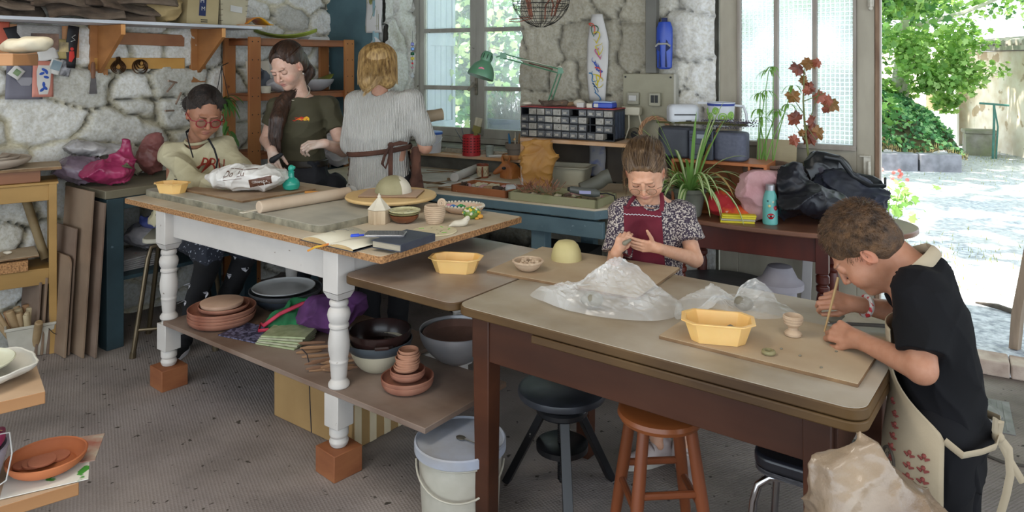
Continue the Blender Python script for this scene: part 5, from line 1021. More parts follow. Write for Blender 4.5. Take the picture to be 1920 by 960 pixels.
m=M();m.sheet(lambda u,v:(-.06+.20*u,-.08+.16*v,.018+.045*sin(min(1,u*1.15)*pi)),20,6);m.build('curved_sheet',mat('orange_yellow_glaze','#b8431a','#d9a52c',sc=9,rough=.3),root,solid=.006)
root=thing('leaf_dish','long green leaf-shaped dish on top of the pine rack','dish',Vector(rc)+Vector((.10,.34,1.715)),R(0));m=M();m.sheet(lambda u,v:((u-.5)*.44,(v-.5)*.10*sin(pi*max(.02,min(.98,u)))**.6,.045*(abs(u-.5)*2)**2.2+.02*abs(v-.5)*2),26,8);m.build('dish_body',mat('olive_green_glaze','#6d7a2f','#8a963f',sc=8,rough=.35),root,solid=.006)
for k in range(3):m=M();m.box((0,0,0),(.19,.13,.006));o=m.build('thin_book',paper,bevel=.001);p=Vector((-1.693,4.85,0))+Vector((.6,.8,0))*.57+Vector((-.8,.6,0))*.12;o.location=(p.x,p.y,1.708+.0065*k);o.rotation_euler.z=AL+.04*k;tag(o,'thin pale booklet lying flat on the right of the rack top','booklet','booklets on the rack top')
# cookie cutters
cop=mat('aged_copper','#4a3526','#7a5a40',sc=20,rough=.4,metal=.8)
root=thing('cookie_cutters','nested teardrop-shaped metal cutters hanging on the golden batten','cutter',LW(1.695,.055,SZ-.24),AL)
for k in range(4):
    r_=.042-.008*k;m=M();pts_=[(r_*sin(a)*(1-.35*max(0,cos(a))),0,-.004+r_*1.0*cos(a)+(.018*(r_/.042)if cos(a)>.97 else 0))for a in lin(0,TAU,33)[:-1]]
    vs=[(x,y,z)for x,_,z in pts_ for y in(-.012,.012)];n=len(pts_);m.add(vs,[(2*i,2*((i+1)%n),2*((i+1)%n)+1,2*i+1)for i in range(n)]);m.build('cutter_ring',cop,root,solid=.0012)
root=thing('cookie_cutters','nested round metal cutters hanging on the golden batten','cutter',LW(1.565,.055,SZ-.245),AL)
for k in range(4):r_=.045-.010*k;m=M();pts_=[(.3*(.045-r_)+r_*sin(a),0,(.045-r_)*.7+r_*cos(a))for a in lin(0,TAU,33)[:-1]];vs=[(x,y,z)for x,_,z in pts_ for y in(-.012,.012)];n=len(pts_);m.add(vs,[(2*i,2*((i+1)%n),2*((i+1)%n)+1,2*i+1)for i in range(n)]);m.build('cutter_ring',cop,root,solid=.0012)
root=thing('scraper','old metal scraper with a wooden handle hanging below the left bracket','scraper',LW(1.845,.07,1.36),AL);m=M();m.prism([(-.022,0),(.022,0),(.014,.10),(-.012,.10)],-.001,.001,TM((0,0,0),(R(90),0,0)));m.build('blade',mat('dull_steel_blade','#5b5657','#77716f',sc=12,metal=.6,rough=.5),root);m=M();m.tube([(.0,0,.09),(.0,0,.12),(0,0,.17),(.002,0,.185)],[.010,.014,.013,.008],10,flat=.7);m.build('handle',mat('brown_handle','#6a4630','#835a40',sc=9),root)
for px,py,ang in((318,153,.15),(314,164,-.6),(328,184,-.9),(312,207,.05)):
    q=L_s=None;s_=None
    best=min(((abs(960+F*LW(s,.05).x/LW(s,.05).y-px),s)for s in lin(.9,2.2,200)));s_=best[1];p=LW(s_,.05,0);z=H-(py-HY)*p.y/F;m=M();m.cyl((-.045,0,0),(.045,0,0),.006,seg=8);o=m.build('wooden_peg',mat('peg_wood','#8b7464','#a38b79',sc=9));o.location=LW(s_,.09,z);o.rotation_euler=(0,ang,AL+.5)
    tag(o,{153:'topmost wooden peg stuck in the stone wall above the seated girl',164:'slanting wooden peg just below the topmost one in the stone wall',184:'steep wooden peg in the stone wall behind the girl\'s hair',207:'lowest, level wooden peg in the stone wall'}[py],'peg')
# papers on the wall
def wpaper(name,lab,px,py,w,h,mt,rot=0,d=.055,extra=None,cat='paper'):
    s_=min(((abs(960+F*LW(s,d).x/LW(s,d).y-px),s)for s in lin(1.2,3.2,500)))[1];p=LW(s_,d,0);z=H-(py-HY)*p.y/F
    root=thing(name,lab,cat,LW(s_,d,z),rot=(0,rot,AL));m=M();m.sheet(lambda u,v:((u-.5)*w,-.008*sin(u*2.2+v)**2,(v-.5)*h),8,8);o=m.build('sheet',mt,root,solid=.0008)
    if extra:extra(root,w,h)
    return root
grey=mat('newsprint','#8b8782','#a19d97',sc=60,st=(1,1,6),rough=.9)
root=thing('pin_board','plywood pin board on the stone wall behind the cards','board',LW(2.23,.062,1.66),AL);m=M();m.box((0,0,0),(.62,.008,.18));m.build('board',mat('pin_board_wood','#9b6b45','#b58257',sc=4),root)
def ph(c1,c2,x=0,z=0,fw=.8,fh=.6,sc=14):
    def f(root,w,h):m=M();m.box((x*w,-.0105,z*h),(w*fw,.001,h*fh));m.build('picture',mat('pic'+c1+c2,c1,c2,sc=sc,rough=.6),root)
    return f
wpaper('newspaper_cutting','newspaper cutting with a brown room photograph pinned above the cards',74,72,.225,.145,grey,0,.07,ph('#3a2f2c','#8b6a55',.1,-.12,.62,.62))
def redfig(root,w,h):
    m=M();m.tube([(0,-.012,-.025),(.004,-.012,-.055),(-.002,-.012,-.085)],[.012,.015,.008],8,flat=.1).ball((0,-.012,-.012),(.010,.001,.010),8);m.build('red_figure',mat('red_print','#c03028'),root);m=M();m.tube([(-.01,-.012,.03),(.012,-.012,.04),(-.008,-.012,.055),(.01,-.012,.07)],.002,5);m.build('white_script',paper,root)
wpaper('card','tall black card with a red figure and white script beside the left bracket',133,88,.062,.24,dkm,R(6),.075,redfig,'card')
wpaper('card','plain pale card below the newspaper cutting',90,102,.10,.065,paper,R(-14),.08,None,'card')
wpaper('card','small brown photograph card right of the newspaper cutting',118,92,.075,.11,mat('brown_card','#8b7a50','#a8955f',sc=8),R(3),.07,ph('#2a2a2a','#c9b27f',0,.1,.7,.5),'card')
wpaper('card','dark grey print tucked behind the near board at the far left',22,68,.09,.10,dkm,R(-12),.07,None,'card')
wpaper('card','red card at the left edge above the near board',4,62,.07,.12,mat('coral_card','#b5553f'),0,.07,None,'card')
def bluevase(root,w,h):
    m=M();m.lathe([(.022,-.085),(.033,-.03),(.036,.04),(.030,.07),(.028,.075)],20,(0,-.012,.0),sq=.02);m.build('white_vase_shape',paper,root)
    m=M()
    for x,z,a in((0,.05,.6),(-.01,.03,-.4),(.012,.01,.3),(0,-.03,1.5),(.008,-.05,.8),(-.008,-.06,-.7),(.012,.04,1.2)):m.ball((x,-.014,z),(.015,.001,.008),8,T=TM((0,0,0),(0,a,0)))
    m.build('blue_leaf_pattern',mat('blue_ink','#274a9c'),root)
wpaper('poster','pink poster of a white vase with blue leaves on the stone wall',80,148,.105,.20,mat('coral_poster','#b8705e','#c58474',sc=4),R(1),.08,bluevase,'poster')
def bowlphoto(root,w,h):m=M();m.lathe([(.02,-.025),(.042,0),(.045,.02),(.043,.02)],20,(-.0,-.012,.0),sq=.02);m.build('bowl_picture',mat('grey_bowl_print','#8f8d92'),root)
wpaper('poster','grey poster of a bowl, left of the pink poster',46,152,.18,.20,mat('grey_poster','#57555f','#716f79',sc=3),R(2),.065,bowlphoto,'poster')
wpaper('photograph','white-bordered instant photograph right of the pink poster',103,125,.062,.085,paper,R(18),.085,ph('#5b707a','#8b9a9f',0,.08,.78,.62,6),'photograph')
wpaper('photograph','black and white print beside the instant photograph',121,128,.065,.085,mat('bw_print','#3d3d40','#a9a9ac',sc=30),R(16),.07,None,'photograph')
wpaper('card','white diamond-turned card with a green leaf print at the far left',30,136,.062,.062,paper,R(38),.09,ph('#3f5a35','#7a8f66',0,0,.5,.5,20),'card')
# hanging plant with ropes
root=thing('hanging_plant','green plant hanging on dark cords from the stone wall beside the rack','plant',LW(1.13,.24,1.30));
m=M();m.tube([(-.04,0,.0),(.0,.0,.22)],.0025,5).tube([(.05,0,.0),(.0,.0,.22)],.0025,5).tube([(.0,0,.0),(.0,0,.22)],.0025,5).tube([(.0,0,.22),(.02,.06,.24)],.003,5);m.build('cords',dkm,root)
m=M();m.lathe([(.03,-.06),(.05,-.02),(.055,.01),(.05,.01),(.03,-.04)],20);m.build('pot',mat('plant_pot_dark','#3a352e'),root)
hp=leafmat('succulent_leaf','#4f7a38',.25)
def strap(m,p,d,L_,w,droop,seg=8,fold=.25,mi=0,tip=True):
    d=Vector(d).normalized();pt=Vector(p);pts_=[pt.copy()];dr=d.copy()
    for k in range(seg):dr=(dr+Vector((0,0,-droop/seg))).normalized();pt=pt+dr*(L_/seg);pts_.append(pt.copy())
    vs=[];
    for k,q in enumerate(pts_):
        t_=k/seg;sd=dr.cross(Vector((0,0,1)));sd=sd.normalized()if sd.length>.1 else Vector((1,0,0));ww=w*(sin(pi*(.12+.88*t_))**.7 if tip else 1-.9*t_);dirk=(pts_[min(seg,k+1)]-pts_[max(0,k-1)]).normalized();up=sd.cross(dirk);vs+=[q-sd*ww+up*ww*fold,q,q+sd*ww+up*ww*fold]
    b=len(m.v);m.v+=[tuple(v)for v in vs]
    for k in range(seg):m.f+=[[b+3*k,b+3*k+1,b+3*k+4,b+3*k+3],[b+3*k+1,b+3*k+2,b+3*k+5,b+3*k+4]];m.mi+=[mi,mi]
rr=random.Random(8)
for k in range(16):m=M();a=rr.uniform(-1.2,2.2);strap(m,(0,0,.0),(cos(a),-.5*abs(sin(a)),rr.uniform(-.2,1.1)),rr.uniform(.10,.24),.009,rr.uniform(1.0,3.5));m.build('leaf',hp,root)
m=M();m.tube([(0,-.03,0),(.04,-.06,-.08),(.06,-.07,-.17),(.11,-.09,-.26),(.13,-.10,-.30)],.004,6);m.build('trailing_stem',hp,root)
for k in range(9):m=M();t_=k/8;p=(.02+.11*t_,-.05-.05*t_,-.04-.25*t_);strap(m,p,(rr.uniform(-1,1),-.3,-.6),.085,.017,.8);m.build('leaf',hp,root)
# ================================================================ rack contents
def RK(a,b,z):return rc+Vector((.6,.8,0))*a+Vector((-.8,.6,0))*b+Vector((0,0,z))
z1=1.335
root=thing('wave_picture','canvas with a curling grey wave leaning on the middle rack shelf','picture',RK(.16,.16,z1),rot=(R(-12),0,AL));m=M();m.box((0,0,.11),(.17,.02,.22));m.build('canvas',mat('cream_canvas','#b5aa98','#c5bbaa',sc=4),root,bevel=.001)
m=M();m.prism([(-.08,.01),(.08,.01),(.08,.12),(.055,.15),(.02,.15),(.0,.13),(-.01,.10),(.01,.085),(.03,.10),(.035,.12),(.02,.125),(.04,.13),(.02,.17),(-.03,.18),(-.06,.14),(-.08,.08)],-.0118,-.0102,TM((0,0,0),(0,0,0))@Matrix(((1,0,0,0),(0,0,1,0),(0,1,0,0),(0,0,0,1))));m.build('wave_shape',mat('slate_wave','#4a4d55','#5d616a',sc=5),root)
bowl('clay_cup','small pale clay cup on the middle rack shelf in front of the wave picture','cup',RK(.13,.06,z1),.033,.045,rawc,.85)
plb=mat('cloudy_bag','#a9a5a6','#c7c3c4',sc=9,rough=.3,alpha=.9)
heap('wrapped_bowl','bowl wrapped in clear plastic on the middle rack shelf behind the young woman','wrapped bowl',RK(.27,.12,z1),[('e',(0,0,.05),(.09,.07,.05))],plb,noise=((.006,36,-1),(.003,90,-2)))
bowl('glazed_bowl','large grey bowl on the right of the middle rack shelf','bowl',RK(.60,.13,z1),.13,.085,mat('grey_white_glaze','#8e8c8d','#a6a4a5',sc=5,rough=.5),.3,bulge=.9)
root=thing('leaf_dish','green leaf-edged dish nested in the large grey bowl on the rack','dish',RK(.60,.13,z1+.05),AL);m=M();m.sheet(lambda u,v:((u-.5)*.30,(v-.5)*.16*sin(pi*max(.03,min(.97,u)))**.5,.05*(abs(u-.5)*2)**1.6+.02),20,6);m.build('dish_body',bpy.data.materials['olive_green_glaze'],root,solid=.005)
for(a,b,r_,h_,lab)in((.13,.14,.042,.17,'tall pale clay cone vessel on the lower rack shelf'),(.15,.06,.030,.10,'small pale clay cylinder on the lower rack shelf, in front of the cone')):m=M();m.lathe([(r_,0),(r_*.96,h_*.5),(r_*.55,h_),(r_*.45,h_),(r_*.8,h_*.5),(.001,.01)],28);o=m.build('clay_vessel',mat('grey_bisque_vessel','#9b8f80','#aea293',sc=6));o.location=RK(a,b,.945);tag(o,lab,'vessel')
root=thing('spray_bottle','small blue bottle on the lower rack shelf, partly behind the rack post','bottle',RK(.24,.08,.945));m=M();m.lathe([(.032,0),(.032,.10),(.014,.14),(.012,.16),(.001,.16)],24);m.build('bottle_body',mat('cobalt_plastic','#1d3a8a',rough=.35),root);m=M();m.lathe([(.014,.158),(.014,.18),(.001,.182)],16);m.build('cap',mat('dark_blue_cap','#13265c',rough=.4),root)
heap('wrapped_clay','clay wrapped in cloudy plastic on the bench between the young woman and the blonde woman','wrapped clay',WW(tpx(650,-.35),-.45,.80),[('e',(0,0,.14),(.13,.10,.14)),('e',(.02,0,.24),(.08,.07,.08))],plb,noise=((.012,20,-1),(.006,50,-2)))
# ================================================================ side bench bags
bagd={'v':mat('violet_grey_bag','#5b4d58','#7b6b76',sc=9,rough=.32),'s':mat('silver_bag','#8a8684','#adaaa8',sc=9,rough=.25),'p':mat('raspberry_bag','#7d1f44','#a83a62',sc=7,rough=.3),'d':mat('dusky_pink_bag','#7a4744','#97605c',sc=9,rough=.4),'c':mat('cream_bag','#a49f88','#b8b39c',sc=9,rough=.5)}
nz2=((.012,20,-1),(.006,46,-2),(.0025,110,-3))
zb_=.858
def SBp(px,py_base,dd):s_=min(((abs(960+F*LW(s,dd).x/LW(s,dd).y-px),s)for s in lin(.9,2.4,400)))[1];return LW(s_,dd,zb_)
heap('plastic_bag','violet-grey wrapped clay bag at the left end of the side bench','plastic bag',SBp(146,330,.20),[('e',(0,0,.07),(.12,.10,.07)),('e',(.03,0,.06),(.12,.10,.06))],bagd['v'],noise=nz2,rz=.3)
heap('plastic_bag','silvery printed bag lying on the violet-grey bag','plastic bag',SBp(165,300,.16)+Vector((0,0,.135)),[('e',(0,0,.045),(.12,.08,.045)),('e',(.12,.04,.03),(.08,.06,.03))],bagd['s'],noise=nz2,rz=.4)
heap('plastic_bag','raspberry-pink carrier bag with a twisted handle on the side bench','plastic bag',SBp(206,335,.36),[('e',(0,0,.065),(.14,.09,.065)),('e',(.05,0,.10),(.07,.05,.06)),('c',(.05,.01,.12),(.085,.02,.22),.03,.016),('c',(.10,.01,.12),(.10,.02,.20),.02,.014)],bagd['p'],noise=nz2,rz=.6)
heap('plastic_bag','dusky pink crumpled bag beside the seated girl\'s shoulder','plastic bag',SBp(282,330,.16),[('e',(0,0,.09),(.085,.08,.09)),('e',(.02,0,.18),(.06,.05,.06))],bagd['d'],noise=nz2)
heap('plastic_bag','small cream bag between the raspberry and dusky pink bags','plastic bag',SBp(255,325,.10),[('e',(0,0,.05),(.06,.06,.055))],bagd['c'],noise=nz2)
m=M();m.tube([(0,0,.02),(.03,0,.05),(.055,0,.03),(.03,-.01,.04),(-.01,0,.035)],.012,6,flat=.4);o=m.build('olive_rag',mat('olive_cloth','#4a4a32','#5b5b40',sc=9));o.location=SBp(228,330,.42)+Vector((0,-.0,.07));tag(o,'olive cloth peeping out of the raspberry bag','cloth')
# under the side bench
for k in range(6):m=M();m.box((0,0,0),(.30,.24,.010));o=m.build('newspaper',mat('striped_newsprint','#8f8a8a','#a8a3a0',sc=30,st=(1,8,1),rough=.9,spots='#9c4a42',spot_sc=14,spot_t=.64),bevel=.002);p=LW(1.72,.27,.376+.0115*k);o.location=p;o.rotation_euler.z=AL+.03*k;tag(o,ORD[k]+' folded newspaper, counted upwards, under the side bench','newspaper','newspapers under the side bench')
heap('plastic_bag','clear plastic bag on the newspapers under the side bench','plastic bag',LW(1.66,.3,.445),[('e',(0,0,.07),(.12,.1,.07))],mat('clear_grey_bag','#7b7a80','#a5a4aa',sc=9,rough=.25,alpha=.85),noise=nz2)
heap('plastic_bag','blue translucent bag on top under the side bench, behind the stool seat','plastic bag',LW(1.64,.36,.56),[('e',(0,0,.04),(.08,.06,.04))],mat('blue_bag','#4a5596','#6b76b8',sc=9,rough=.25),noise=nz2)
# boards leaning against the side bench
bm=[mat('masonite','#5a4638','#6d5748',sc=5,rough=.7,dust='#8b7b6c',dsc=3,damt=.35),mat('masonite_pale','#6b5442','#80685382'[:7],sc=5,rough=.7,dust='#93836f',dsc=3,damt=.3)]
ldir=LW(0,1)-LW(0,0)
specs=[(.0,.42,.80,2.00,0,'tallest brown board leaning against the end of the side bench'),(.04,.33,.86,2.04,1,'second tall board in front of the tallest at the side bench'),(.0,.27,.66,2.07,0,'square-cornered board in the middle of the leaning stack'),(.0,.29,.52,2.095,1,'round-cornered board in the middle of the leaning stack'),(-.04,.20,.42,2.125,0,'low narrow board third from the front of the leaning stack'),(-.06,.21,.40,2.15,1,'low narrow board second from the front of the leaning stack'),(-.08,.22,.38,2.175,0,'front low board of the leaning stack, beside the bucket of dowels')]
for k,(d0_,w_,h_,s_,mi_,lab)in enumerate(specs):
    m=M();m.prism([(x,y)for x,y in rrect(w_,h_,.05 if 'round' in lab else.003,corners=(1,0,0,0))],-.005,.005,TM((0,0,0),(R(90),0,0)));o=m.build('leaning_board',bm[mi_],bevel=.001);p=LW(s_+.05,.15+d0_,0.004);o.location=p;o.rotation_euler=(R(-3.5),0,math.atan2(ldir.y,ldir.x));tag(o,lab,'board','boards leaning against the side bench')
# ================================================================ left trestle table
tw=mat('yellow_pine_frame','#8b6a34','#a58045',sc=4,st=(.3,1,1),rough=.6)
tdir=Vector((-.83,-.56,0));TLc=G(99,660,0);ta=math.atan2(.56,.83);root=thing('trestle_table','yellow pine trestle table at the left edge carrying the dish tower','table',TLc,ta)
for x,y in((0,0),(-.75,0),(0,.22),(-.75,.22)):m=M();m.box((x,y,.45),(.036,.05,.90));m.build('leg',tw,root,bevel=.002)
m=M();m.box((-.375,.0,.855),(.75,.022,.085)).box((-.375,.22,.855),(.75,.022,.085)).box((-.75,.11,.855),(.022,.2,.085)).box((.0,.11,.855),(.022,.2,.085));m.build('apron',tw,root,bevel=.002)
m=M();m.box((-.375,.0,.41),(.75,.022,.08)).box((-.375,.22,.41),(.75,.022,.08));m.build('lower_rail',tw,root,bevel=.002)
m=M();m.box((-.375,.11,.452),(.74,.24,.006));m.build('lower_shelf',tw,root);m=M();m.box((-.375,.11,.905),(.80,.27,.012));m.build('tabletop',tw,root,bevel=.001)
m=M();m.cyl((.0,0,0),(.0,.10,0.45),.0);
wb2=mat('walnut_block','#6b4023','#875633',sc=4,st=(.3,1,1),rough=.5)
def TT(x,y,z):c_,s_=cos(ta),sin(ta);return TLc+Vector((x*c_-y*s_,x*s_+y*c_,z))
m=M();m.box((0,0,0),(.55,.06,.062));o=m.build('wood_block',wb2,bevel=.002);o.location=TT(-.33,.03,.943);o.rotation_euler.z=ta;tag(o,'thick reddish wood block under the top board of the trestle table','block')
board('wooden_board','pale top board on blocks carrying the clay dishes at the left edge',TT(-.70,-.03,.975),.74,.27,.016,ta)
clayw=mat('dusty_white_clay','#a39484','#b8a999',sc=6,rough=.9)
c=TT(-.28,.09,.991);
for k,(r_,h_)in enumerate(((.19,.05),(.15,.04),(.12,.03))):bowl('clay_dish',['largest shallow dish at the bottom of the pale dish tower','middle dish of the pale dish tower','small top dish of the pale dish tower'][k],'dish',c+Vector((-.015*k,0,.018*k)),r_,h_,clayw,.55,.009)
root=thing('star_lantern','pink clay lantern with star-shaped holes standing in the dish tower','lantern',c+Vector((-.10,.0,.05)));m=M();m.lathe([(.09,0),(.098,.03),(.09,.075),(.07,.115),(.04,.145),(.012,.16),(.001,.161)],36);m.build('lantern_body',mat('pink_clay','#a98a7a','#bc9d8c',sc=6,rough=.85),root)
for a,z,r_ in((-.9,.105,.078),(-.45,.085,.088),(-.75,.055,.097),(-.15,.05,.098),(-1.2,.06,.097),(-.3,.12,.068),(-1.35,.11,.073)):
    m=M();cc_=Vector((cos(a)*r_,sin(a)*r_,z));n_=Vector((cos(a),sin(a),.45)).normalized();x_=n_.cross(Vector((0,0,1))).normalized();y_=n_.cross(x_);pts_=[cc_+n_*.002+(x_*sin(k*pi/5)+y_*cos(k*pi/5))*(.013 if k%2==0 else.006)for k in range(10)];m.add([tuple(p)for p in pts_],[list(range(10))]);m.build('star_hole',mat('hole_black','#0c0907',rough=1),root,solid=.001)
m=M();m.tube([(0,0,0),(-.02,.02,.22)],[.024,.014],12);o=m.build('clay_tube',mat('brown_clay_tube','#7a6654','#8b7663'));o.location=TT(-.40,.20,.991);tag(o,'brown clay tube standing behind the star lantern','tube')
board('wooden_board','floury board with clay bits on the lower shelf of the trestle table',TT(-.62,-.05,.52),.56,.24,.010,ta+.06)
m=M();m.box((0,0,0),(.5,.1,.055));o=m.build('chipboard_block',pedge,bevel=.002);o.location=TT(-.36,.02,.4835);o.rotation_euler.z=ta;tag(o,'chipboard block under the floury board on the lower shelf','block')
for k,(x,y)in enumerate(((-.25,.03),(-.30,.06),(-.38,.02),(-.2,.09),(-.42,.07))):heap('clay_scrap',['scrap of pale clay nearest the board edge','long scrap of pale clay on the floury board','left scrap of pale clay on the floury board','rear scrap of pale clay on the floury board','far left scrap of clay on the floury board'][k],'clay scrap',TT(x,y,.531),[('e',(0,0,.007),(.024,.012,.008))],rawc,h=.003,noise=((.003,90,k),))
root=thing('pole','dusty pole leaning diagonally under the trestle table','pole',TT(-.08,.13,.46));m=M();m.cyl((.06,.0,.02),(-.10,.04,.42),.022,seg=14);m.build('pole_body',mat('dusty_pole','#6d5a3a','#81704f',sc=6),root)
m=M();m.cyl((-.1,0,0),(.1,0,0),.045,seg=28);o=m.build('wood_round',mat('dusty_pole','#6d5a3a'));o.location=TT(-.42,.16,.50);o.rotation_euler.z=ta;tag(o,'short thick log lying behind the floury board on the lower shelf','log')
# bucket with dowels
root=thing('square_bucket','white square bucket full of dowels on the floor below the trestle table','bucket',G(57,661,0),ta);sq_=lambda a,z:[(-a,-a*.8,z),(a,-a*.8,z),(a,a*.8,z),(-a,a*.8,z)]
m=M();vs=sq_(.085,0)+sq_(.108,.155)+sq_(.114,.155)+sq_(.114,.17)+sq_(.104,.17)+sq_(.082,.01);q=lambda a,b:[(a*4+i,a*4+(i+1)%4,b*4+(i+1)%4,b*4+i)for i in range(4)];m.add(vs,[(3,2,1,0)]+q(0,1)+q(1,2)+q(2,3)+q(3,4)+q(4,5)+[(20,21,22,23)]);m.build('bucket_body',wb,root,bevel=.003)
m=M();m.tube([(.08,-.092,.14),(.10,-.12,.12),(.116,-.09,.10)],.002,5);m.build('handle',dkm,root)
rr=random.Random(31);dws=[mat('dowel_a','#8b7352','#a58c68',sc=8),mat('dowel_b','#7a5a3c','#93714f',sc=8),mat('dowel_c','#9a8a6a','#b5a585',sc=8)]
for k in range(16):
    x,y=rr.uniform(-.07,.07),rr.uniform(-.05,.05);L_=rr.uniform(.20,.26);r_=rr.uniform(.011,.02);m=M();m.tube([(0,0,0),(0,0,L_-.006),(0,0,L_)],[r_,r_,r_*.75],12);o=m.build('dowel',dws[k%3]);b_=G(57,661,0);o.location=(b_.x+x*.5,b_.y+y*.5,.012);tx,ty=x*5.2+rr.uniform(-.1,.1),y*4-.15;o.rotation_euler=(-ty,tx,0);tag(o,'wooden dowel or rolling stick standing in the square bucket','dowel','dowels in the square bucket')
# ================================================================ near shelves at the left edge
nw=mat('raw_plank','#8b5e38','#a87a4d',sc=3,st=(.3,1,1),rough=.6);nwt=mat('raw_plank_top','#a98d70','#b99d80',sc=5,rough=.7)
def plank(name,lab,tip,L_,th,ang,w=.20):
    d=Vector((cos(ang),sin(ang),0));root=thing(name,lab,'plank',tip,ang);m=M();m.box((-L_/2,w/2,-th/2),(L_,w,th));m.build('plank_body',nw,root,bevel=.002);m=M();m.box((-L_/2,w/2,.0002),(L_*.998,w*.99,.001));m.build('plank_top',nwt,root,smooth=False);return root
Yn=2.05
p1=P(85,720,Yn);p1.z=H-(735-HY)*Yn/F+.02;plank('shelf_plank','near plank at the left edge carrying the white wavy plates',P(85,734,1.95),.62,.032,R(38),.26)
plank('shelf_plank','lowest near plank at the left edge carrying the terracotta dish',P(148,905,2.0),.7,.034,R(38),.26)
plank('shelf_plank','upper near plank at the left edge carrying a lump of plaster',P(24,101,2.1),.62,.034,R(2),.12)
post=thing('shelf_upright','upright frame of the near left shelves, mostly out of view','shelf frame',Vector((-2.15,1.78,0)),R(20))
for x,y in((0,0),(0,.45),(-.0,.9)):
    pass
for zz in(0,):m=M();m.box((0,0,.95),(.05,.05,1.9));m.build('post',nw,post);m=M();m.box((0,.34,.95),(.05,.05,1.9));m.build('post',nw,post)
for z in(.42,.63,1.52):m=M();m.box((0.0,.17,z),(.04,.38,.04));m.build('crossbar',nw,post)
white=mat('white_glazed_plate','#b9b6ac','#cfccc2',sc=4,rough=.35);c=P(10,722,2.0)
wav=lambda a,k:1+.05*sin(a*5+.4)+.03*sin(a*9)
zt=P(85,734,1.95).z+.001
cc_=Vector((c.x-.06,2.0,zt));bowl('wavy_plate','larger white wavy-edged plate on the near left plank','plate',cc_,.125,.045,white,.35,.006,wob=wav,bulge=.9);bowl('wavy_plate','smaller white plate nested in the wavy-edged plate on the near left plank','plate',cc_+Vector((-.03,-.01,.032)),.105,.026,mat('cream_glaze_plate','#b4b39b','#c9c8b4',sc=4,rough=.35),.4,.006,bulge=.9)
zl=P(145,905,2.0).z+.001;c=P(62,880,2.0);c=Vector((c.x,2.06,zl))
m=M();m.box((0,0,0),(.20,.15,.002));o=m.build('printed_paper',mat('fruit_print_paper','#c9c7bd','#d6d4ca',sc=5,spots='#3c8a2e',spot_sc=16,spot_t=.6));o.location=c+Vector((.02,-.03,.003));o.rotation_euler.z=R(28);tag(o,'paper printed with green fruit under the terracotta dish','paper')
m=M();m.box((0,0,0),(.20,.16,.003));o=m.build('magazine',mat('red_magazine','#8f3b2a','#a8a090',sc=12));o.location=c+Vector((-.01,.08,.006));o.rotation_euler.z=R(20);tag(o,'reddish magazine beneath the back of the near terracotta dish','magazine')
tb2=mat('bright_terracotta','#9b5530','#b86d42',sc=4,rough=.7)
dsh=bowl('terracotta_dish','oval terracotta dish with clay discs on the lowest near plank','dish',c+Vector((.0,.0,.009)),.10,.035,tb2,.65,.006,bulge=.6)
dm=mat('pink_terracotta_disc','#9c5a40','#b06d50',sc=6,rough=.8)
for k,(x,y,r_,z,lab)in enumerate(((.0,-.02,.034,.034,'top clay disc in the near terracotta dish'),(-.02,-.015,.034,.027,'clay disc just under the top disc in the near dish'),(-.055,-.015,.026,.02,'left small clay disc in the near dish'),(.01,.03,.032,.02,'grooved clay disc at the back of the near dish'))):m=M();m.lathe([(r_,0),(r_,.006),(.001,.0065)],28);o=m.build('clay_disc',dm,bevel=.001);o.location=c+Vector((x,y,z));tag(o,lab,'clay disc')
root=thing('plastic_tub','pale tub with a raspberry cloth bag and coir fibre at the left edge','tub',c+Vector((-.17,-.10,.0)));m=M();m.lathe([(.085,0),(.11,.10),(.113,.105),(.105,.105),(.08,.01),(.001,.01)],32);m.build('tub_body',mat('lilac_white_tub','#a7a5b0','#b6b4bf',sc=4,rough=.5),root)
f=Sdf();f.ell((0,0,.12),(.10,.09,.035));f.noise=[(.008,30,-3,(1,1,1)),(.004,70,-3,(1,1,1))];np_mesh('raspberry_cloth',[f.mesh(.005)],bagd['p'],root)
m=M();rr=random.Random(2)
for _ in range(260):a,r_=rr.uniform(0,6.28),.07*math.sqrt(rr.random());x,y=r_*cos(a)+.01,r_*sin(a)-.02;m.tube([(x,y,.145),(x+rr.gauss(0,.01),y+rr.gauss(0,.01),.16),(x+rr.gauss(0,.02),y+rr.gauss(0,.02),.155)],.0009,3,cap=False)
tag(m.build('coir_fibre',mat('coir','#8b6a3c','#a8854f',sc=20),root),kind='stuff')
m=M();m.tube([(.09,.02,.14),(.12,.02,.145),(.14,.0,.10),(.145,-.03,.045),(.12,-.06,.03)],.002,5);m.build('white_string',paper,root)
heap('plaster_lump','knobbly white plaster lump on the upper near plank','plaster',P(22,100,2.13)+Vector((0,0.07,0)),[('e',(0,0,.012),(.055,.05,.018)),('e',(.03,.0,.02),(.035,.035,.018)),('e',(-.04,-.01,.012),(.03,.03,.014))],mat('cream_plaster','#a69d86','#bcb39c',sc=9),h=.004,noise=((.004,80,1),(.002,170,2)))
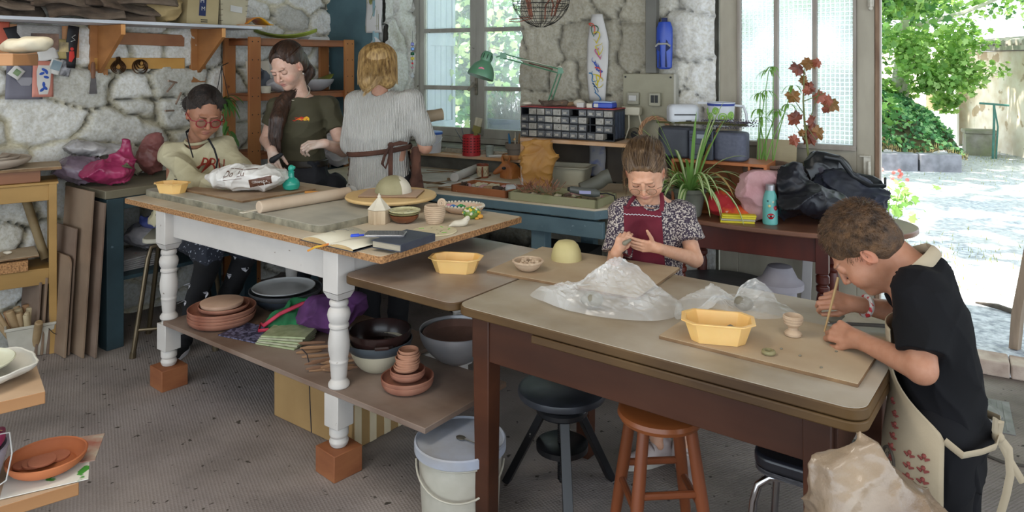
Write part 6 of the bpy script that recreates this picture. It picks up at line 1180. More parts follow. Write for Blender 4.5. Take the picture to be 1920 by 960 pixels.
# ================================================================ things below and beside the window
def WP(px,py,d): # point over the window wall frame at distance d from the wall whose image is px, py
    t=tpx(px,d);p=WW(t,d,0);p.z=H-(py-HY)*p.y/F;return p
def on(px,d,z):return WW(tpx(px,d),d,z)
zl=.903
root=thing('pail','white plastic pail with a blue lid on the window ledge beside the blonde woman','bucket',on(808,-.10,zl));m=M();m.lathe([(.070,0),(.072,.004),(.078,.125),(.080,.13),(.078,.135)],36);wpl=mat('white_plastic','#c2c4c8','#d0d2d6',rough=.35);m.build('pail_body',wpl,root);m=M();m.lathe([(.082,.130),(.084,.134),(.084,.146),(.078,.15),(.001,.149)],36);m.build('lid',mat('sky_blue_lid','#3a62b0','#4a72bf',rough=.4),root)
m=M();m.tube([(.08*cos(a),.085*sin(a),.115-.06*abs(sin(a)))for a in lin(-pi+.1,-.1,16)],.004,6);m.build('handle',wpl,root)
root=thing('perforated_tin','red slotted metal utensil holder full of brushes on the window ledge','container',on(884,-.10,zl));m=M();m.lathe([(.062,0),(.062,.142),(.060,.142),(.058,.01),(.001,.01)],36);rd=mat('red_metal','#a81f26','#b82a30',rough=.45);m.build('tin_body',rd,root);m=M()
for r_ in range(6):
    for k in range(16):a=k/16*TAU;cc=Vector((.0615*cos(a),.0615*sin(a),.03+.018*r_));m.box(cc,(.003,.014,.005),rz=a)
tag(m.build('slots',mat('slot_dark','#2b0d0e'),root),kind='stuff')
root=thing('paint_brush','broad paint brush with worn bristles standing in the red slotted holder','brush',on(884,-.10,zl)+Vector((.005,0,.02)),rot=(0,.22,-.4));m=M();m.box((0,0,.215),(.055,.018,.06));m.build('bristles',mat('bristles','#a39c84','#c2bba2',sc=60,st=(1,1,.1),bump=.4),root,bevel=.006);m=M();m.box((0,0,.165),(.056,.02,.045));m.build('ferrule',mat('olive_ferrule','#6d6732','#857e45'),root);m=M();m.box((0,0,.08),(.028,.014,.13));m.build('handle',mat('olive_ferrule','#6d6732'),root)
for k,(x,y,ax,ay)in enumerate(((-.03,.01,-.5,.1),(-.04,0,-.25,-.1),(.04,.01,.2,.0),(.03,-.02,.25,-.1))):m=M();m.cyl((0,0,0),(0,0,.20),.004,.002,6);o=m.build('brush_handle',mat('grey_tool','#5b6268'));o.location=on(884,-.10,zl)+Vector((x*.6,y,.013));o.rotation_euler=(ay,ax,0);tag(o,['long thin tool leaning left out of the red holder','short grey tool at the left in the red holder','grey tool at the right in the red holder','thin tool at the right front of the red holder'][k],'tool')
root=thing('glass_jar','small clouded glass jar beside the red slotted holder','jar',on(918,-.10,zl));m=M();m.lathe([(.026,0),(.027,.06),(.031,.075),(.029,.075),(.025,.06),(.024,.005),(.001,.005)],28);m.build('jar_body',mat('cloudy_glass','#9aa39b','#b5beb6',sc=20,rough=.2,alpha=.6),root)
bowl('pot_saucer','orange terracotta saucer under the grey-brown pot on the ledge','saucer',on(962,-.12,zl),.075,.03,mat('orange_terracotta','#a5703f','#b98353',sc=6),.85,.006)
root=thing('flower_pot','grey-brown clay pot holding pencils at the right end of the ledge','pot',on(966,-.12,zl+.008));m=M();m.lathe([(.045,0),(.055,.06),(.064,.062),(.068,.10),(.062,.10),(.05,.05),(.001,.01)],32);m.build('pot_body',mat('grey_brown_pot','#6b6054','#7b7064',sc=8,rough=.85),root)
for k,(x,c_,h_,r_)in enumerate(((-.03,'#1f5f86',.15,.008),(0.0,'#c2b8a3',.16,.004),(.02,'#8b6a42',.15,.006),(.035,'#a3835a',.15,.005))):m=M();m.tube([(0,0,0),(x*.3,0,h_*.8),(x*.45,0,h_)],[r_,r_,r_*.5],8);o=m.build('pencil',mat('pencil'+c_,c_,rough=.5));o.location=on(966,-.12,zl+.02)+Vector((x,0,0));tag(o,['blue','cream','brown','light brown'][k]+' pencil standing in the grey-brown pot','pencil')
m=M();m.tube([(-.08,0,0),(-.02,0,.004),(.08,0,.008)],.009,8);o=m.build('paper_roll',paper);o.location=on(938,-.12,zl+.009);o.rotation_euler.z=-.3;tag(o,'small white paper roll lying left of the terracotta saucer','paper roll')
# garland of glass beads
root=thing('bead_garland','string of coloured glass cubes with a clear drop hanging beside the window','garland',WP(775,84,.02)+Vector((0,-.05,0)))
m=M();m.cyl((0,0,.10),(0,0,-.20),.0012,seg=5);m.build('string',dkm,root);Yg=root.location.y
for k,(py,c_)in enumerate(((83,'#1f2a9a'),(92,'#2f7fd0'),(101,'#12603f'),(110,'#c9b41f'),(119,'#c8242f'),(127,'#8a1f3a'))):m=M();z=(84-py)/F*Yg;s_=.022 if k<4 else.014;m.box((0,0,z),(s_,s_,s_*1.0),rz=.4*k);m.build('glass_bead',mat('bead'+c_,c_,rough=.1,spec=.8),root,bevel=.003)
m=M();m.lathe([(.001,0),(.012,.008),(.014,.018),(.006,.032),(.001,.038)],10,(0,0,(84-147)/F*Yg));m.build('clear_drop',mat('crystal','#d5dade',rough=.05,alpha=.7),root,smooth=False)
# drawings
def flat(name,lab,px,py,w,h,mt,d=-.05,cat='drawing',rot=0,curl=.01,taper=None):
    root=thing(name,lab,cat,WP(px,py,d),rot=(0,rot,AW));m=M();m.sheet(lambda u,v:((u-.5)*w*(taper(v)if taper else 1),-curl*sin(u*3.1)-curl*.6*sin(v*7),(v-.5)*h),8,16);m.build('sheet',mt,root,solid=.0008);return root
wsh=mat('drawing_paper','#bdbab6','#c9c6c2',sc=3)
r_=flat('drawing','tall insect and plant drawing taped to the teal door panel',701,24,.155,.30,wsh,-.10)
m=M();[m.tube([(x0,-.014,z0),(x1,-.014,z1)],.0016,4)for x0,z0,x1,z1 in((-.03,.1,.0,.13),(0,.13,.03,.1),(-.02,-.05,.03,.05),(.04,-.13,.04,.02),(.055,-.13,.055,-.01),(-.07,-.14,-.07,-.10),(-.02,.09,.02,.09),(.02,-.1,.05,-.1),(-.05,.07,-.06,.1))];m.ball((-.02,-.013,.09),(.018,.001,.03),10);m.build('ink_lines',mat('olive_ink','#5b5a35','#8b8a4f',sc=30),r_)
r_=flat('paper_shape','white bonnet-shaped paper cut-out below the drawing on the teal panel',704,80,.10,.085,wsh,-.10,'paper',taper=lambda v:1-.55*max(0,v-.55)/.45*1.6 if v>.55 else 1)
r_=flat('drawing','long white paper strip with bright felt-pen scribbles on the stone pillar',1120,108,.145,.545,wsh,-.06,taper=lambda v:.72+.28*min(1,v/.45+.1)if v<.7 else 1-.5*(v-.7)/.3,curl=.012)
for k,(x,z,c_)in enumerate(((.0,.13,'#c7b52a'),(.02,.06,'#c7b52a'),(-.01,.16,'#2a5a3a'),(.02,.03,'#b8507a'),(.0,-.02,'#2f4fa8'),(.015,-.06,'#2f4fa8'),(.0,-.13,'#c7b52a'),(-.02,-.12,'#2f6f9a'),(.02,-.15,'#c7b52a'),(.0,-.2,'#1f4a6a'),(.01,-.23,'#3a6f9a'),(-.02,.18,'#c84a3a'),(.02,-.09,'#c84a3a'))):
    m=M();q=random.Random(k);a0=q.uniform(0,6);w0=q.uniform(2,4.5);m.tube([(x+.020*sin(a0+w0*t)+.008*sin(9*t+k),-.021,z+.034*cos(a0*1.7+w0*.8*t)+.01*cos(7*t))for t in lin(0,1.6,22)],[.001+.0026*sin(3.14*j/21)for j in range(22)],5);m.build('felt_pen_stroke',mat('ink'+c_,c_),r_)
flat('drawing','smaller blue drawing in the shadow under the raised shelf',1120,300,.11,.20,mat('grey_drawing','#8b8a8c','#3d4f8a',sc=14,lo=.5,hi=.7),-.10)
# drawer cabinet
root=thing('drawer_cabinet','black small-parts cabinet with rows of clear plastic drawers and a red top','cabinet',on(977,-.33,1.0805),AW);CW,CH,CD=.625,.185,.165
pbk=mat('black_plastic','#17191e','#1f2228',rough=.5);m=M()
m.box((CW/2,CD-.004,CH/2),(CW,.008,CH)).box((.003,CD/2,CH/2),(.006,CD,CH)).box((CW-.003,CD/2,CH/2),(.006,CD,CH))
for r_ in range(5):m.box((CW/2,CD/2,.003+r_*(CH-.006)/4),(CW,CD,.005))
for x in(.305,.47):m.box((x,CD/2,CH/2),(.006,CD,CH))
m.build('frame',pbk,root);m=M();m.box((CW/2,CD/2,CH+.003),(CW+.01,CD+.01,.006));m.build('red_top',mat('red_plastic','#8b2a2c','#9c3a38',rough=.5),root,bevel=.002)
m=M();
for k in range(6):m.box((CW+.002,.02+k*.025,CH/2),(.004,.008,CH*.85))
tag(m.build('side_ribs',mat('slate_plastic','#3a4252','#454e60',rough=.5),root),kind='stuff')
drm=[mat('clear_drawer','#474748','#636261',sc=30,rough=.25),mat('clear_drawer_full','#7d786e','#a09a8f',sc=30,rough=.25)]
rr=random.Random(6)
for r_ in range(4):
    for c_ in range(11):
        if(r_,c_)in((3,0),(3,6),(2,8),(1,8),(0,10)):continue
        x=.008+c_*.0558;z=.007+r_*.0448;m=M();out=rr.uniform(0,.012);m.box((x+.026,-.004-out/2+.02,z+.019),(.050,.05+out,.036));dr_=m.build('drawer',drm[rr.random()<.35],root,bevel=.0015);g=M();g.prism([(-.016,-.007),(.016,-.007),(.010,0),(.016,.007),(-.016,.007),(-.010,0)],0,.006,TM((x+.026,-.009-out,z+.017),(R(90),0,0)));g.build('bow_handle',drm[1],dr_)
zt=1.0805+CH+.006
root=thing('blue_case','small blue plastic case with a clear lid on top of the cabinet','case',on(1134,-.26,zt),AW);m=M();m.box((0,0,.016),(.125,.08,.030));m.build('case_body',mat('royal_blue','#1d3a9c','#2a49b0',rough=.35),root,bevel=.005);m=M();m.box((0,0,.036),(.118,.075,.010));m.build('clear_lid',mat('pale_lid','#8fa0c0',rough=.2),root,bevel=.003);m=M();m.box((-.04,-.0405,.016),(.028,.001,.022));m.build('sticker',paper,root)
for k,(px,w_,h_,mt_,lab)in enumerate(((1090,.045,.028,paper,'small white labelled box on the cabinet top'),(1107,.035,.026,rawc,'small pale box between the white box and the blue case'))):m=M();m.box((0,0,h_/2),(w_,.04,h_));o=m.build('small_box',mt_,bevel=.002);o.location=on(px,-.28,zt);o.rotation_euler.z=AW;tag(o,lab,'box')
heap('stone','pale lump of stone on the cabinet top beside the white labelled box','stone',on(1086,-.2,zt),[('e',(0,0,.02),(.035,.03,.022))],rawc,h=.004,noise=((.004,90,1),))
heap('stone','flat whitish stone at the left end of the cabinet top','stone',on(988,-.24,zt),[('e',(0,0,.010),(.032,.025,.011))],rawc,h=.003,noise=((.002,90,1),))
heap('driftwood','brown dried root piece on the cabinet top at the lamp base','driftwood',on(1042,-.26,zt),[('c',(-.07,0,.012),(.06,.01,.018),.014,.02),('c',(-.07,0,.012),(-.10,0,.03),.01,.005),('c',(-.02,0,.015),(-.04,-.03,.03),.010,.004)],barkm,h=.004,noise=((.005,60,-1),))
heap('driftwood','tan dried root piece on the cabinet top right of the lamp','driftwood',on(1062,-.22,zt),[('c',(-.03,0,.014),(.05,.0,.018),.015,.012)],mat('tan_root','#7a5f42','#9a7d5a',sc=14),h=.004,noise=((.004,60,-1),))
# green architect lamp
grn=mat('sage_green_enamel','#4f7a5c','#5c886a',sc=4,rough=.35)
root=thing('desk_lamp','green articulated architect lamp with a flower sticker on its shade','lamp',on(1030,-.22,zt));b0_=root.location
def lp_(px,py,dy=0):Y=b0_.y+dy;p=P(px,py,Y);return p-b0_
m=M();m.lathe([(.03,0),(.03,.012),(.012,.02),(.012,.03)],20);m.build('base',grn,root)
e0=lp_(1030,193);e1=lp_(1051,133,-.02);e2=lp_(942,104,-.08);m=M()
for dx in(-.011,.011):m.tube([e0+Vector((dx,0,0)),e1+Vector((dx,0,0))],.0045,4)
m.build('lower_arm',grn,root);m=M()
for dz in(-.014,.012):m.tube([e1+Vector((-.01,0,dz)),e2+Vector((0,0,dz))],.0042,4)
m.build('upper_arm',grn,root);m=M();m.tube([e1+Vector((-.05,-.006,.012)),e1.lerp(e2,.55)+Vector((0,-.006,-.004))],.0035,6);m.build('spring',mat('rusty_spring','#5b4032',metal=.5),root)
m=M();m.prism([(-.02,-.02),(.02,-.014),(.012,.02),(-.016,.022)],-.004,.004,TM(e1,(R(90),0,0)));m.prism([(-.02,-.022),(.022,-.012),(.018,.018),(-.018,.016)],-.004,.004,TM(e2+Vector((.005,0,0)),(R(90),0,0)));m.tube([e2,e2+Vector((-.04,0,-.01))],.005,6);m.build('joint_plates',grn,root)
sc_=lp_(906,128,-.11);ax=Vector((.30,.15,.92)).normalized();q=ax.to_track_quat('Z','Y').to_matrix().to_4x4();T=Matrix.Translation(sc_)@q
m=M();m.lathe([(.083,-.058),(.0835,-.05),(.078,-.02),(.062,.015),(.042,.035),(.034,.045),(.034,.050),(.030,.050),(.058,.012),(.074,-.02),(.080,-.055)],40,T=T);m.build('lamp_shade',grn,root)
m=M();m.lathe([(.034,.046),(.036,.06),(.034,.09),(.026,.105),(.012,.112),(.001,.113)],28,T=T);m.build('lamp_cap',grn,root);m=M()
for k in range(9):a=k/9*TAU;m.beam(T@Vector((.0362*cos(a),.0362*sin(a),.058)),T@Vector((.0345*cos(a),.0345*sin(a),.088)),.004,.003)
tag(m.build('vent_slots',mat('slot_dark2','#0f2318'),root),kind='stuff');m=M()
for k in range(9):
    a=k/9*TAU;v=T@(Vector((.0,0,.0)));dvc=Vector((-.05,-.98,.1)).normalized();cc=sc_+Vector((-.010,-.074,-.01))+Vector((.014*cos(a),0,.012*sin(a)));m.ball(cc,(.009,.004,.008),8)
m.build('flower_sticker',mat('pink_petals','#c2607a','#d98a9c',sc=60),root)
m=M();m.tube([T@Vector((0,0,.113)),T@Vector((.01,0,.135)),e2+Vector((0,0,.03)),e2+Vector((.03,0,-.01)),e1.lerp(e2,.5)+Vector((0,-.008,.012)),e1+Vector((-.03,0,.02)),e1+Vector((.0,0,.03)),e1+Vector((.018,0,.0))],.0022,5);m.build('flex',rawc,root)
# wire hanging basket
root=thing('wire_basket','black wire hanging basket filled with twigs above the cabinet','basket',WP(1014,0,-.45));wr=mat('black_wire','#1a1613',rough=.5);Yb=root.location.y;RB=54/F*Yb
rad=lambda t:RB*cos(t*pi/2)**.55;zz=lambda t:-t*.165
m=M();
for t_ in(-.12,0,.18,.36,.62,.82):m.tube([(rad(max(0,t_))*cos(a),rad(max(0,t_))*sin(a),zz(t_))for a in lin(0,TAU,33)[:-1]],.002,5,closed=True)
m.build('rings',wr,root);m=M()
for k in range(20):a=k/20*TAU;m.tube([(rad(t_)*cos(a),rad(t_)*sin(a),zz(t_))for t_ in lin(0,.985,8)],.0014,4)
for k in range(20):
    a0=k/20*TAU;m.tube([(rad(.27+.09*sin(b))*cos(a0+.15*cos(b)),rad(.27+.09*sin(b))*sin(a0+.15*cos(b)),zz(.27+.09*sin(b)))for b in lin(0,TAU,13)[:-1]],.0012,4,closed=True)
m.build('wires',wr,root);m=M();[m.tube([(RB*cos(a),RB*sin(a),0),(0,0,.55)],.0015,4)for a in(0.3,2.4,4.5)];m.cyl((0,0,.55),(0,0,2.78-root.location.z),.002,seg=5);m.build('chains',wr,root)
m=M();rr=random.Random(4)
for _ in range(9):x,y=rr.uniform(-.1,.1),rr.uniform(-.08,.08);m.tube([(x,y,-.12+abs(x)*.3),(x*1.2,y,-.03),(x*1.2+rr.uniform(-.08,.08),y,.06)],.005,5)
m.tube([(-.05,0,-.10),(-.14,-.05,-.115),(-.19,-.06,-.12)],.003,5).tube([(-.05,0,-.11),(-.14,-.05,-.135),(-.19,-.06,-.13)],.003,5);m.build('twigs',mat('red_brown_twigs','#6b3a26','#8b5540'),root)
# switch board, conduit, blue holder
root=thing('switch_board','beige metal board with two switches and a socket on the stone wall','switch board',WP(1218,200,-.06),AW);bge=mat('beige_metal','#8f8a74','#9c977f',sc=4,rough=.55,dust='#6b6551',dsc=5,damt=.3);m=M();m.box((0,0,0),(.325,.05,.40));m.build('panel',bge,root,bevel=.003)
m=M();m.box((.1655,-.0,0),(.012,.055,.40));m.build('lit_side',mat('lit_beige_metal','#aaa79c','#b5b2a7'),root)  # side towards the door painted paler, its light put into the colour
gyp=mat('beige_plastic','#8a8677','#98947f',sc=5,rough=.5);m=M();m.box((-.09,-.035,.05),(.075,.03,.075));o=m.build('switch',gyp,root,bevel=.005);m=M();m.box((-.09,-.053,.052),(.048,.01,.035));m.build('rocker',mat('pale_rocker','#b5b3ad'),o,bevel=.003)
m=M();m.box((.05,-.04,.047),(.070,.035,.078));o=m.build('switch',gyp,root,bevel=.003);m=M();m.box((.038,-.0585,.05),(.02,.003,.045)).box((.062,-.0585,.05),(.02,.003,.045));m.build('rocker',mat('dark_rockers','#2b2d2c'),o)
m=M();m.cyl((-.08,-.03,-.17),(-.08,-.05,-.17),.042,seg=28);o=m.build('socket',mat('brown_socket','#5b5443','#6b634f'),root);m=M();m.cyl((-.08,-.05,-.17),(-.08,-.052,-.17),.022,seg=20);m.build('socket_hole',dkm,o)
for x,z in((-.145,.18),(.14,.18),(-.145,-.18),(.14,-.18)):m=M();m.cyl((x,-.027,z),(x,-.03,z),.006,seg=10);m.build('screw',dkm,root)
root=thing('plug_adaptor','cream plug adaptor with two leads on the switch board','plug',WP(1186,208,-.14),AW);crm=mat('cream_plastic','#b3ad98','#c0baa5',rough=.5);m=M();m.box((0,0,0),(.105,.05,.05));m.cyl((-.05,0,0),(-.065,0,0),.03,seg=20);m.build('adaptor_body',crm,root,bevel=.006);m=M();m.tube([(-.02,-.01,-.02),(-.015,-.02,-.10),(-.04,-.02,-.17),(.02,-.02,-.22),(.09,-.01,-.24)],.0045,6);m.build('lead',crm,root);m=M();m.tube([(.04,-.01,.0),(.06,-.015,-.08),(.062,-.015,-.18),(.06,0,-.22)],.0045,6);m.build('lead',crm,root)
m=M();m.box((0,0,.68),(.068,.055,1.34));o=m.build('cable_duct',mat('grey_duct','#5f5d56','#6c6a62',sc=3,rough=.6),bevel=.003);o.location=WP(1223,140,-.06);o.rotation_euler.z=AW;tag(o,'grey vertical cable duct above the switch board','duct')
root=thing('bottle_cage','royal blue and grey plastic holder hanging right of the cable duct','holder',WP(1246,84,-.10),AW);m=M();m.lathe([(.030,-.145),(.045,-.135),(.048,-.05),(.05,.05),(.048,.10),(.036,.135),(.001,.14)],28,sq=.6);m.build('holder_body',mat('blue_holder','#23409c','#2f4fb0',rough=.35),root);m=M();m.prism([(-.046,-.02),(-.028,.02),(-.02,.03),(-.014,-.13),(-.026,-.135),(-.02,-.04)],0,.003,TM((0,-.031,0),(R(90),0,0)));m.prism([(.046,-.02),(.028,.02),(.02,.03),(.014,-.13),(.026,-.135),(.02,-.04)],0,.003,TM((0,-.031,0),(R(90),0,0)));m.build('dark_bars',mat('navy_bars','#14224f'),root);m=M();m.tube([(-.045,-.032,-.01),(-.028,-.036,.005),(.028,-.036,.005),(.045,-.032,-.01)],.006,6);m.build('grey_band',mat('grey_band','#9a9891'),root);m=M();m.box((0,0,.145),(.03,.02,.03));m.build('hanging_tab',mat('navy_bars','#14224f'),root)
# ================================================================ on the teal bench
ZB=.80
board('drawing_board','large pale board lying on the teal bench beneath the window',on(700,-.70,ZB),.62,.44,.012,AW+.04,dtop)
board('drawing_board','pale rounded board at the bench edge beside the blonde woman',on(815,-.84,ZB+.0),.34,.34,.018,AW+.02,mat('floury_board','#aaa59c','#bfbab1',sc=5,dust='#cfcac1'),None,.05)
for k,(x0,y0,x1,y1)in enumerate(((800,345,880,334),(800,352,862,350),(790,325,850,322),(800,320,865,324))):a_=G(x0,y0,ZB+.02);b_=G(x1,y1,ZB+.02);m=M();m.beam((0,0,0),b_-a_,.008,.004);o=m.build('thin_rod',plyd);o.location=a_+Vector((0,0,.002));tag(o,['long spacing strip leading to the small rolling pin','curved dark tool on the rounded board','dark thin rod nearest the blonde woman on the large board','second dark thin rod on the large board'][k],'strip')
a_=G(852,341,ZB+.018);b_=G(905,318,ZB);m=M();m.cyl((0,0,0),b_-a_,.027,seg=28);o=m.build('rolling_pin',mat('pale_pin','#a9a49c','#bdb8b0',sc=5));o.location=a_+Vector((0,0,.027));tag(o,'pale rolling pin on the teal bench left of the patterned mug','rolling pin')
heap('cork','small cork ball on the rounded board','cork',G(841,339,ZB+.018),[('e',(0,0,.008),(.010,.01,.01))],mat('tan_root','#7a5f42'),h=.002,noise=())
root=thing('mug','cream mug with a brown rim and diamond pattern on the teal bench','mug',G(905,333,ZB));m=M();m.lathe([(.036,0),(.038,.004),(.040,.085),(.037,.085),(.034,.01),(.001,.01)],32);m.build('mug_body',mat('cream_mug','#b9ad8e','#c6bb9d',sc=4,rough=.3),root);m=M();m.lathe([(.0405,.078),(.041,.087),(.036,.087),(.036,.08)],32);m.lathe([(.0385,.002),(.0395,.010),(.038,.012)],32);m.tube([(.0,-.040,.07),(0,-.060,.06),(0,-.058,.03),(0,-.040,.015)],.006,8);m.build('rim_and_handle',mat('brown_rim','#6b3322','#8b4a30',rough=.3),root)
m=M();[m.tube([(.040*cos(a+da),.040*sin(a+da),.045+dz)for da,dz in((-.25,0),(0,.02),(.25,0),(0,-.02))],.0012,4,closed=True)for a in(-1.15,-.45,-2.0,-2.7)];m.build('diamonds',mat('brown_rim','#6b3322'),root)
# fox head of kraft paper
root=thing('paper_fox_head','folded brown paper fox head standing on the teal bench','paper sculpture',G(958,333,ZB+.0));f=Sdf();f.loft([(0,0,0,.075,.06),(.05,.0,0,.065,.05),(.085,-.01,0,.045,.04),(.10,-.02,0,.03,.03)],e=1.4,k=.005).cap((-.03,0,.075),(-.105,-.02,.035),.035,.010,.01).ellr((-.05,-.0,.105),(.010,.02,.035),(0,-.3,0),.004).ellr((-.01,.03,.11),(.010,.02,.03),(0,.2,0),.004);f.noise=[(.004,40,-7,(1,1,1))];np_mesh('paper_head',[f.mesh(.0035)],mat('orange_kraft','#8b4f22','#a8682f',sc=8,rough=.6),root);m=M();m.ball((-.045,-.040,.066),(.014,.004,.010),10);m.build('eye_spot',dkm,root)
root=thing('kraft_bag','tall crumpled kraft paper bag standing against the raised shelf','paper bag',on(1010,-.50,ZB));f=Sdf();f.loft([(0,0,0,.075,.05),(.10,0,0,.09,.055),(.20,0,0,.105,.04),(.285,-.03,0,.08,.012)],e=3.5,k=.005);f.noise=[(.009,26,-2,(1,1,1)),(.005,55,-4,(1,1,1))];np_mesh('bag',[f.mesh(.0045)],mat('golden_kraft','#94662c','#b0823f',sc=6,rough=.6,sub=.1),root)
root=thing('white_pipe','upright white plastic tube with a dark green cap beside the kraft bag','tube',on(985,-.42,ZB));m=M();m.lathe([(.024,0),(.024,.16)],24);m.build('tube_body',wpl,root);m=M();m.lathe([(.026,.16),(.026,.175),(.015,.19),(.001,.19)],24);m.build('cap',mat('dark_green_cap','#1f3a2c'),root)
root=thing('plastic_basin','square white plastic basin on the teal bench in front of the raised shelf','basin',G(1068,348,ZB)+Vector((0,.12,0)),AW+.12);m=M()
def rq(a,b,z):return[(x-a/2,y-b/2,z)for x,y in rrect(a,b,.03,4)]
rs=[rq(.24,.17,0),rq(.27,.20,.10),rq(.32,.25,.105),rq(.32,.25,.109),rq(.262,.192,.109),rq(.23,.16,.006)];n=len(rs[0]);fs=[tuple(reversed(range(n)))]
for k in range(5):fs+=[(k*n+i,k*n+(i+1)%n,(k+1)*n+(i+1)%n,(k+1)*n+i)for i in range(n)]
fs.append(tuple(range(5*n,6*n)));m.add(sum(rs,[]),fs);m.build('basin_body',mat('cream_white_plastic','#a8a592','#b8b5a2',sc=4,rough=.5,dust='#8b8265',dsc=6,damt=.25),root)
def otray(name,lab,a,b,dpt,th,h,mt,mb):
    d=(b-a);L_=d.xy.length;rz=math.atan2(d.y,d.x);root=thing(name,lab,'tray',Vector((a.x,a.y,ZB)),rz);m=M();m.box((L_/2,th/2,h/2),(L_,th,h)).box((L_/2,dpt-th/2,h/2),(L_,th,h)).box((th/2,dpt/2,h/2),(th,dpt,h)).box((L_-th/2,dpt/2,h/2),(th,dpt,h));m.build('frame',mt,root,bevel=.002);m=M();m.box((L_/2,dpt/2,.005),(L_-.01,dpt-.01,.01));m.build('tray_floor',mb,root);return root,L_
tfl=mat('dirty_tray_floor','#6b6250','#857a64',sc=9)
t1_,L1=otray('wooden_tray','brown wooden tray of found objects on the teal bench',G(846,359,ZB),G(950,372,ZB),.22,.014,.04,mat('spotted_brown_wood','#7a4524','#8f5630',sc=5,spots='#c9b89f',spot_sc=40,spot_t=.72),tfl)
t2_,L2=otray('wooden_tray','cream-painted wooden tray of bark and dried plants on the teal bench',G(953,374,ZB),G(1120,392,ZB),.26,.016,.042,mat('mouldy_cream_wood','#8b8667','#a39e7c',sc=7,dust='#6b7048',dsc=7,damt=.4),tfl)
rr=random.Random(11);sm_=[barkm,mat('tan_root','#7a5f42'),mat('dry_pink','#a57b78','#b89491',sc=9),mat('bone','#b3a98f'),mat('dark_cone','#2e2219','#4b3827',sc=30),mat('moss','#55552f','#6d6a40',sc=20)]
kinds=['piece of bark','tan root','pink shell','bleached shell','dark cone','mossy twig']
def clutter(tr,L_,dp_,n,seed,where):
    rr=random.Random(seed)
    for k in range(n):
        x=.035+(L_-.07)*((k+.5)/n)+rr.uniform(-.02,.02);y=.04+rr.random()*(dp_-.08);q=rr.randrange(6);L2_=rr.uniform(.02,.05);f=Sdf();f.ell((0,0,.012),(L2_,rr.uniform(.010,.02),.012));f.noise=[(.004,90,-(k+1),(1,1,1))];o=np_mesh('found_object',[f.mesh(.0035)],sm_[q]);o.location=tr.matrix_basis@Vector((x,y,.011))if False else Vector(tr.location)+Matrix.Rotation(tr.rotation_euler.z,3,'Z')@Vector((x,y,.012));o.rotation_euler.z=rr.uniform(0,3)
        tag(o,kinds[q]+' among the found objects in the '+where,'found object','found objects in the '+where)
clutter(t1_,L1,.22,14,3,'brown wooden tray');clutter(t2_,L2,.26,20,5,'cream wooden tray')
m=M();rr=random.Random(6)
for _ in range(70):x,y=rr.uniform(.02,.22),rr.uniform(.04,.22);a=rr.uniform(0,6.28);m.tube([(x,y,.04),(x+.05*cos(a),y+.03*sin(a),.06+rr.uniform(0,.05))],.0016,4,cap=False)
o=m.build('dry_twigs',mat('reddish_twig','#7a4a38','#9c7058',sc=20));o.location=t2_.location;o.rotation_euler.z=t2_.rotation_euler.z;tag(o,'tangle of thin dry twigs in the left part of the cream tray','twigs',kind='stuff')
root=thing('pine_cone','dark open pine cone at the left corner of the brown tray','pine cone',Vector(t1_.location)+Matrix.Rotation(t1_.rotation_euler.z,3,'Z')@Vector((.05,.06,.01)));m=M()
for k in range(40):a=k*2.4;r_=.006+.018*sin(min(1,k/26)*pi*.8);z=.006+k*.0008;m.add([(r_*.3*cos(a),r_*.3*sin(a),z),(r_*cos(a-.25),r_*sin(a-.25),z+.004),(r_*1.2*cos(a),r_*1.2*sin(a),z+.008),(r_*cos(a+.25),r_*sin(a+.25),z+.004)],[(0,1,2,3)])
m.build('scales',sm_[4],root,solid=.0015,smooth=False)
root=thing('glass_tumbler','small clear tumbler lying on its side in the brown tray','tumbler',Vector(t1_.location)+Matrix.Rotation(t1_.rotation_euler.z,3,'Z')@Vector((L1-.035,.10,.034)),.3);m=M();m.lathe([(.024,-.03),(.028,.03),(.026,.03),(.022,-.026),(.001,-.026)],24,T=TM((0,0,0),(R(90),0,R(60))));m.build('tumbler_body',mat('clear_glass','#c3c8c8',rough=.08,alpha=.45),root)
pg=mat('grey_pvc','#55554c','#64645a',sc=4,rough=.55);pb=G(1128,372,ZB);root=thing('pipe_elbow','grey plastic pipe elbow lying in the cream tray behind the rotary tool','pipe',Vector((pb.x+.03,pb.y+.11,ZB+.052)));m=M();m.tube([(-.14,-.02,-.012),(-.08,-.01,.0),(-.03,0,.02),(.0,0,.045),(.03,0,.055)],[.030,.038,.04,.04,.042],20);m.build('pipe_body',pg,root)
root=thing('rotary_tool','grey handheld rotary tool with a black cable on the cream tray','power tool',G(1098,368,ZB+.045)+Vector((0,0,.022)),R(-12));m=M();m.tube([(-.085,0,.012),(-.08,0,.012),(-.05,0,.008),(0,0,0),(.05,0,-.004),(.075,0,-.006)],[.010,.017,.019,.022,.023,.014],16);m.build('tool_body',mat('tool_grey','#4b4e4a','#5b5e59',rough=.45),root);m=M();m.tube([(-.095,0,.013),(-.07,0,.011)],[.009,.017],14);m.build('nose',dkm,root);m=M();m.box((.0,-.0215,.002),(.06,.004,.016));m.build('pale_label',mat('lilac_label','#9a9ac0'),root);m=M();m.tube([(.075,0,-.006),(.11,-.01,.0),(.15,-.02,-.01),(.16,-.04,-.05),(.155,-.05,-.14)],.004,6);m.build('cable',dkm,root)
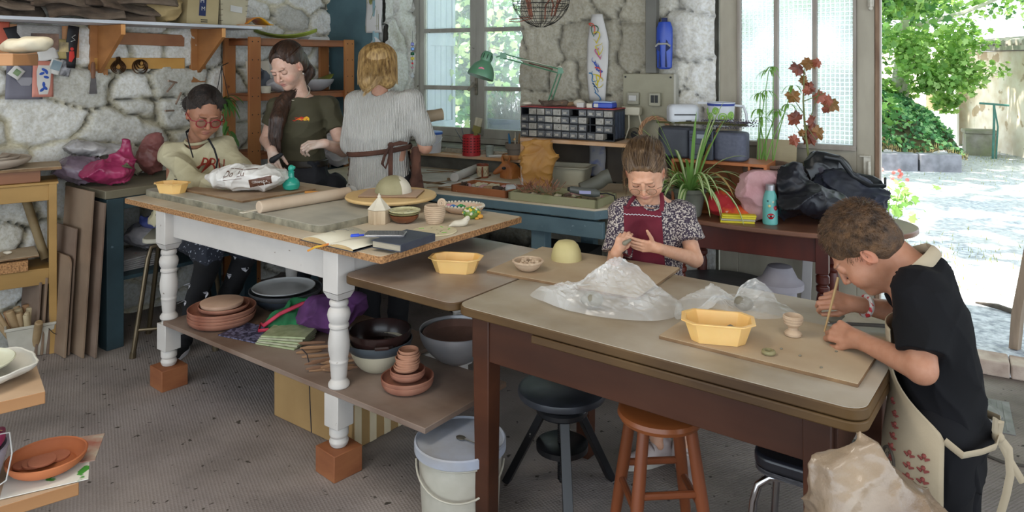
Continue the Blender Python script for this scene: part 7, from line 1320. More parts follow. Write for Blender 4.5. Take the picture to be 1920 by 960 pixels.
# ================================================================ on and around the drop-leaf table
ZR=.74;og=mat('orange_board','#9c5a2e','#b46d3b',sc=3,rough=.55)
bc=on(1356,-.32,ZR);root=thing('wooden_box','orange-brown open-sided box carrying the radio','box',bc,AW);m=M();m.box((0,0,.272),(.50,.24,.016)).box((0,0,.008),(.5,.24,.016)).box((.242,0,.14),(.016,.24,.25)).box((-.242,0,.14),(.016,.24,.25)).box((.16,0,.14),(.012,.23,.25)).box((0,.113,.14),(.48,.012,.25));m.build('box_body',og,root,bevel=.002)
zr=ZR+.281;rdc=on(1322,-.33,zr)
root=thing('radio','dark grey portable radio and cassette player on the orange-brown box','radio',rdc,AW);rg=mat('radio_grey','#2b2d36','#363943',sc=4,rough=.5,dust='#5b5e66',dsc=5,damt=.3);m=M()
m.prism([(x-.25,y-.08)for x,y in rrect(.19,.15,.045)],0,.165);m.build('left_speaker',rg,root,bevel=.012);m=M();m.prism([(x+.06,y-.08)for x,y in rrect(.17,.15,.045)],0,.15);m.build('right_speaker',mat('radio_slate','#4a4d5c','#565968',sc=50,rough=.6),root,bevel=.012);m=M();m.box((0,-.015,.078),(.13,.14,.156));ce=m.build('control_unit',mat('radio_mid','#363a47','#40444f',rough=.45),root,bevel=.004)
m=M();m.box((0,-.087,.125),(.042,.004,.022));m.build('display',mat('pale_display','#8f979e'),ce);m=M();m.box((0,-.087,.055),(.07,.005,.06));m.build('cassette_door',mat('cassette_dark','#1b1d24',rough=.2),ce,bevel=.002)
for k in range(6):m=M();m.box((-.05+.1*(k%2)+(.0 if k%2 else 0),-.087,.135-.016*(k//2)),(.014,.004,.008));m.build('button',pbk,ce)
m=M();rr=random.Random(3);tp_=rdc+Vector((0,0,.172))
root=thing('lavender_bunch','bunch of dried grey lavender lying across the top of the radio','dried flowers',tp_,AW+.05)
for k in range(34):y,z=rr.uniform(-.03,.03),rr.uniform(0,.02);m.tube([(-.27,y*.4,.01+z*.4),(0,y*.7,.012+z*.6),(.22,y*2,.01+z)],.0014,4,cap=False)
m.build('stalks',mat('lavender_stalk','#4b4a2c','#66643c',sc=20),root);m=M()
for k in range(34):
    y,z=rr.uniform(-.08,.05),rr.uniform(-.005,.05);x0=rr.uniform(-.02,.20)
    for q_ in range(8):m.ball((x0+q_*.013,y+.03*q_/8,z+rr.uniform(-.003,.003)),(.005,.004,.004),5)
m.build('flower_heads',mat('lavender_grey','#4a454f','#6b6570',sc=40,rough=.9),root)
root=thing('toaster','rounded white kettle-like appliance behind the lavender','appliance',tp_+Matrix.Rotation(AW,3,'Z')@Vector((-.14,.05,.0)));f=Sdf();f.box((0,0,.062),(.085,.055,.055),.03);f.noise=[];np_mesh('appliance_body',[f.mesh(.005)],wpl,root);m=M();m.box((0,-.058,.06),(.12,.003,.006)).box((.02,-.058,.025),(.03,.004,.008));m.build('dark_slots',dkm,root)
root=thing('jug','white jug with green circles and blue bands behind the lavender','jug',tp_+Matrix.Rotation(AW,3,'Z')@Vector((.07,.07,.002)),AW);m=M();m.lathe([(.058,0),(.064,.01),(.074,.13),(.071,.13),(.06,.012),(.001,.012)],40);jb=m.build('jug_body',wpl,root);m=M();m.lathe([(.0685,.012),(.070,.022)],40,c=(0,0,0));m.lathe([(.0735,.112),(.0748,.124)],40);
me_=m.build('blue_bands',mat('blue_band','#2f3f8a'),root,solid=.001);m=M();m.tube([(.07,0,.115),(.12,0,.11),(.135,0,.07),(.14,0,-.0)],[.007,.008,.008,.006],8);m.build('handle',wpl,root);m=M();m.prism([(-.07,-.012),(-.13,0),(-.07,.012)],.118,.130);m.build('spout',wpl,root)
m=M();
for a,z,r_ in((-2.3,.05,.022),(-1.75,.085,.018),(-1.2,.05,.023),(-.5,.06,.02),(-2.9,.08,.018)):
    n_=Vector((cos(a),sin(a),0));x_=Vector((-sin(a),cos(a),0));cc=n_*(.0655+.01*z/.13+.0005)+Vector((0,0,z));
    for rr_ in(r_,r_*.5):m.tube([(n_*(math.sqrt(max(0,(.0685+.04*z)**2-(rr_*cos(b))**2)))+x_*rr_*cos(b)+Vector((0,0,z+rr_*sin(b))))for b in lin(0,TAU,21)[:-1]],.003 if rr_==r_ else.006,5,closed=True)
m.build('green_circles',mat('green_circle','#7fa84a','#93bb5c'),root)
root=thing('wicker_ring','woven straw ring leaning behind the radio at the left','basket',on(1228,-.14,1.05)+Vector((0,0,.0)),rot=(R(80),0,AW+.3));m=M();[m.tube([((.085+.008*cos(6*a+k*2))*cos(a),(.085+.008*cos(6*a+k*2))*sin(a),.008*sin(6*a+k*2))for a in lin(0,TAU,49)[:-1]],.006,5,closed=True)for k in range(3)];m.build('straw',mat('straw_orange','#9c7450','#b89070',sc=30),root)
root.location.z=1.13
root=thing('driftwood_sculpture','small grey wrinkled sculpture at the right end of the box under the radio','sculpture',on(1383,-.30,zr));f=Sdf();[f.cap((x,0,.0),(x*1.1+.006*(-1)**k,.01,.10-.01*abs(k-2)),.016,.010,.006)for k,x in enumerate((-.05,-.03,-.008,.014,.035))];f.noise=[(.006,60,-3,(1,1,.3))];np_mesh('sculpture_body',[f.mesh(.004)],mat('grey_sculpture','#8b8990','#a5a3aa',sc=9),root)
m=M();m.box((0,0,.20),(.21,.014,.36),rot=(R(-8),0,0));o=m.build('plywood_sheet',mat('pale_plywood','#a89878','#b9a989',sc=3,st=(1,1,3)),bevel=.002);o.location=on(1455,-.115,ZR);o.rotation_euler.z=AW;tag(o,'pale plywood panel leaning against the door behind the papyrus','panel')
root=thing('papyrus_plant','slender green papyrus in a wide terracotta pot by the door','potted plant',on(1436,-.24,ZR));m=M();m.lathe([(.075,0),(.085,.02),(.10,.15),(.118,.22),(.120,.245),(.128,.25),(.128,.265),(.112,.265),(.10,.2),(.001,.2)],40);m.build('pot',mat('brown_terracotta','#6b4a3c','#8b6a5a',sc=7,dust='#8f8578',dsc=6,damt=.4),root);m=M();m.lathe([(.11,.24),(.001,.245)],30);m.build('soil',earth,root)
pap_=leafmat('papyrus_green','#7aa84a',.3);rr=random.Random(14)
for k,(px,py)in enumerate(((1428,175),(1423,205),(1450,125),(1436,170),(1475,195),(1458,205),(1462,210),(1483,160),(1445,132),(1430,220))):
    q=P(px,py,root.location.y)-root.location;x0,y0=rr.uniform(-.05,.05),rr.uniform(-.04,.04);m=M();m.tube([(x0,y0,.24),(x0*.6+q.x*.4,y0,.24+(q.z-.24)*.5),(q.x,y0,q.z)],[.0035,.003,.002],6)
    for j in range(9):a=rr.uniform(0,6.28);strap(m,(q.x,y0,q.z),(cos(a),sin(a),.5),rr.uniform(.05,.10),.0045,2.2,5)
    m.build('frond',pap_,root)
gp=mat('charcoal_pot','#3b3840','#4b4850',sc=9,rough=.9,dust='#6b6870',dsc=6,damt=.3)
root=thing('red_leaf_plant','tall coleus-like plant with dark red leaves in a square charcoal pot','potted plant',on(1519,-.17,ZR));m=M();m.box((0,0,.13),(.15,.15,.26),rz=AW,taper=.82);m.build('pot',gp,root,bevel=.008);m=M();m.box((0,0,.262),(.13,.13,.004),rz=AW);m.build('soil',earth,root)
st_=mat('green_brown_stem','#5b6a3a','#7a7a4a',sc=12);q=lambda px,py:P(px,py,root.location.y)-root.location;m=M();m.tube([(0,0,.25),q(1510,250),q(1506,190),q(1508,128)],[.007,.006,.005,.003],8)
for a,b in(((1510,250),(1538,165)),((1508,215),(1488,185)),((1510,262),(1490,232)),((1510,235),(1530,262)),((1507,190),(1545,175))):m.tube([q(*a),q(*b)],[.003,.002],5)
m.build('stem',st_,root);rlf=[mat('dark_red_leaf','#5b2a1f','#8b4a34',sc=30,rough=.5),mat('bronze_leaf','#7a5a2c','#9c6a3a',sc=25,rough=.5),mat('pink_red_leaf','#a8604a','#8b4a34',sc=25,rough=.5)];rr=random.Random(5)
for px,py,s_ in((1497,128,.085),(1520,119,.075),(1532,118,.05),(1509,150,.05),(1487,180,.08),(1520,165,.07),(1537,182,.07),(1560,195,.09),(1552,188,.06),(1490,222,.08),(1522,228,.07),(1485,262,.06),(1520,258,.085),(1538,250,.085),(1517,242,.05),(1500,248,.04),(1512,170,.05),(1545,205,.04)):
    m=M();c_=q(px,py)+Vector((0,rr.uniform(-.03,.03),0));nr=Vector((rr.uniform(-.5,.5),-1,rr.uniform(-.2,.6))).normalized();x_=nr.cross(Vector((0,0,1))).normalized();x_=Matrix.Rotation(rr.uniform(-1,1),3,nr)@x_;y_=nr.cross(x_);n=22;vs=[c_+nr*.006]
    for k in range(n):a=TAU*k/n;r_=s_*.62*(.78+.22*(k%2))*(.8+.28*cos(2.5*(a-pi/2))**2);vs.append(c_+x_*cos(a)*r_*.85+y_*sin(a)*r_-nr*(.25*abs(cos(a))*r_)+nr*rr.uniform(-.006,.006))
    m.add([tuple(v)for v in vs],[(0,1+k,1+(k+1)%n)for k in range(n)]);m.build('leaf',rlf[rr.randrange(3)],root)
# spider plant
root=thing('spider_plant','large striped spider plant in a grey pot on the left of the drop-leaf table','potted plant',on(1293,-.53,ZR));m=M();m.lathe([(.055,0),(.06,.01),(.082,.12),(.088,.125),(.088,.145),(.078,.145),(.07,.11),(.001,.11)],36);m.build('pot',mat('grey_moss_pot','#5b5c50','#6d6e62',sc=9,dust='#84857a',dsc=7,damt=.4),root)
spm=[leafmat('spider_green','#7aa355',.3),leafmat('spider_cream','#d6dcb4',.35),leafmat('spider_dry','#a88a52',.3)];rr=random.Random(77)
for k in range(84):
    a=rr.uniform(0,6.28);up=rr.uniform(.5,3.0)if k>12 else rr.uniform(2.6,5);L_=rr.uniform(.22,.42)if k>12 else rr.uniform(.38,.52);d=(cos(a),sin(a)*.8,up);m=M();dr=rr.uniform(1.6,3.6)if k>12 else rr.uniform(.6,1.2);w_=rr.uniform(.006,.010)
    dry=k%17==5;strap(m,(.03*cos(a),.03*sin(a),.12),d,L_,w_,dr,10,mi=2 if dry else 0,tip=True)
    if not dry:
        s1=len(m.v);b=M();strap(b,(.03*cos(a),.03*sin(a),.1215),d,L_,w_*.55,dr,10,tip=True,fold=.6);m.add(b.v,b.f,1)
    m.build('leaf',spm,root)
# fabrics, books, bottle, coats, handbag
heap('cloth_pouch','red and orange flowered fabric pouch right of the spider plant','pouch',on(1374,-.50,ZR),[('e',(-.06,0,.07),(.06,.05,.07)),('e',(.02,-.02,.035),(.10,.06,.038))],mat('red_orange_floral','#b3262c','#c8501f',sc=7,lo=.48,hi=.52,rough=.8,spots='#d8a49a',spot_sc=34,spot_t=.66),noise=((.008,26,-1),(.003,60,-2)))
heap('pink_scarf','rolled pale pink knitted scarf behind the water bottle','scarf',on(1414,-.50,ZR),[('e',(0,0,.12),(.085,.07,.08)),('e',(.07,.03,.19),(.12,.05,.04)),('e',(.03,0,.05),(.09,.06,.05)),('e',(.0,-.03,.11),(.05,.04,.04))],mat('pale_pink_knit','#b98a8c','#cda3a4',sc=9,rough=.95,bump=.4,bsc=160),noise=((.016,14,-1),(.007,38,-2)))
for k in range(4):m=M();m.box((0,0,.005),(.165,.11,.0095));o=m.build('booklet',[mat('yellow_cover','#c9b81f','#d6c62c',rough=.5),mat('booklet_pages','#a9a48a',rough=.8)][k%2 if k<3 else 0],bevel=.001);p=G(1384,416,ZR);o.location=(p.x+.002*k,p.y+.02,ZR+.0105*k);o.rotation_euler.z=R(-14)+.02*k;tag(o,['lowest','second','third','topmost, bright yellow'][k]+' booklet of the yellow pile on the drop-leaf table','booklet','yellow booklets on the drop-leaf table')
root=thing('water_bottle','mint-green steel water bottle painted with red poppies','bottle',G(1444,420,ZR));m=M();m.lathe([(.033,0),(.036,.004),(.036,.115),(.030,.145),(.022,.165),(.021,.17)],36);m.build('bottle_body',mat('mint_paint','#5fa9a3','#6db8b0',sc=4,rough=.3),root);m=M();m.lathe([(.0225,.169),(.0225,.195),(.019,.198),(.001,.198)],32);m.build('cap',steel,root)
for a,z,r_,c_ in((-1.8,.045,.017,'#b5222c'),(-1.05,.085,.014,'#b52a4a'),(-2.0,.095,.008,'#cfc98a'),(-1.5,.115,.006,'#d9dcc0'),(-2.2,.12,.005,'#3a5a5c'),(-1.8,.045,.005,'#1a1214'),(-1.05,.085,.004,'#c9a02f')):
    m=M();n_=14;R_=.0363+(.0004 if r_<.006 else 0);m.add([(R_*cos(a),R_*sin(a),z)]+[(R_*cos(a+r_*cos(b)/.036*(1+.12*sin(3*b))),R_*sin(a+r_*cos(b)/.036*(1+.12*sin(3*b))),z+r_*.85*sin(b))for b in lin(0,TAU,n_+1)[:-1]],[(0,1+k,1+(k+1)%n_)for k in range(n_)]);m.build('painted_flower',mat('poppy'+c_,c_,rough=.4),root,solid=.0006)
nvy=mat('black_navy_jacket','#0f1016','#1b1d27',sc=6,rough=.45);c=on(1548,-.36,ZR)
heap('jacket','crumpled black jacket lying at the front of the drop-leaf table','jacket',c+Vector((-.02,-.04,0)),[('e',(-.05,-.04,.075),(.17,.11,.08)),('e',(-.14,.02,.15),(.06,.06,.075)),('e',(-.16,0,.05),(.07,.08,.06)),('e',(.05,-.03,.05),(.15,.09,.06)),('c',(-.16,.04,.16),(-.13,.05,.235),.05,.042)],nvy,h=.006,noise=((.020,13,-1),(.009,30,-2),(.004,65,-3)))
heap('coat','dark navy coat folded behind the black jacket','coat',c+Vector((.14,.10,0)),[('e',(0,0,.12),(.16,.09,.12)),('e',(.10,-.02,.07),(.13,.09,.08)),('e',(-.08,0,.12),(.10,.07,.09))],mat('navy_coat','#13151f','#222638',sc=6,rough=.6),h=.006,noise=((.020,13,-4),(.010,30,-5),(.004,65,-3)))
blt=mat('black_leather','#101214','#1a1d20',sc=5,rough=.3)
hb=heap('handbag','black leather handbag with curved strap on top of the coats','handbag',c+Vector((.08,.16,.10)),[('e',(0,0,.12),(.12,.06,.10)),('e',(.14,-.02,.05),(.13,.06,.05)),('e',(-.03,0,.18),(.06,.035,.05))],blt,h=.006,noise=((.014,14,-8),(.005,30,-9)))
m=M();m.tube([(-.04,-.05,.20),(.03,-.08,.19),(.08,-.11,.11),(.16,-.12,.065),(.25,-.10,.06),(.27,-.06,.09)],.012,8,flat=.6);m.build('strap',blt,hb)
m=M();m.tube([(.27,-.06,.05),(.285,-.07,.02),(.28,-.06,-.01),(.27,-.05,.02)],.003,5,closed=True);m.build('metal_ring',steel,hb)
# under the drop-leaf table
root=thing('large_wheel','large dark round kick-wheel tray standing under the drop-leaf table','wheel',Vector((1.12,3.95,0)),0);m=M();m.lathe([(.30,.0),(.30,.20),(.33,.24),(.34,.30),(.33,.34),(.31,.35),(.25,.345),(.001,.38)],56);m.build('wheel_body',mat('dark_grimy_metal','#2b2a2e','#45444b',sc=4,rough=.4,dust='#5b5a62',dsc=3,damt=.4,spots='#8b4a2a',spot_sc=8,spot_t=.72),root)
for k,(x,z)in enumerate(((1.47,.0),)):
    root=thing('white_plaster_disc','stack of pale plaster discs behind the red-brown table leg','disc',Vector((1.40,3.86,0)));m=M();m.lathe([(.09,0),(.10,.02),(.10,.30),(.085,.32),(.085,.36),(.12,.37),(.12,.40),(.09,.42),(.06,.48),(.001,.49)],36);m.build('disc_body',mat('pale_plaster','#9a959c','#aaa5ac',sc=6),root)
m=M();m.box((0,0,.34),(.05,.012,.68),rot=(R(-4),R(2),0));o=m.build('white_batten',mat('white_batten','#a8a3a0','#b8b3b0',sc=5),bevel=.002);o.location=on(1512,-.12,.0);o.rotation_euler.z=AW;tag(o,'narrow white batten leaning on the door behind the drop-leaf table','batten')
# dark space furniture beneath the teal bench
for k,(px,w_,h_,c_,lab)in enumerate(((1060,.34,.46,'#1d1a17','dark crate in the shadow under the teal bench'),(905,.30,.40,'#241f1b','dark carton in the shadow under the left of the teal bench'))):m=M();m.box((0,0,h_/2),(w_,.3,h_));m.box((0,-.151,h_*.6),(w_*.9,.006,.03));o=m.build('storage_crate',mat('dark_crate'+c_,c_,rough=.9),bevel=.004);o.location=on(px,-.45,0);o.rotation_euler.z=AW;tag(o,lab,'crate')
# ================================================================ people
skin=mat('skin','#ffffff','#f6efea',sc=60,rough=.52,vcol=True,sub=.12,spec=.35,bump=.03,bsc=220)
V3=lambda*a:Vector(a)
def fr(o,y,z): # frame with y axis along y, z close to z
    y=Vector(y).normalized();x=y.cross(Vector(z)).normalized();z=x.cross(y);m_=Matrix((x,y,z)).transposed().to_4x4();m_.translation=o;return m_
def head(f,T,s=1,pt=None,nose=1,jaw=1,cheek=1,lips=(.62,.30,.27),brow=(.12,.08,.06),skinc=(.6,.4,.3),ear=1,lid=1):
    def e(c,r,k,op='+',rot=(0,0,0)):f.ellr([q*s for q in c],[q*s for q in r],rot,k*s,op,T)
    e((0,-.022,.040),(.074,.092,.084),.01);e((0,.020,-.018),(.062*jaw,.066,.078),.035);e((0,.040,-.072),(.034*jaw,.040,.030),.03)
    for x in(-1,1):
        e((x*.036*jaw,.055,-.032),(.024*cheek,.030,.026*cheek),.025);e((x*.031,.092,.012),(.017,.014,.0125),.014,'-');e((x*.031,.0735,.009),(.0145,.0135,.0125*lid),.003)
        e((x*.026,.083,.029),(.017,.007,.005),.018,'+',(0,-x*.10,0))
        if ear:e((x*.073,-.008,-.008),(.007,.0165,.027),.005,'+',(-.12,0,-x*.38));e((x*.081,-.003,-.004),(.006,.009,.016),.005,'-',(-.12,0,-x*.38));e((x*.070,.006,-.020),(.006,.006,.008),.004)
    a=T@V3(0,.088*s,.012*s);b=T@V3(0,(.086+.020*nose)*s,-.020*s);f.cap(a,b,.0065*s,.0098*s*nose,.010*s)
    for x in(-1,1):e((x*.0105,.094,-.024),(.0072,.009,.0065),.005)
    for x in(-1,1):e((x*.006,.100,-.0305),(.003,.004,.003),.002,'-')
    e((0,.0835,-.049),(.020,.0105,.0052),.006);e((0,.081,-.0585),(.0175,.0105,.0062),.005);e((0,.093,-.0535),(.022,.004,.0012),.0015,'-')
    e((0,.069,-.083),(.018,.018,.014),.018)
    Ti=np.array(T.inverted())
    if pt is not None:
        def add(c,r,col,st):pt.append((Ti,np.array(c)*s,np.array(r)*s,np.array(col),st))
        L_=np.array(lips)
        add((0,.09,-.0495),(.021,.03,.0058),L_,.85);add((0,.09,-.0585),(.019,.03,.0068),L_,.85);add((0,.095,-.0535),(.020,.03,.0018),L_*.4,.8)
        sk=np.array(skinc)
        for x in(-1,1):
            add((x*.040,.07,-.028),(.024,.03,.02),sk*np.array((1.12,.82,.80)),.45);add((x*.031,.09,.008),(.019,.03,.011),sk*np.array((.86,.76,.74)),.5)
            for k in range(5):add((x*(.014+.009*k),.09,.0195+.0095*sin(min(1.5,.25+k*.5))),(.0075,.03,.0030),np.array(brow),.8)
            add((x*.076,0,-.008),(.02,.03,.035),sk*np.array((1.15,.75,.70)),.4)
        add((0,.11,-.02),(.013,.02,.012),sk*np.array((1.15,.8,.78)),.4)
def lashes(T,s,parent,loc,mt,e0=-22,lid=1):
    for x in(-1,1):
        m=M();c=V3(x*.031,.0735,.009);m.tube([T@((c+V3(.0148*sin(a)*cos(R(e0)),.0139*cos(a)*cos(R(e0)),.0128*lid*sin(R(e0))-.0012*abs(a)))*s)for a in lin(-1.25,1.25,12)],[.0004*s]+[.0011*s]*10+[.0004*s],5);m.build('eyelashes',mt,parent,loc=loc)
FING=((.029,.087,(.041,.024,.019)),(.010,.091,(.045,.027,.020)),(-.009,.087,(.041,.025,.019)),(-.026,.078,(.032,.019,.017)))
def hand(f,Wp,y,z,side,s=1,curl=((.3,.4,.3),)*4,thumb=((.75,.6,-.3),(.3,.9,-.3)),fan=.0,skip=()):
    T=fr(Wp,y,z);q=lambda*a:T@(V3(*a)*s);tips=[]
    f.cap(q(0,-.01,0),q(0,.02,0),.023*s,.024*s,.015*s)
    for x,b,l in FING:f.cap(q(side*x*.5,.014,0),q(side*x,b-.004,.0),.0135*s,.0105*s,.010*s)
    f.cap(q(side*.014,.022,-.007),q(side*.024,.050,-.006),.016*s,.012*s,.010*s)
    for i,(x,b,l)in enumerate(FING):
        c=curl[i%len(curl)];p=V3(side*x,b,0);a=0;yaw=side*fan*(1.5-i);rad=[.0092,.0085,.0077,.0068]if i<3 else[.0082,.0075,.0069,.0060]
        for j in range(3):
            a+=c[j];d=V3(sin(yaw)*cos(a),cos(yaw)*cos(a),-sin(a));n=p+d*l[j];f.cap(q(*p),q(*n),rad[j]*s,rad[j+1]*s,.0022*s if j else.006*s);p=n
        tips.append(q(*p))
    p=V3(side*.024,.030,-.006)
    for j,(l,r0,r1)in enumerate(((.036,.0125,.0105),(.029,.0102,.009),(.022,.0092,.0072))):
        d=Vector(thumb[0 if j==0 else 1]);d.x*=side;n=p+d.normalized()*l;f.cap(q(*p),q(*n),r0*s,r1*s,.006*s if j==0 else.0025*s);p=n
    tips.append(q(*p));return T,tips
def paintf(base,pt):
    def g(V):
        C=np.tile(np.array(base),(len(V),1));C=C*(1+.05*fnoise(V[:,0],V[:,1],V[:,2],60,3)[:,None])
        for Ti,c,r,col,st in pt:
            L_=V@Ti[:3,:3].T+Ti[:3,3];d=np.sqrt((((L_-c)/r)**2).sum(1));w=st*sstep(1.25,.45,d);C=C*(1-w[:,None])+col*w[:,None]
        return np.clip(C,0,1)
    return g
def fine(f,name,mt,root,boxes,base,pt,h=.007,hf=.0024):
    parts=[f.mesh(h)];V,Q=parts[0];C=V[Q].mean(1);keep=np.ones(len(Q),bool)
    for c,r in boxes:
        lo,hi=np.array(c)-r,np.array(c)+r;parts.append(f.mesh(hf,(lo,hi)));keep&=~((C>lo+h*1.1)&(C<hi-h*1.1)).all(1)
    parts[0]=(V,Q[keep]);return np_mesh(name,parts,mt,root,paint=paintf(base,pt),loc=-root.location)
def cloth(name,f,mt,root,h=.006,noise=((.004,26,-1,(1,1,1)),(.002,60,-2,(1,1,1)))):
    f.noise=list(noise);return np_mesh(name,[f.mesh(h)],mt,root,loc=-root.location)
def armp(f,S,E,Wp,r,k=.02,fl=False):f.cap(S,E,r[0],r[1],k);f.cap(E,Wp,r[1]*1.02,r[2],k*.6)
def strands(m,n,fn,r=.0012,seg=3,rng=None,steps=9):
    for i in range(n):pts=fn(rng,i,steps);m.tube(pts,[r*(1-.75*k/len(pts))for k in range(len(pts))],seg,cap=False)
def hairmat(name,c1,c2,st=(1,1,.12),sc=90,bump=.5):return mat(name,c1,c2,sc=sc,st=st,rough=.42,bump=bump,bsc=140,lo=.3,hi=.7,spec=.6)
def person(lab,loc):return thing('person',lab,'person',loc)
def legs(f,hips,knees,feet,r=(.085,.055,.038),k=.02):
    for a,b,c in zip(hips,knees,feet):f.cap(a,b,r[0],r[1],k);f.cap(b,c,r[1],r[2],k)
def shoe(root,p,d,s,mt,sole,name='shoe'):
    T=fr(p,d,(0,0,1));f=Sdf();q=lambda*a:T@(V3(*a)*s);f.cap(q(0,-.03,.045),q(0,.05,.045),.038*s,.040*s,.02).cap(q(0,.05,.040),q(0,.15,.028),.040*s,.030*s,.02).cap(q(0,-.03,.05),q(0,-.03,.085),.038*s,.035*s,.01);f.p.append(('box',(np.array(p)-.4*s,np.array(p)+.4*s),(np.array(q(0,0,1.015)),np.array(T.to_3x3()).T,np.array((1,1,1))*s,.0),.002,'&'))
    o=np_mesh(name,[f.mesh(.004)],mt,root,loc=-root.location);m=M();n=20;pr=[(.042*cos(a)*(1.0 if sin(a)>0 else.92),(.06+(.125 if sin(a)>0 else.125)*sin(a)))for a in lin(0,TAU,n+1)[:-1]];m.prism([(x*s,y*s)for x,y in pr],0,.024*s,T);m.build('sole',sole,o,bevel=.003)
    return o
dot=mat('dark_dotted_cotton','#1f222b','#272b36',sc=5,rough=.85,spots='#a9adb8',spot_sc=75,spot_t=.64)
wink=mat('white_marks','#c9c7cc',rough=.8)
# ---------------------------------------------------------------- 1: young woman in the olive T-shirt
root=person('young woman in an olive T-shirt with a flaming ball print, standing behind the white table',V3(-1.16,4.34,0));Y1=4.34
hc=P(540,126,Y1-.04);T=Matrix.Translation(hc)@rotm((0,0,R(158)))@rotm((R(-30),R(6),0));hs=1.12;f=Sdf();pt=[];sk=(.62,.40,.31)
head(f,T,hs,pt,skinc=sk,jaw=.96,lips=(.50,.20,.18));nb=P(563,190,Y1+.03);f.cap(T@V3(0,-.03,-.05),nb,.052,.055,.02)
SL,SR=P(617,199,Y1+.03),P(520,202,Y1-.02);f.cap(nb,SL,.045,.045,.04).cap(nb,SR,.045,.045,.04);f.loft([(.95,0,0,.11,.07),(1.22,0,0,.12,.07)],T=TM((nb.x+.005,Y1+.02,0),(0,0,R(-15))))
EL,WL_=P(644,281,Y1-.02),P(607,269,Y1-.22);ER,WR_=P(500,262,Y1-.0),P(510,283,Y1-.17);armp(f,SL,EL,WL_,(.046,.040,.024));armp(f,SR,ER,WR_,(.046,.038,.024))
hand(f,WL_,(-1,-.22,-.12),(.1,-.6,.8),1,.95,((.5,.7,.4),(.6,.8,.4),(.7,.8,.5),(.8,.8,.5)),((.6,.6,-.6),(.1,.9,-.5)))
hand(f,WR_,(.25,-.45,-.75),(-.3,-.75,.6),-1,.95,((.7,.9,.6),(.8,1,.6),(.9,1,.6),(1,1,.6)),((.7,.6,-.5),(.2,.8,-.6)))
ck=(.55,.46,.40)
for w in(WL_,WR_):pt.append((np.eye(4),np.array(w)+np.array((-.06,-.03,-.03))if w is WL_ else np.array(w)+np.array((.01,-.03,-.06)),np.array((.09,.09,.09)),np.array(ck),.75))
fine(f,'body',skin,root,[(hc,.155),(WL_+V3(-.07,-.03,-.03),.11),(WR_+V3(.02,-.03,-.06),.10)],sk,pt)
lash=mat('lash_brown','#22150f');lashes(T,hs,root,-root.location,lash)
ol=mat('olive_jersey','#3f3b29','#48442f',sc=5,rough=.85,bump=.1,bsc=90);f=Sdf();bx_=V3(nb.x+.01,Y1+.025,0)
f.loft([(.955,.01,0,.140,.105),(1.03,.005,0,.130,.10),(1.14,0,-.01,.150,.118),(1.20,0,-.015,.155,.125),(1.27,0,0,.155,.10),(1.34,0,.0,.10,.075)],T=TM(bx_,(0,0,R(-15))),k=.02)
f.cap(nb+V3(0,0,-.045),SL,.06,.058,.03).cap(nb+V3(0,0,-.045),SR,.06,.058,.03).cap(SL,SL.lerp(EL,.52),.062,.060,.02,flat=True).cap(SR,SR.lerp(ER,.5),.060,.058,.02,flat=True);f.cap(nb+V3(-.008,-.015,.004),nb+V3(-.008,-.015,.2),.066,.07,.006,'-')
sh=cloth('t_shirt',f,ol,root,.005,((.005,18,-3,(1,1,1)),(.0025,45,-4,(1,1,1)),(.0008,120,2,(1,1,1))))
m=M();tc_=nb+V3(-.012,-.03,.0);m.tube([V3(nb.x-.008+.068*cos(a),nb.y-.015+.068*sin(a),nb.z+.006+.018*sin(a))for a in lin(0,TAU,40)[:-1]],.0055,6,closed=True);m.build('neckband',ol,sh,loc=-root.location).parent=root
# print on the shirt
fm2=[mat('flame_red','#a82a18',rough=.7),mat('flame_orange','#d9641c',rough=.7),mat('flame_yellow','#dcb02a',rough=.7)]
c=P(565,225,Y1-.11);Tq=Matrix.Translation(c)@rotm((R(90),R(-4),0));rr=random.Random(3)
for k,(y0,y1,L_,w,mi)in enumerate(((0,0,.085,.011,0),(.010,.014,.075,.007,0),(-.010,-.012,.08,.007,0),(.004,.008,.07,.006,1),(-.005,-.006,.075,.006,1),(0,.002,.05,.005,2))):
    m=M();n=12
    for j in range(n):t0,t1=j/n,(j+1)/n;g=lambda t:(.03-t*L_,y0+(y1-y0)*t+.0025*sin(t*14+k*2),w*(1-t)**.7);a,b=g(t0),g(t1);m.add([(a[0],a[1]-a[2],.001*mi),(b[0],b[1]-b[2],.001*mi),(b[0],b[1]+b[2],.001*mi),(a[0],a[1]+a[2],.001*mi)],[(0,1,2,3)])
    m.v=[tuple(Tq@Vector(v))for v in m.v];o=m.build('flame_print',fm2[mi],sh,loc=None);conform(o,sh,.0016+.0005*mi,'Y')
m=M();m.sheet(lambda u,v:tuple(Tq@V3(.03+.017*v*cos(u*TAU),.017*v*sin(u*TAU),.004)),24,4);o=m.build('ball_print',fm2[2],sh);conform(o,sh,.0032,'Y')
for pts_ in(((-.012,-.01),(0,.002),(.012,.012)),((-.004,.015),(.0,0),(.008,-.014)),((-.014,.006),(-.002,.003),(.014,-.004))):m=M();m.tube([Tq@V3(.03+x,y,.006)for x,y in pts_],.0009,4);o=m.build('ball_lines',fm2[0],sh);conform(o,sh,.0042,'Y')
for o in sh.children:
    if o.name.startswith(('flame','ball')):pass
HB=.74;hb_=hairmat('brown_hair','#1d110a','#4b3020');f=Sdf();e=lambda c,r,k,op='+',rot=(0,0,0):f.ellr([q*hs for q in c],[q*hs for q in r],rot,k,op,T)
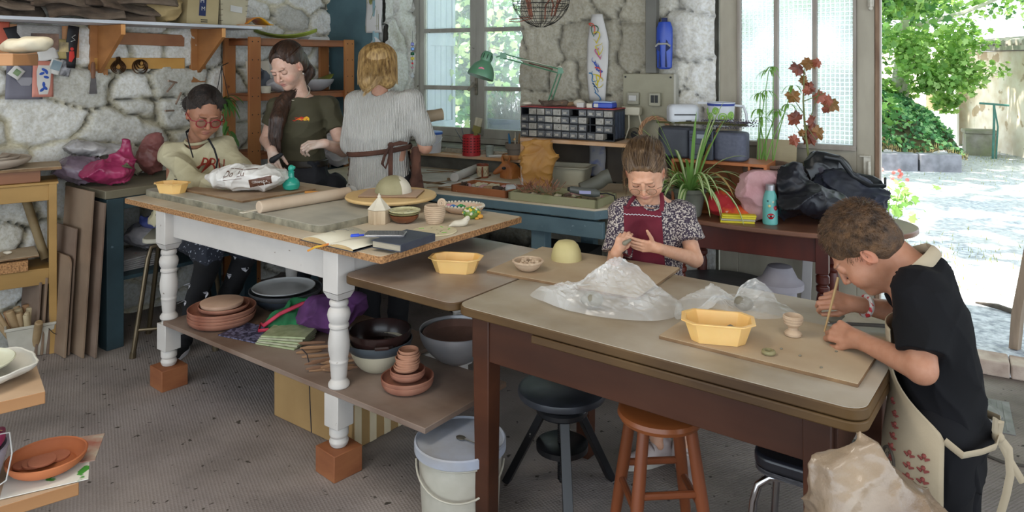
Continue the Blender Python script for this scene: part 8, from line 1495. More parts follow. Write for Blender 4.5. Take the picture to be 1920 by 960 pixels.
e((0,-.026,.048),(.081,.100,.086),.01);e((0,.092,-.035),(.074,.072,.128),.03,'-');e((0,-.06,-.02),(.068,.06,.065),.03);e((0,-.11,-.005),(.04,.04,.045),.03);pc=[T@(V3(0,-.115,-.02)*hs),T@(V3(-.03,-.10,-.09)*hs),P(530,196,Y1-.05),P(521,225,Y1-.13),P(517,255,Y1-.14),P(521,285,Y1-.13)]
for k in range(5):f.cap(pc[k],pc[k+1],(.034,.036,.046,.044,.034)[k],(.036,.046,.044,.034,.016)[k],.02)
hh=cloth('hair',f,hb_,root,.004,((.0025,60,-5,(1,1,.25)),(.0015,150,-6,(1,1,.2))));m=M();rg=random.Random(1)
def f1(r,i,st):o_=V3(r.uniform(-.75,.75),r.uniform(-1.0,-.3),r.gauss(0,.2));return[pc[k]+o_*((.034,.036,.046,.048,.042,.03)[k])for k in range(6)]
strands(m,150,f1,.0016,3,rg)
def f2(r,i,st):a=r.uniform(-1.3,1.3);return[T@(V3(.0845*sin(a)*cos(b)*.98,-.026+.1015*(sin(b)),.048+.0875*cos(a)*cos(b))*hs)for b in lin(HB*(1+.25*abs(a))+r.uniform(-.05,.05),-1.2,st)]
strands(m,170,f2,.0011,3,rg,10);m.build('hair_strands',hb_,hh,loc=None)
m=M();m.ball(T@(V3(.078,.004,-.046)*hs),.005,10);m.ball(T@(V3(-.078,.004,-.046)*hs),.005,10);m.build('pearl_earring',mat('pearl','#c9c4ba',rough=.2),root,loc=-root.location)
m=M();m.tube([nb+V3(.068*cos(a)-.008,-.02+.068*sin(a),.055+.045*sin(a))for a in lin(0,TAU,30)[:-1]],.0022,5,closed=True);m.build('necklace',rawc,root,loc=-root.location)
f=Sdf();f.loft([(.74,.02,.0,.165,.12),(.86,.01,0,.165,.12),(.945,.01,0,.142,.108),(.965,.01,0,.142,.108)],T=TM(bx_,(0,0,R(-15))),k=.01);hp_=[V3(-1.22,4.38,.80),V3(-1.07,4.40,.80)];kn=[V3(-1.24,4.37,.45),V3(-1.06,4.39,.45)];ft=[V3(-1.26,4.38,.08),V3(-1.05,4.41,.08)];legs(f,hp_,kn,ft,(.092,.068,.055));cloth('trousers',f,mat('charcoal_cotton','#16171c','#24262d',sc=5,rough=.85),root,.008,((.010,16,-8,(1,1,1)),(.005,40,-9,(1,1,1))))
f=Sdf();f.loft([(.935,.01,0,.149,.115),(.975,.01,0,.147,.113)],T=TM(bx_,(0,0,R(-15))),k=.002);b_=cloth('belt',f,mat('dark_belt','#1c1712','#29221a',rough=.5),root,.005,())
for p_ in ft:shoe(root,V3(p_.x,p_.y,.0),(-.1,-1,0),1.0,dkm,wink)
f=Sdf();wq=WR_+V3(.02,-.055,-.045);f.cap(wq,wq+V3(.045,.01,.03),.018,.012,.01);cl_=np_mesh('dark_tool',[f.mesh(.004)],mat('dark_tool_m','#15171b'));tag(cl_,'dark hand tool held in the young woman\'s right fist','tool')
# ---------------------------------------------------------------- 2: seated girl in the cream sweatshirt
Y2=4.05;root=person('girl with red glasses and cream sweatshirt sitting at the white table',V3(-1.80,4.10,0));sk=(.34,.165,.10);pt=[]
hc=P(383,214,Y2-.02);T=Matrix.Translation(hc)@rotm((0,0,R(216)))@rotm((R(-24),R(-4),0));hs=1.14;f=Sdf();head(f,T,hs,pt,skinc=sk,jaw=1.02,cheek=1.08,nose=1.05,lips=(.32,.13,.10),brow=(.04,.02,.015));nb=P(368,266,Y2+.05);f.cap(T@V3(0,-.03,-.05),nb,.046,.052,.02)
SRr,SLl=P(322,287,Y2+.03),P(420,280,Y2+.10);f.loft([(.66,0,0,.13,.11),(1.05,0,0,.13,.09)],T=TM((nb.x-.05,Y2+.10,0)));ERr,WRr=P(366,346,Y2-.17),P(438,338,Y2-.33);ELl,WLl=P(452,316,Y2+.04),P(470,328,Y2-.16)
armp(f,SRr,ERr,WRr,(.045,.036,.022));armp(f,SLl,ELl,WLl,(.045,.036,.022));hand(f,WRr,(1,-.25,.0),(.1,-.3,.9),-1,.82);hand(f,WLl,(1,-.5,-.1),(.1,0,1),1,.82)
ank=[P(345,630,3.96),P(408,600,4.02)];kn=[P(392,486,3.80),P(462,474,3.93)];hp_=[V3(-1.86,4.10,.70),V3(-1.72,4.16,.70)];legs(f,hp_,kn,ank,(.06,.045,.03))
fine(f,'body',skin,root,[(hc,.155)],sk,pt);lashes(T,hs,root,-root.location,dkm,-8)
crs=mat('cream_fleece','#a39a7a','#b5ac8c',sc=5,rough=.95,bump=.15,bsc=120,dust='#c0b89c',dsc=4,damt=.3);f=Sdf()
f.loft([(.66,-.09,.04,.16,.13),(.80,-.05,.03,.16,.13),(.93,.02,0,.155,.12),(1.02,.02,0,.14,.10),(1.075,.02,0,.08,.07)],T=TM((nb.x-.01,Y2+.09,0),(0,0,R(20))),k=.02);f.cap(nb+V3(0,0,-.045),SRr,.062,.065,.03).cap(nb+V3(0,0,-.045),SLl,.062,.062,.03)
f.cap(SRr,ERr,.060,.052,.02).cap(ERr,WRr,.054,.042,.02,flat=True).cap(SLl,ELl,.064,.056,.03).cap(ELl,WLl,.054,.042,.02,flat=True);f.cap(nb+V3(.01,-.012,.008),nb+V3(.01,-.012,.2),.056,.06,.006,'-')
sw=cloth('sweatshirt',f,crs,root,.005,((.009,16,-3,(1,1,1)),(.004,36,-4,(1,1,1)),(.0012,90,-5,(1,1,1))))
m=M();m.tube([nb+V3(.01+.060*cos(a),-.012+.060*sin(a),.012+.018*sin(a))for a in lin(0,TAU,30)[:-1]],.008,7,closed=True);m.build('collar',crs,root,loc=-root.location)
rdl=mat('rust_red_print','#8b2a18',rough=.8);t=text_mesh('PRU',.10,'chest_print',rdl,sw,Matrix.Translation(P(391,313,Y2-.06))@rotm((R(90),R(6),R(12)))@Matrix.Diagonal((.68,1.0,1,1)),0);q=t.modifiers.new('r','REMESH');t.modifiers.remove(q);conform(t,sw,.004,'Y')
blkc=mat('black_cotton','#101013','#17171b',rough=.9)
for pp in((P(349,248,Y2+.02),P(354,268,Y2-.045),P(362,295,Y2-.075)),(P(392,262,Y2-.02),P(402,280,Y2-.05),P(408,300,Y2-.06),P(404,322,Y2-.07))):m=M();m.tube([P(365,236,Y2+.10)]+list(pp),.008,6,flat=.5);m.build('apron_strap',blkc,root,loc=-root.location)
f=Sdf();f.loft([(.62,.02,0,.175,.14),(.80,0,0,.150,.135),(.90,.02,0,.12,.126)],T=TM((nb.x-.02,Y2+.07,0),(0,0,R(20))),k=.01);f.cap(hp_[0]+V3(0,0,.01),kn[0]+V3(0,0,.03),.10,.075,.03).cap(hp_[1]+V3(0,0,.01),kn[1]+V3(0,.0,.03),.10,.075,.05).ell(V3(-1.68,3.98,.60),(.16,.14,.07),.05);ap=cloth('apron',f,dot,root,.007,((.009,18,-8,(1,1,1)),(.004,45,-3,(1,1,1))))
m=M();rr=random.Random(5)
for k in range(16):x,z=rr.uniform(-.11,.11),rr.uniform(-.03,.04);m.tube([P(352+(x+.11)*420,440+z*500,Y2-.22),P(352+(x+.11)*420+rr.uniform(5,14),440+z*500+rr.uniform(-12,12),Y2-.22)],.0018,4)
o=m.build('chalk_scribbles',wink,ap);conform(o,ap,.003,'Y')
f=Sdf();legs(f,hp_,kn,ank,(.082,.062,.047));lg=cloth('leggings',f,mat('black_leggings','#0b0b0e','#121216',rough=.8),root,.006,((.004,26,-3,(1,1,1)),))
for px,py in((352,465),(374,527),(350,540),(415,530),(466,490),(447,517),(385,555),(338,575),(430,490),(360,600)):
    m=M();c=P(px,py,3.80);m.add([tuple(c+V3(x,0,z))for x,z in((-.016,.008),(.016,.008),(0,-.012))],[(0,1,2)]).add([tuple(c+V3(x,0,z))for x,z in((-.016,.016),(.016,.016),(.015,.011),(-.015,.011))],[(0,1,2,3)]);o=m.build('white_motif',wink,lg,smooth=False);q=o.modifiers.new('su','SUBSURF');q.subdivision_type='SIMPLE';q.levels=q.render_levels=1;conform(o,lg,.002,'Y')
shoe(root,V3(ank[0].x,ank[0].y,.0),(.1,-1,0),.9,blkc,wink);shoe(root,V3(ank[1].x,ank[1].y,ank[1].z-.08),(.4,-1,0),.9,blkc,wink)
HB=.80;hk=hairmat('black_curly_hair','#0e0907','#33241b',(1,1,1),60,.9);f=Sdf();e=lambda c,r,k,op='+',rot=(0,0,0):f.ellr([q*hs for q in c],[q*hs for q in r],rot,k,op,T)
e((0,-.027,.048),(.081,.099,.086),.01);e((0,.092,-.032),(.074,.072,.120),.03,'-');e((0,-.055,-.025),(.070,.062,.065),.03);e((.03,-.15,-.02),(.042,.036,.042),.012);hh=cloth('hair',f,hk,root,.004,((.0018,75,5,(1,1,.5)),(.0016,170,6,(1,1,1))))
m=M();rg=random.Random(4)
strands(m,260,f2,.0012,3,rg,12)
for i in range(120):u=V3(rg.gauss(0,1),rg.gauss(0,1),rg.gauss(0,1)).normalized();ph_=rg.uniform(0,6);m.tube([T@((V3(.03,-.15,-.02)+u*(.040+.003*k)+V3(.004*sin(k*1.6+ph_),.004*cos(k*1.6+ph_),0))*hs)for k in range(5)],.0010,3,cap=False)
m.build('curls',hk,hh)
rg_=mat('red_acetate','#7a0f1e','#8f1626',rough=.2);root_g=root
def glasses(T,s,parent,mt,r=.021,w=.0018,yy=.104,lens=True,sq=.92,ry=.0):
    m=M()
    for x in(-1,1):m.tube([T@(V3(x*.0325+r*cos(a),yy-.10*abs(cos(a))*.02-.004*abs(x*.0325+r*cos(a))/.05,.002+r*sq*sin(a)+ry)*s)for a in lin(0,TAU,25)[:-1]],w*s,6,closed=True)
    m.tube([T@(V3(-.0115,yy,.008)*s),T@(V3(0,yy+.003,.011)*s),T@(V3(.0115,yy,.008)*s)],w*s,6)
    for x in(-1,1):m.tube([T@(V3(x*.053,yy-.006,.009)*s),T@(V3(x*.0745,yy-.02,.009)*s),T@(V3(x*.080,.02,.006)*s),T@(V3(x*.079,-.012,.0)*s),T@(V3(x*.077,-.025,-.02)*s)],w*s*.95,6)
    g=m.build('glasses',mt,parent,loc=-parent.location)
    if lens:
        for x in(-1,1):m=M();m.add([T@(V3(x*.0325,yy-.003,.002+ry)*s)]+[T@(V3(x*.0325+r*cos(a),yy-.005,.002+r*sq*sin(a)+ry)*s)for a in lin(0,TAU,25)[:-1]],[(0,1+k,1+(k+1)%24)for k in range(24)]);m.build('lens',glass,g)
glasses(T,hs,root,rg_,.0225,.0024)
stm=mat('bronze_tube','#5b4f3c','#6d604b',rough=.35,metal=.7);root=thing('stool','pale-seated metal stool under the seated girl','stool',V3(-1.83,4.08,0),.25)
m=M();m.prism([(x-.17,y-.16)for x,y in rrect(.34,.32,.05)],.585,.61);m.build('seat',mat('pale_laminate','#a39e8c','#b3ae9c',rough=.5),root,bevel=.005)
for sx,sy in((-1,-1),(1,-1),(1,1),(-1,1)):m=M();m.tube([(sx*.07,sy*.10,.575),(sx*.125,sy*.12,.56),(sx*.14,sy*.13,.50),(sx*.20,sy*.18,.02)],.013,10);m.cyl((sx*.20,sy*.18,.03),(sx*.203,sy*.182,0),.016,seg=10);m.build('leg',stm,root)
m=M();m.cyl((-.185,-.168,.14),(.185,-.168,.14),.009,seg=8);m.build('rung',stm,root)
# ---------------------------------------------------------------- 3: blonde woman from behind
Y3=4.14;root=person('blonde woman in a white knitted sweater and brown apron, seen from behind',V3(-.72,4.14,0));sk=(.46,.25,.17);pt=[]
hc=P(708,130,Y3+.02);T=Matrix.Translation(hc)@rotm((0,0,R(10)))@rotm((R(-20),0,0));hs=1.05;f=Sdf();head(f,T,hs,pt,skinc=sk);nb=P(710,176,Y3);f.cap(T@V3(0,-.02,-.05),nb,.05,.055,.02)
SRr,SLl=P(771,190,Y3),P(667,192,Y3);ERr,WRr=P(797,276,Y3-.02),P(797,235,Y3+.20);ELl,WLl=P(659,268,Y3+.02),P(672,255,Y3+.24);f.loft([(.8,0,0,.15,.10),(1.3,0,0,.16,.09)],T=TM((nb.x,Y3,0)));armp(f,SRr,ERr,WRr,(.045,.037,.025));armp(f,SLl,ELl,WLl,(.045,.038,.025));hand(f,WRr,(0,.8,.4),(1,0,.3),1,.95,((.6,.7,.5),));hand(f,WLl,(.3,.9,0),(0,0,1),-1,.95)
fine(f,'body',skin,root,[(WRr+V3(0,.05,.02),.09)],sk,pt)
kn_=bpy.data.materials.new('white_open_knit');kn_=mat('white_open_knit','#bdbab3','#d0cdc6',sc=5,rough=.95);N_,K_,B_=nodes(kn_);tc=N_.new('ShaderNodeTexCoord');wv=N_.new('ShaderNodeTexWave');wv.inputs['Scale'].default_value=40;wv.inputs['Distortion'].default_value=1.0;wv.inputs['Detail'].default_value=2;wv.inputs['Detail Scale'].default_value=3;K_.new(tc.outputs['Object'],wv.inputs[0]);bp=N_.new('ShaderNodeBump');bp.inputs['Distance'].default_value=.006;bp.inputs['Strength'].default_value=.9;K_.new(wv.outputs[1],bp.inputs['Height']);K_.new(bp.outputs[0],B_.inputs['Normal'])
cr_=[n for n in N_ if n.type=='VALTORGB'][0];mx=N_.new('ShaderNodeMixRGB');mx.blend_type='MIX';mr=N_.new('ShaderNodeMapRange');mr.inputs[1].default_value=.15;mr.inputs[2].default_value=.45;mr.inputs[3].default_value=.32;mr.inputs[4].default_value=0;K_.new(wv.outputs[1],mr.inputs[0]);K_.new(mr.outputs[0],mx.inputs[0]);K_.new(cr_.outputs[0],mx.inputs[1]);mx.inputs[2].default_value=(.22,.21,.18,1);K_.new(mx.outputs[0],B_.inputs['Base Color'])
f=Sdf();f.loft([(.80,.01,0,.185,.135),(.86,.01,0,.185,.135),(1.0,.01,0,.165,.12),(1.06,.01,-.01,.160,.118),(1.13,.01,-.01,.185,.135),(1.25,.01,0,.18,.125),(1.33,.01,0,.15,.095),(1.385,0,0,.07,.06)],T=TM((nb.x-.005,Y3+.01,0),(0,0,R(8))),k=.02)
f.cap(nb+V3(.01,0,-.045),SRr,.062,.06,.03).cap(nb+V3(-.01,0,-.045),SLl,.062,.06,.03).cap(SRr,ERr+V3(0,.0,.05),.066,.064,.03,flat=False).cap(SLl,ELl,.062,.058,.03).cap(ELl,ELl.lerp(WLl,.5),.056,.05,.02);f.cap(nb+V3(0,.0,.008),nb+V3(0,0,.2),.058,.06,.006,'-')
sw=cloth('knit_sweater',f,kn_,root,.005,((.008,13,-3,(1,1,.5)),(.003,40,-4,(1,1,.4))));f=Sdf();f.loft([(.795,.01,0,.187,.137),(.865,.01,0,.187,.137)],T=TM((nb.x-.005,Y3+.01,0),(0,0,R(8))),k=.005);cloth('sweater_band',f,mat('white_rib_band','#b5b3ae','#c0beb9'),root,.006,((.006,18,-3,(1,1,.5)),))
brc=mat('brown_apron_cloth','#3a2219','#5b3a2c',sc=9,rough=.9);Tb=TM((nb.x+.005,Y3+.0,0),(0,0,R(8)));m=M();m.tube([Tb@V3(.176*cos(a),.136*sin(a),1.055+.02*cos(a))for a in lin(0,TAU,40)[:-1]],.014,6,closed=True,flat=.5);m.build('apron_tie',brc,root,loc=-root.location)
kx=P(733,272,Y3-.15)
m=M();m.ball(kx,(.018,.012,.016),10);m.tube([kx,kx+V3(.05,-.01,.012),kx+V3(.09,-.0,.01)],[.008,.012,.006],6,flat=.4).tube([kx,kx+V3(-.03,-.01,-.05),kx+V3(-.045,-.012,-.10),kx+V3(-.028,-.012,-.125),kx+V3(-.015,-.012,-.09),kx],.008,6,flat=.5).tube([kx,kx+V3(-.0,-.014,-.1),kx+V3(.0,-.01,-.24)],.012,6,flat=.3);m.build('bow',brc,root,loc=-root.location)
f=Sdf();f.loft([(.55,.02,0,.05,.09),(.80,.01,0,.035,.085),(1.0,0,0,.028,.07),(1.07,0,0,.016,.05)],T=TM(P(780,290,Y3-.01)*1+V3(0,0,-P(780,290,Y3).z)),k=.01);f.loft([(.55,-.01,0,.03,.09),(1.05,0,0,.02,.06)],T=TM((P(664,290,Y3+.02).x,Y3+.02,0)),k=.01);f.loft([(.4,0,0,.19,.06),(1.03,0,0,.15,.05)],T=TM((nb.x,Y3+.11,0)),k=.02);cloth('apron',f,brc,root,.006,((.008,40,-3,(1,1,.12)),(.003,90,-4,(1,1,.1))))
f=Sdf();legs(f,[V3(-.80,4.15,.85),V3(-.64,4.15,.85)],[V3(-.80,4.14,.45),V3(-.64,4.14,.45)],[V3(-.8,4.16,.08),V3(-.64,4.16,.08)],(.10,.07,.055));cloth('trousers',f,blkc,root,.008,((.006,20,-3,(1,1,1)),))
for x in(-.8,-.64):shoe(root,V3(x,4.16,0),(0,1,0),1.0,dkm,wink)
bl=hairmat('blonde_hair','#6e4f28','#c2a066',(1,1,.10),70,.6);f=Sdf();e=lambda c,r,k,op='+',rot=(0,0,0):f.ellr([q*hs for q in c],[q*hs for q in r],rot,k,op,T)
e((0,-.025,.045),(.092,.100,.090),.01);e((0,-.025,-.02),(.104,.085,.085),.03);e((-.055,-.02,-.07),(.045,.065,.065),.03);e((.055,-.02,-.06),(.045,.06,.055),.03);e((.0,-.10,-.11),(.045,.03,.045),.012,'-');e((0,.10,-.04),(.075,.07,.12),.01,'-')
hh=cloth('hair',f,bl,root,.004,((.0015,55,5,(1,1,.15)),(.001,130,6,(1,1,.12))));m=M();rg=random.Random(2)
def f4(r,i,st):a=r.uniform(-2.8,.1)-.15;k0=.07+.02*r.random();dn=r.uniform(.115,.15)-.05*max(0,cos(a+1.57)-.6);return[T@(V3(.106*cos(a)*sin(min(1.57,.25+t*1.5)),-.025+.100*sin(a)*sin(min(1.57,.25+t*1.5))*(1-.25*max(0,t-.6)),.045+.095*cos(min(1.57,.25+t*1.5))-max(0,t-.72)/.28*dn)*hs)for t in lin(0,1,st)]
strands(m,700,f4,.0010,3,rg,12);tl=[T@(V3(.03,-.105,-.04)*hs),P(702,158,Y3-.12),P(692,168,Y3-.13),P(682,178,Y3-.115)]
strands(m,70,lambda r,i,st:[q+V3(r.gauss(0,.010)*(1-.2*k),r.gauss(0,.004),r.gauss(0,.006))for k,q in enumerate(tl)],.0010,3,rg);m.build('hair_strands',bl,hh)
m=M();g0=P(798,219,Y3+.26);g1_=P(829,214,Y3+.30);m.tube([g0,g0.lerp(g1_,.5)],.036,24).tube([g0.lerp(g1_,.5),g1_],[.034,.036],24);o=m.build('clay_cylinder',mat('buff_clay','#a3927a','#8f7c62',sc=4));tag(o,'buff clay cylinder held up by the blonde woman','cylinder')
# ---------------------------------------------------------------- 4: little girl with wire glasses
Y4=2.96;root=person('little girl with wire glasses and a burgundy apron, modelling clay behind the wooden table',V3(.56,2.98,0));sk=(.60,.335,.22);pt=[]
hc=P(1210,323,Y4-.03);T=Matrix.Translation(hc)@rotm((0,0,R(162)))@rotm((R(-37),R(3),0));hs=.98;f=Sdf();head(f,T,hs,pt,skinc=sk,jaw=1.05,cheek=1.12,nose=.85,lips=(.52,.24,.19),brow=(.30,.19,.12));nb=P(1222,378,Y4+.01);f.cap(T@V3(0,-.03,-.05),nb,.038,.042,.02)
SRr,SLl=P(1170,398,Y4-.01),P(1277,400,Y4+.01);ERr,WRr=P(1149,505,2.88),P(1155,473,2.79);ELl,WLl=P(1303,486,2.89),P(1233,465,2.79);f.loft([(.62,0,0,.09,.07),(.93,0,0,.105,.07)],T=TM((nb.x,Y4+.03,0)))
f.cap(nb,SRr,.035,.034,.03).cap(nb,SLl,.035,.034,.03);armp(f,SRr,ERr,WRr,(.034,.029,.020));armp(f,SLl,ELl,WLl,(.034,.030,.019))
hand(f,WRr,(.42,-.10,.9),(-.35,-.9,.1),1,.66,((.6,.8,.4),(.7,.9,.5),(.8,.9,.6),(.9,.9,.6)),((.5,.8,-.6),(.0,.9,-.5)))
hand(f,WLl,(-1,-.06,.14),(.05,-.9,-.35),1,.70,((.12,.15,.1),(.2,.2,.15),(.28,.2,.2),(.35,.3,.2)),((1,.55,.1),(.85,.65,.0)),.06)
an=[G(1236,838,.07)+V3(0,.02,0),G(1278,838,.07)+V3(0,-.02,0)];hp_=[V3(.50,3.0,.60),V3(.62,3.0,.60)];kn=[V3(.52,2.97,.34),V3(.62,2.95,.34)];legs(f,hp_,kn,an,(.05,.038,.028))
fine(f,'body',skin,root,[(hc,.138),(WLl+V3(-.06,0,.02),.085),(WRr+V3(.02,-.01,.05),.07)],sk,pt,hf=.002);lashes(T,hs,root,-root.location,lash,-18)
flo=mat('tiny_floral_cotton','#35293a','#b8ada3',sc=150,rough=.85,lo=.50,hi=.56,det=3);f=Sdf();f.loft([(.60,0,0,.135,.10),(.75,0,0,.125,.09),(.88,0,0,.125,.085),(.955,0,0,.10,.07),(.985,0,0,.06,.05)],T=TM((nb.x-.002,Y4+.03,0),(0,0,R(-8))),k=.02);f.cap(nb+V3(0,0,-.038),SRr,.046,.05,.03).cap(nb+V3(0,0,-.038),SLl,.046,.05,.03).cap(SRr,SRr.lerp(ERr,.72),.054,.058,.03,flat=True).cap(SLl,SLl.lerp(ELl,.62),.054,.062,.03,flat=True);f.cap(nb+V3(-.004,-.008,.006),nb+V3(-.004,-.008,.2),.046,.05,.005,'-')
sh=cloth('blouse',f,flo,root,.004,((.007,18,-3,(1,1,.7)),(.0025,46,-4,(1,1,1))));m=M();m.tube([nb+V3(-.004+.050*cos(a),-.008+.050*sin(a),.006+.014*sin(a))for a in lin(0,TAU,30)[:-1]],.005,6,closed=True);m.build('neckband',flo,root,loc=-root.location)
bur=mat('burgundy_canvas','#5e0f22','#72182d',sc=6,rough=.85,bump=.15,bsc=120);q=lambda px,py:P(px,py,2.86);m=M();c0,c1,c2,c3=q(1171,388),q(1245,394),q(1252,520),q(1168,520);m.sheet(lambda u,v:tuple((c3*(1-u)+c2*u)*(1-v)+(c0*(1-u)+c1*u)*v),34,46);ap=m.build('apron_bib',bur,root,loc=-root.location);conform(ap,sh,.004,'Y');s_=ap.modifiers.new('so','SOLIDIFY');s_.thickness=.003
s_=ap.modifiers.new('sm','SMOOTH');s_.iterations=6
m=M();m.tube([P(1168+x,403+.10*x+1.0*sin(x*.9),2.86)for x in lin(2,76,40)],.0012,4);o=m.build('white_stitching',wink,root,loc=-root.location);conform(o,sh,.0075,'Y')
for a,b,c in(((1176,390),(1182,378),(1192,366)),((1240,396),(1242,378),(1240,362))):m=M();m.tube([P(*a,Y4-.070),P(*b,Y4-.062),P(*c,Y4-.03),P(1218,360,Y4+.05)],.009,6,flat=.35);m.build('apron_strap',bur,root,loc=-root.location)
f=Sdf();f.loft([(.5,0,0,.12,.10),(.63,0,0,.125,.10)],T=TM((nb.x,Y4+.03,0)));f.cap(hp_[0],kn[0],.062,.045,.02).cap(kn[0],kn[0].lerp(an[0],.72),.045,.036,.01,flat=True).cap(hp_[1],kn[1],.062,.045,.02).cap(kn[1],kn[1].lerp(an[1],.68),.045,.036,.01,flat=True);cloth('leggings',f,blkc,root,.006,())
snk=mat('pale_pink_sneaker','#a99a96','#bcaea9',sc=9,rough=.6);psw=mat('pink_swoosh','#a98590',rough=.6)
for k,(p_,d)in enumerate(((an[0],(-1,-.35,0)),(an[1],(.15,-1,0)))):
    o=shoe(root,V3(p_.x,p_.y,0),d,.86,snk,mat('off_white_sole','#b5afa5'),'sneaker');Td=fr(V3(p_.x,p_.y,0),d,(0,0,1))
    for x in(-1,1):m=M();m.tube([Td@V3(x*.044,.05,.045),Td@V3(x*.046,.01,.033),Td@V3(x*.042,-.035,.06)],[.010,.007,.002],6,flat=.3);m.build('side_stripe',psw,o,loc=None).parent=root;root.children[-1].location=-root.location
    for z,y in((.075,.025),(.068,.05)):m=M();m.tube([Td@V3(.030*cos(a),y+.0*a,z-.012+.016*sin(a))for a in lin(0,pi,8)],.008,6,flat=.4);m.build('strap',snk,root,loc=-root.location)
hr=hairmat('ash_blond_hair','#3a2616','#7d6244',(1,1,.12),80,.5);f=Sdf();e=lambda c,r,k,op='+',rot=(0,0,0):f.ellr([q*hs for q in c],[q*hs for q in r],rot,k,op,T)
e((0,-.026,.048),(.081,.100,.086),.01);e((0,.094,-.028),(.082,.071,.098),.03,'-');e((.0,-.12,.0),(.04,.035,.045),.03);e((.055,-.03,-.03),(.025,.045,.045),.02);e((-.06,-.03,-.02),(.022,.045,.045),.02)
hh=cloth('hair',f,hr,root,.0035,((.0028,50,-5,(1,1,.5)),(.0015,130,-6,(1,1,.4))));m=M();rg=random.Random(8)
def f5(r,i,st):
    a=r.uniform(-1.45,1.45);o_=r.gauss(0,.0025);w=r.gauss(0,.008);return[T@(V3((.083+o_)*sin(a)*cos(b*.95)+w*max(0,b*-1),-.026+(.1015+o_)*sin(b),.048+(.087+o_)*cos(a)*cos(b*.95))*hs)for b in lin(1.0+r.uniform(-.15,.06),-1.35,st)]
strands(m,330,f5,.0010,3,rg,11)
def f6(r,i,st):x=r.choice((-1,1,1));p=V3(x*r.uniform(.066,.08),r.uniform(-.05,.035),r.uniform(.0,.06));return[T@((p+V3(x*(.006+.012*t)+r.gauss(0,.001),-.005+.01*t,-.11*t*r.uniform(.9,1.1)))*hs)for t in lin(0,1,st)]
strands(m,60,f6,.0008,3,rg,7)
m.build('hair_strands',hr,hh)
glasses(T,hs,root,mat('silver_wire','#b5a48a',rough=.2,metal=.9),.0195,.0010,yy=.1075,sq=.80,ry=-.006)
f=Sdf();f.cap((0,0,0),(.02,0,.012),.009,.006,.004);o=np_mesh('clay_bit',[f.mesh(.002)],wetc);o.location=P(1171,456,2.765);tag(o,'bit of green-grey clay pinched between the little girl\'s fingers','clay')
# ---------------------------------------------------------------- 5: boy bending over his clay
root=person('boy in a black T-shirt and beige apron bending over the wooden table',V3(1.09,1.90,0));sk=(.40,.195,.12);pt=[]
hc=P(1620,471,2.02);T=Matrix.Translation(hc)@rotm((0,0,R(66)))@rotm((R(-52),R(2),0));hs=.95;f=Sdf();head(f,T,hs,pt,skinc=sk,jaw=1.02,cheek=1.1,nose=.85,lips=(.36,.15,.11),brow=(.12,.07,.04));nb=V3(1.082,1.952,.985);f.cap(T@V3(0,-.045,-.055),nb,.046,.044,.025)
SLl,SRr=V3(1.035,1.868,.965),V3(1.145,2.055,.965);ELl,WLl=V3(.985,1.775,.810),V3(.925,1.965,.808);ERr,WRr=V3(1.14,2.17,.81),V3(.998,2.145,.845)
f.cap(nb,SLl,.038,.036,.02).cap(nb,SRr,.038,.036,.02).cap(nb+V3(0,0,-.06),V3(1.09,1.885,.70),.07,.09,.04);armp(f,SLl,ELl,WLl,(.040,.034,.022));armp(f,SRr,ERr,WRr,(.040,.034,.021))
hand(f,WLl,(-.5,.85,.05),(-.65,-.45,.6),-1,.88,((.75,.8,.4),(.8,.9,.4),(.9,.9,.5),(1,.9,.5)),((.6,.8,-.2),(.1,.9,-.4)))
hand(f,WRr,(-.95,-.05,.22),(.05,-.75,.65),-1,.82,((.7,1.0,.6),(.8,1.1,.6),(1,1.1,.7),(1.1,1.1,.7)),((.45,.8,-.55),(.0,.9,-.6)))
hp_=[V3(1.05,1.82,.62),V3(1.15,1.95,.62)];kn=[V3(1.05,1.83,.36),V3(1.16,1.97,.36)];an=[V3(1.09,1.82,.07),V3(1.18,1.99,.07)];legs(f,hp_,kn,an,(.06,.045,.032))
fine(f,'body',skin,root,[(hc,.135),(WLl+V3(-.02,.06,0),.085),(WRr+V3(-.06,0,.01),.08)],sk,pt,hf=.002)
bk_=mat('black_jersey','#060609','#0b0b10',sc=5,rough=.85,spec=.25);f=Sdf();Tt=fr(V3(1.10,1.885,.55),(-.8,.6,0),(0,0,1));f.loft([(-.03,0,.0,.128,.100),(.10,0,.005,.125,.098),(.25,0,.008,.118,.090),(.36,0,.02,.122,.084),(.42,0,.035,.112,.07),(.465,0,.05,.06,.05)],T=Tt,k=.02)
f.cap(nb+V3(.006,-.004,-.012),SLl,.060,.054,.03).cap(nb+V3(.006,-.004,-.012),SRr,.060,.054,.03).cap(SLl,SLl.lerp(ELl,.80),.054,.056,.025,flat=True).cap(SRr,SRr.lerp(ERr,.7),.054,.056,.025,flat=True);f.cap(nb+V3(-.012,.010,.016),nb+V3(-.11,.06,.10),.052,.056,.005,'-')
sh=cloth('t_shirt',f,bk_,root,.0045,((.007,16,-3,(1,1,.5)),(.003,40,-4,(1,1,.6))));f=Sdf();f.cap(hp_[0],kn[0],.085,.075,.03,flat=True).cap(hp_[1],kn[1],.085,.075,.03,flat=True).ell(V3(1.1,1.885,.62),(.11,.11,.08),.03);cloth('shorts',f,bk_,root,.006,((.005,22,-3,(1,1,1)),))
for p_ in an:shoe(root,V3(p_.x,p_.y,0),(-.8,.6,0),.85,dkm,wink)
m=M();m.tube([nb+V3(.054*cos(a)-.012,.054*sin(a)+.01,.024+.018*cos(a))for a in lin(0,TAU,30)[:-1]],.006,6,closed=True,flat=.7);m.build('neckband',bk_,root,loc=-root.location)
bei=mat('printed_beige_canvas','#9a8c74','#aa9c84',sc=5,rough=.9,bump=.1,bsc=120);Tt2=Tt.copy()
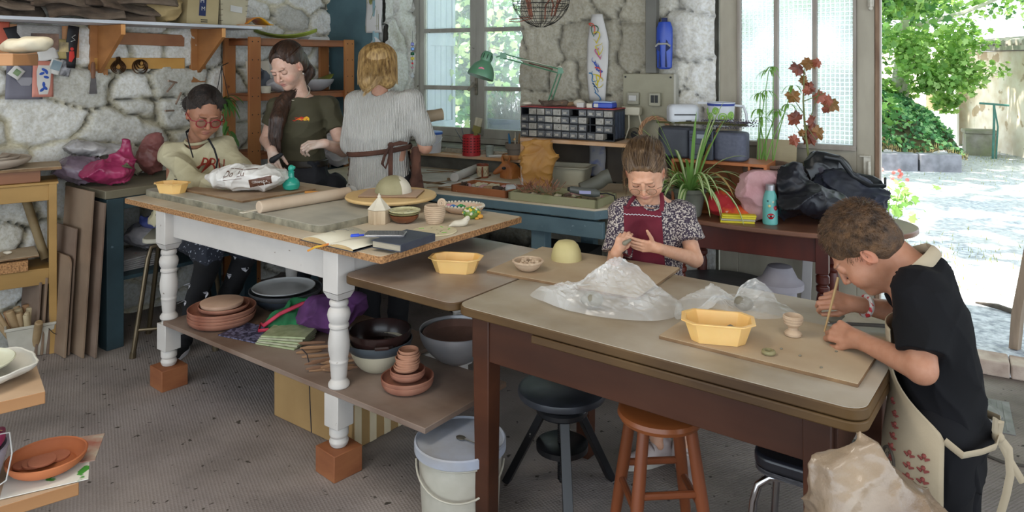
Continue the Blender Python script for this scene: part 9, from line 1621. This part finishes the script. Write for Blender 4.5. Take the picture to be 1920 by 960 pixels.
def apf(u,v):a=(u-.5)*3.5;w=1 if v<.60 else max(.36,1-.64*sstep(.60,.84,v)**.8);a*=w;z=-.22+.54*v;rx,ry=.148+.045*sstep(.70,.40,v),.120+.014*sstep(.7,.4,v);return tuple(Tt2@V3(rx*sin(a)*1.03,-.0+ry*cos(a)*1.02+.03*max(0,v-.75)+.0,z))
m=M();m.sheet(apf,40,40);ap=m.build('apron',bei,root,loc=-root.location,solid=.003);red=mat('faded_red_print','#7a3a35','#8d4a42',sc=12,rough=.9)
def onap(u,v,off=.003):p=Vector(apf(u,v));n=(p-Tt2@V3(0,0,-.22+.58*v));n.z=0;return p+n.normalized()*off
m=M()
for u0,n,v0 in((.09,10,.12),(.16,8,.20),(.27,6,.45)):
    for k in range(n):v=v0+k*.045;m.ball(onap(u0,v,.001),.0058,8);[m.tube([onap(u0+dx*.2,v-.012),onap(u0+dx,v-.005)],[.004,.002],5)for dx in(-.028,.028)]
tag(m.build('red_flower_print',red,ap,loc=None),kind='stuff')
m=M();gq=mat('grey_figure_print','#4b443c','#6d655a',sc=20,rough=.9);u0=.21;m.ball(onap(u0,.36),.016,10).ball(onap(u0,.395),.010,8).tube([onap(u0,.34),onap(u0+.01,.27),onap(u0-.01,.20)],[.014,.026,.03],8,flat=.35).tube([onap(u0-.04,.31),onap(u0,.27),onap(u0+.05,.30)],.007,6);m.build('seated_figure_print',gq,ap)
m=M();u0=.29;m.tube([onap(u0+.05*cos(a),.42+.055*sin(a))for a in lin(0,TAU,22)[:-1]],.004,5,closed=True);m.ball(onap(u0,.42),(.010,.010,.022),8);m.build('oval_bird_print',gq,ap)
m=M();wq=[Vector(apf(0,.6)),Tt2@V3(-.170,-.06,.085),Tt2@V3(-.135,-.095,.09),Tt2@V3(-.09,-.118,.09),Tt2@V3(0,-.122,.09),Tt2@V3(.09,-.115,.085),Tt2@V3(.15,-.07,.07),Vector(apf(1,.6))];m.tube(wq,.010,8,flat=.35);m.build('apron_tie',bei,root,loc=-root.location)
kx=Tt2@V3(-.03,-.120,.09);m=M();m.ball(kx,(.014,.014,.014),10);m.tube([kx,kx+V3(.0,-.01,.04),kx+V3(-.012,-.01,.05),kx+V3(-.01,-.005,.02),kx],.009,6,flat=.4).tube([kx,kx+V3(.025,0,-.03),kx+V3(.03,0,-.09),kx+V3(.02,0,-.14),kx+V3(.005,0,-.19)],.011,6,flat=.35).tube([kx,kx+V3(.03,0,-.06),kx+V3(.06,0,-.11)],.009,6,flat=.35);m.build('bow',bei,root,loc=-root.location)
m=M();m.tube([nb+V3(-.085,-.045,-.03),nb+V3(-.05,-.056,.02),nb+V3(-.005,-.05,.055),nb+V3(.03,-.02,.07),nb+V3(.035,.02,.065),nb+V3(.0,.06,.04),nb+V3(-.05,.06,.01)],.018,8,flat=.3);m.build('neck_strap',bei,root,loc=-root.location);m=M();m.tube([nb+V3(-.085,-.045,-.02),nb+V3(-.095,-.06,-.05),nb+V3(-.10,-.065,-.11),nb+V3(-.08,-.06,-.17)],.0035,6);m.build('neck_cord',wink,root,loc=-root.location)
hr=hairmat('short_brown_hair','#2a1a0e','#6b4c2e',(1,1,1),45,.9);f=Sdf();e=lambda c,r,k,op='+',rot=(0,0,0):f.ellr([q*hs for q in c],[q*hs for q in r],rot,k,op,T)
e((0,-.026,.046),(.083,.101,.090),.01);e((0,-.055,-.015),(.066,.062,.055),.03);e((0,.098,-.012),(.09,.062,.068),.008,'-');e((-.08,.004,-.020),(.02,.022,.032),.006,'-');e((.08,.004,-.020),(.02,.022,.032),.006,'-')
hh=cloth('hair',f,hr,root,.0035,((.0012,60,5,(1,1,1)),(.0008,200,6,(1,1,1))));m=M();rg=random.Random(3)
def f7(r,i,st):
    while 1:
        u=V3(r.gauss(0,1),r.gauss(0,1)-.25,r.gauss(0,1)+.35).normalized();c0=V3(u.x*.083,-.026+u.y*.101,.046+u.z*.090)
        if c0.y<.035+c0.z*.35 and c0.z>-.01:break
    d=(V3(u.x*.35,.55,-.25)+u*.9+V3(r.gauss(0,.10),r.gauss(0,.10),r.gauss(0,.10))).normalized()*(.011+.006*max(0,u.z));return[T@((c0+d*t-V3(0,0,.003*t*t))*hs)for t in lin(-.1,1,4)]
strands(m,1900,f7,.0008,3,rg,4);m.build('hair_strands',hr,hh)
m=M();wb_=WRr+V3(.03,.0,-.006);ax=(WRr-ERr).normalized();Tw=fr(wb_,ax,(0,0,1));m.tube([Tw@V3(.0265*cos(a),0,.0265*sin(a))for a in lin(0,TAU,25)[:-1]],.007,6,closed=True,flat=1.0);m.build('wristband',mat('white_red_wristband','#b5b0ab','#a8242c',sc=60,lo=.52,hi=.56,rough=.6),root,loc=-root.location)
m=M();s0,s1=P(1572,520,2.10),P(1546,622,2.09);m.tube([s0,s1],[.004,.0028],7);tag(m.build('wooden_skewer',mat('skewer','#a8895c','#b8996c')),'thin wooden skewer the boy holds upright over his clay','skewer')
f=Sdf();f.ell((0,0,.01),(.022,.016,.010)).cap((.01,0,.015),(.028,.005,.020),.009,.007,.004);f.noise=[(.003,110,-2,(1,1,1))];o=np_mesh('clay_lump',[f.mesh(.002)],wetc);o.location=G(1566,606,.771);tag(o,'small grey clay piece between the boy\'s hands','clay')
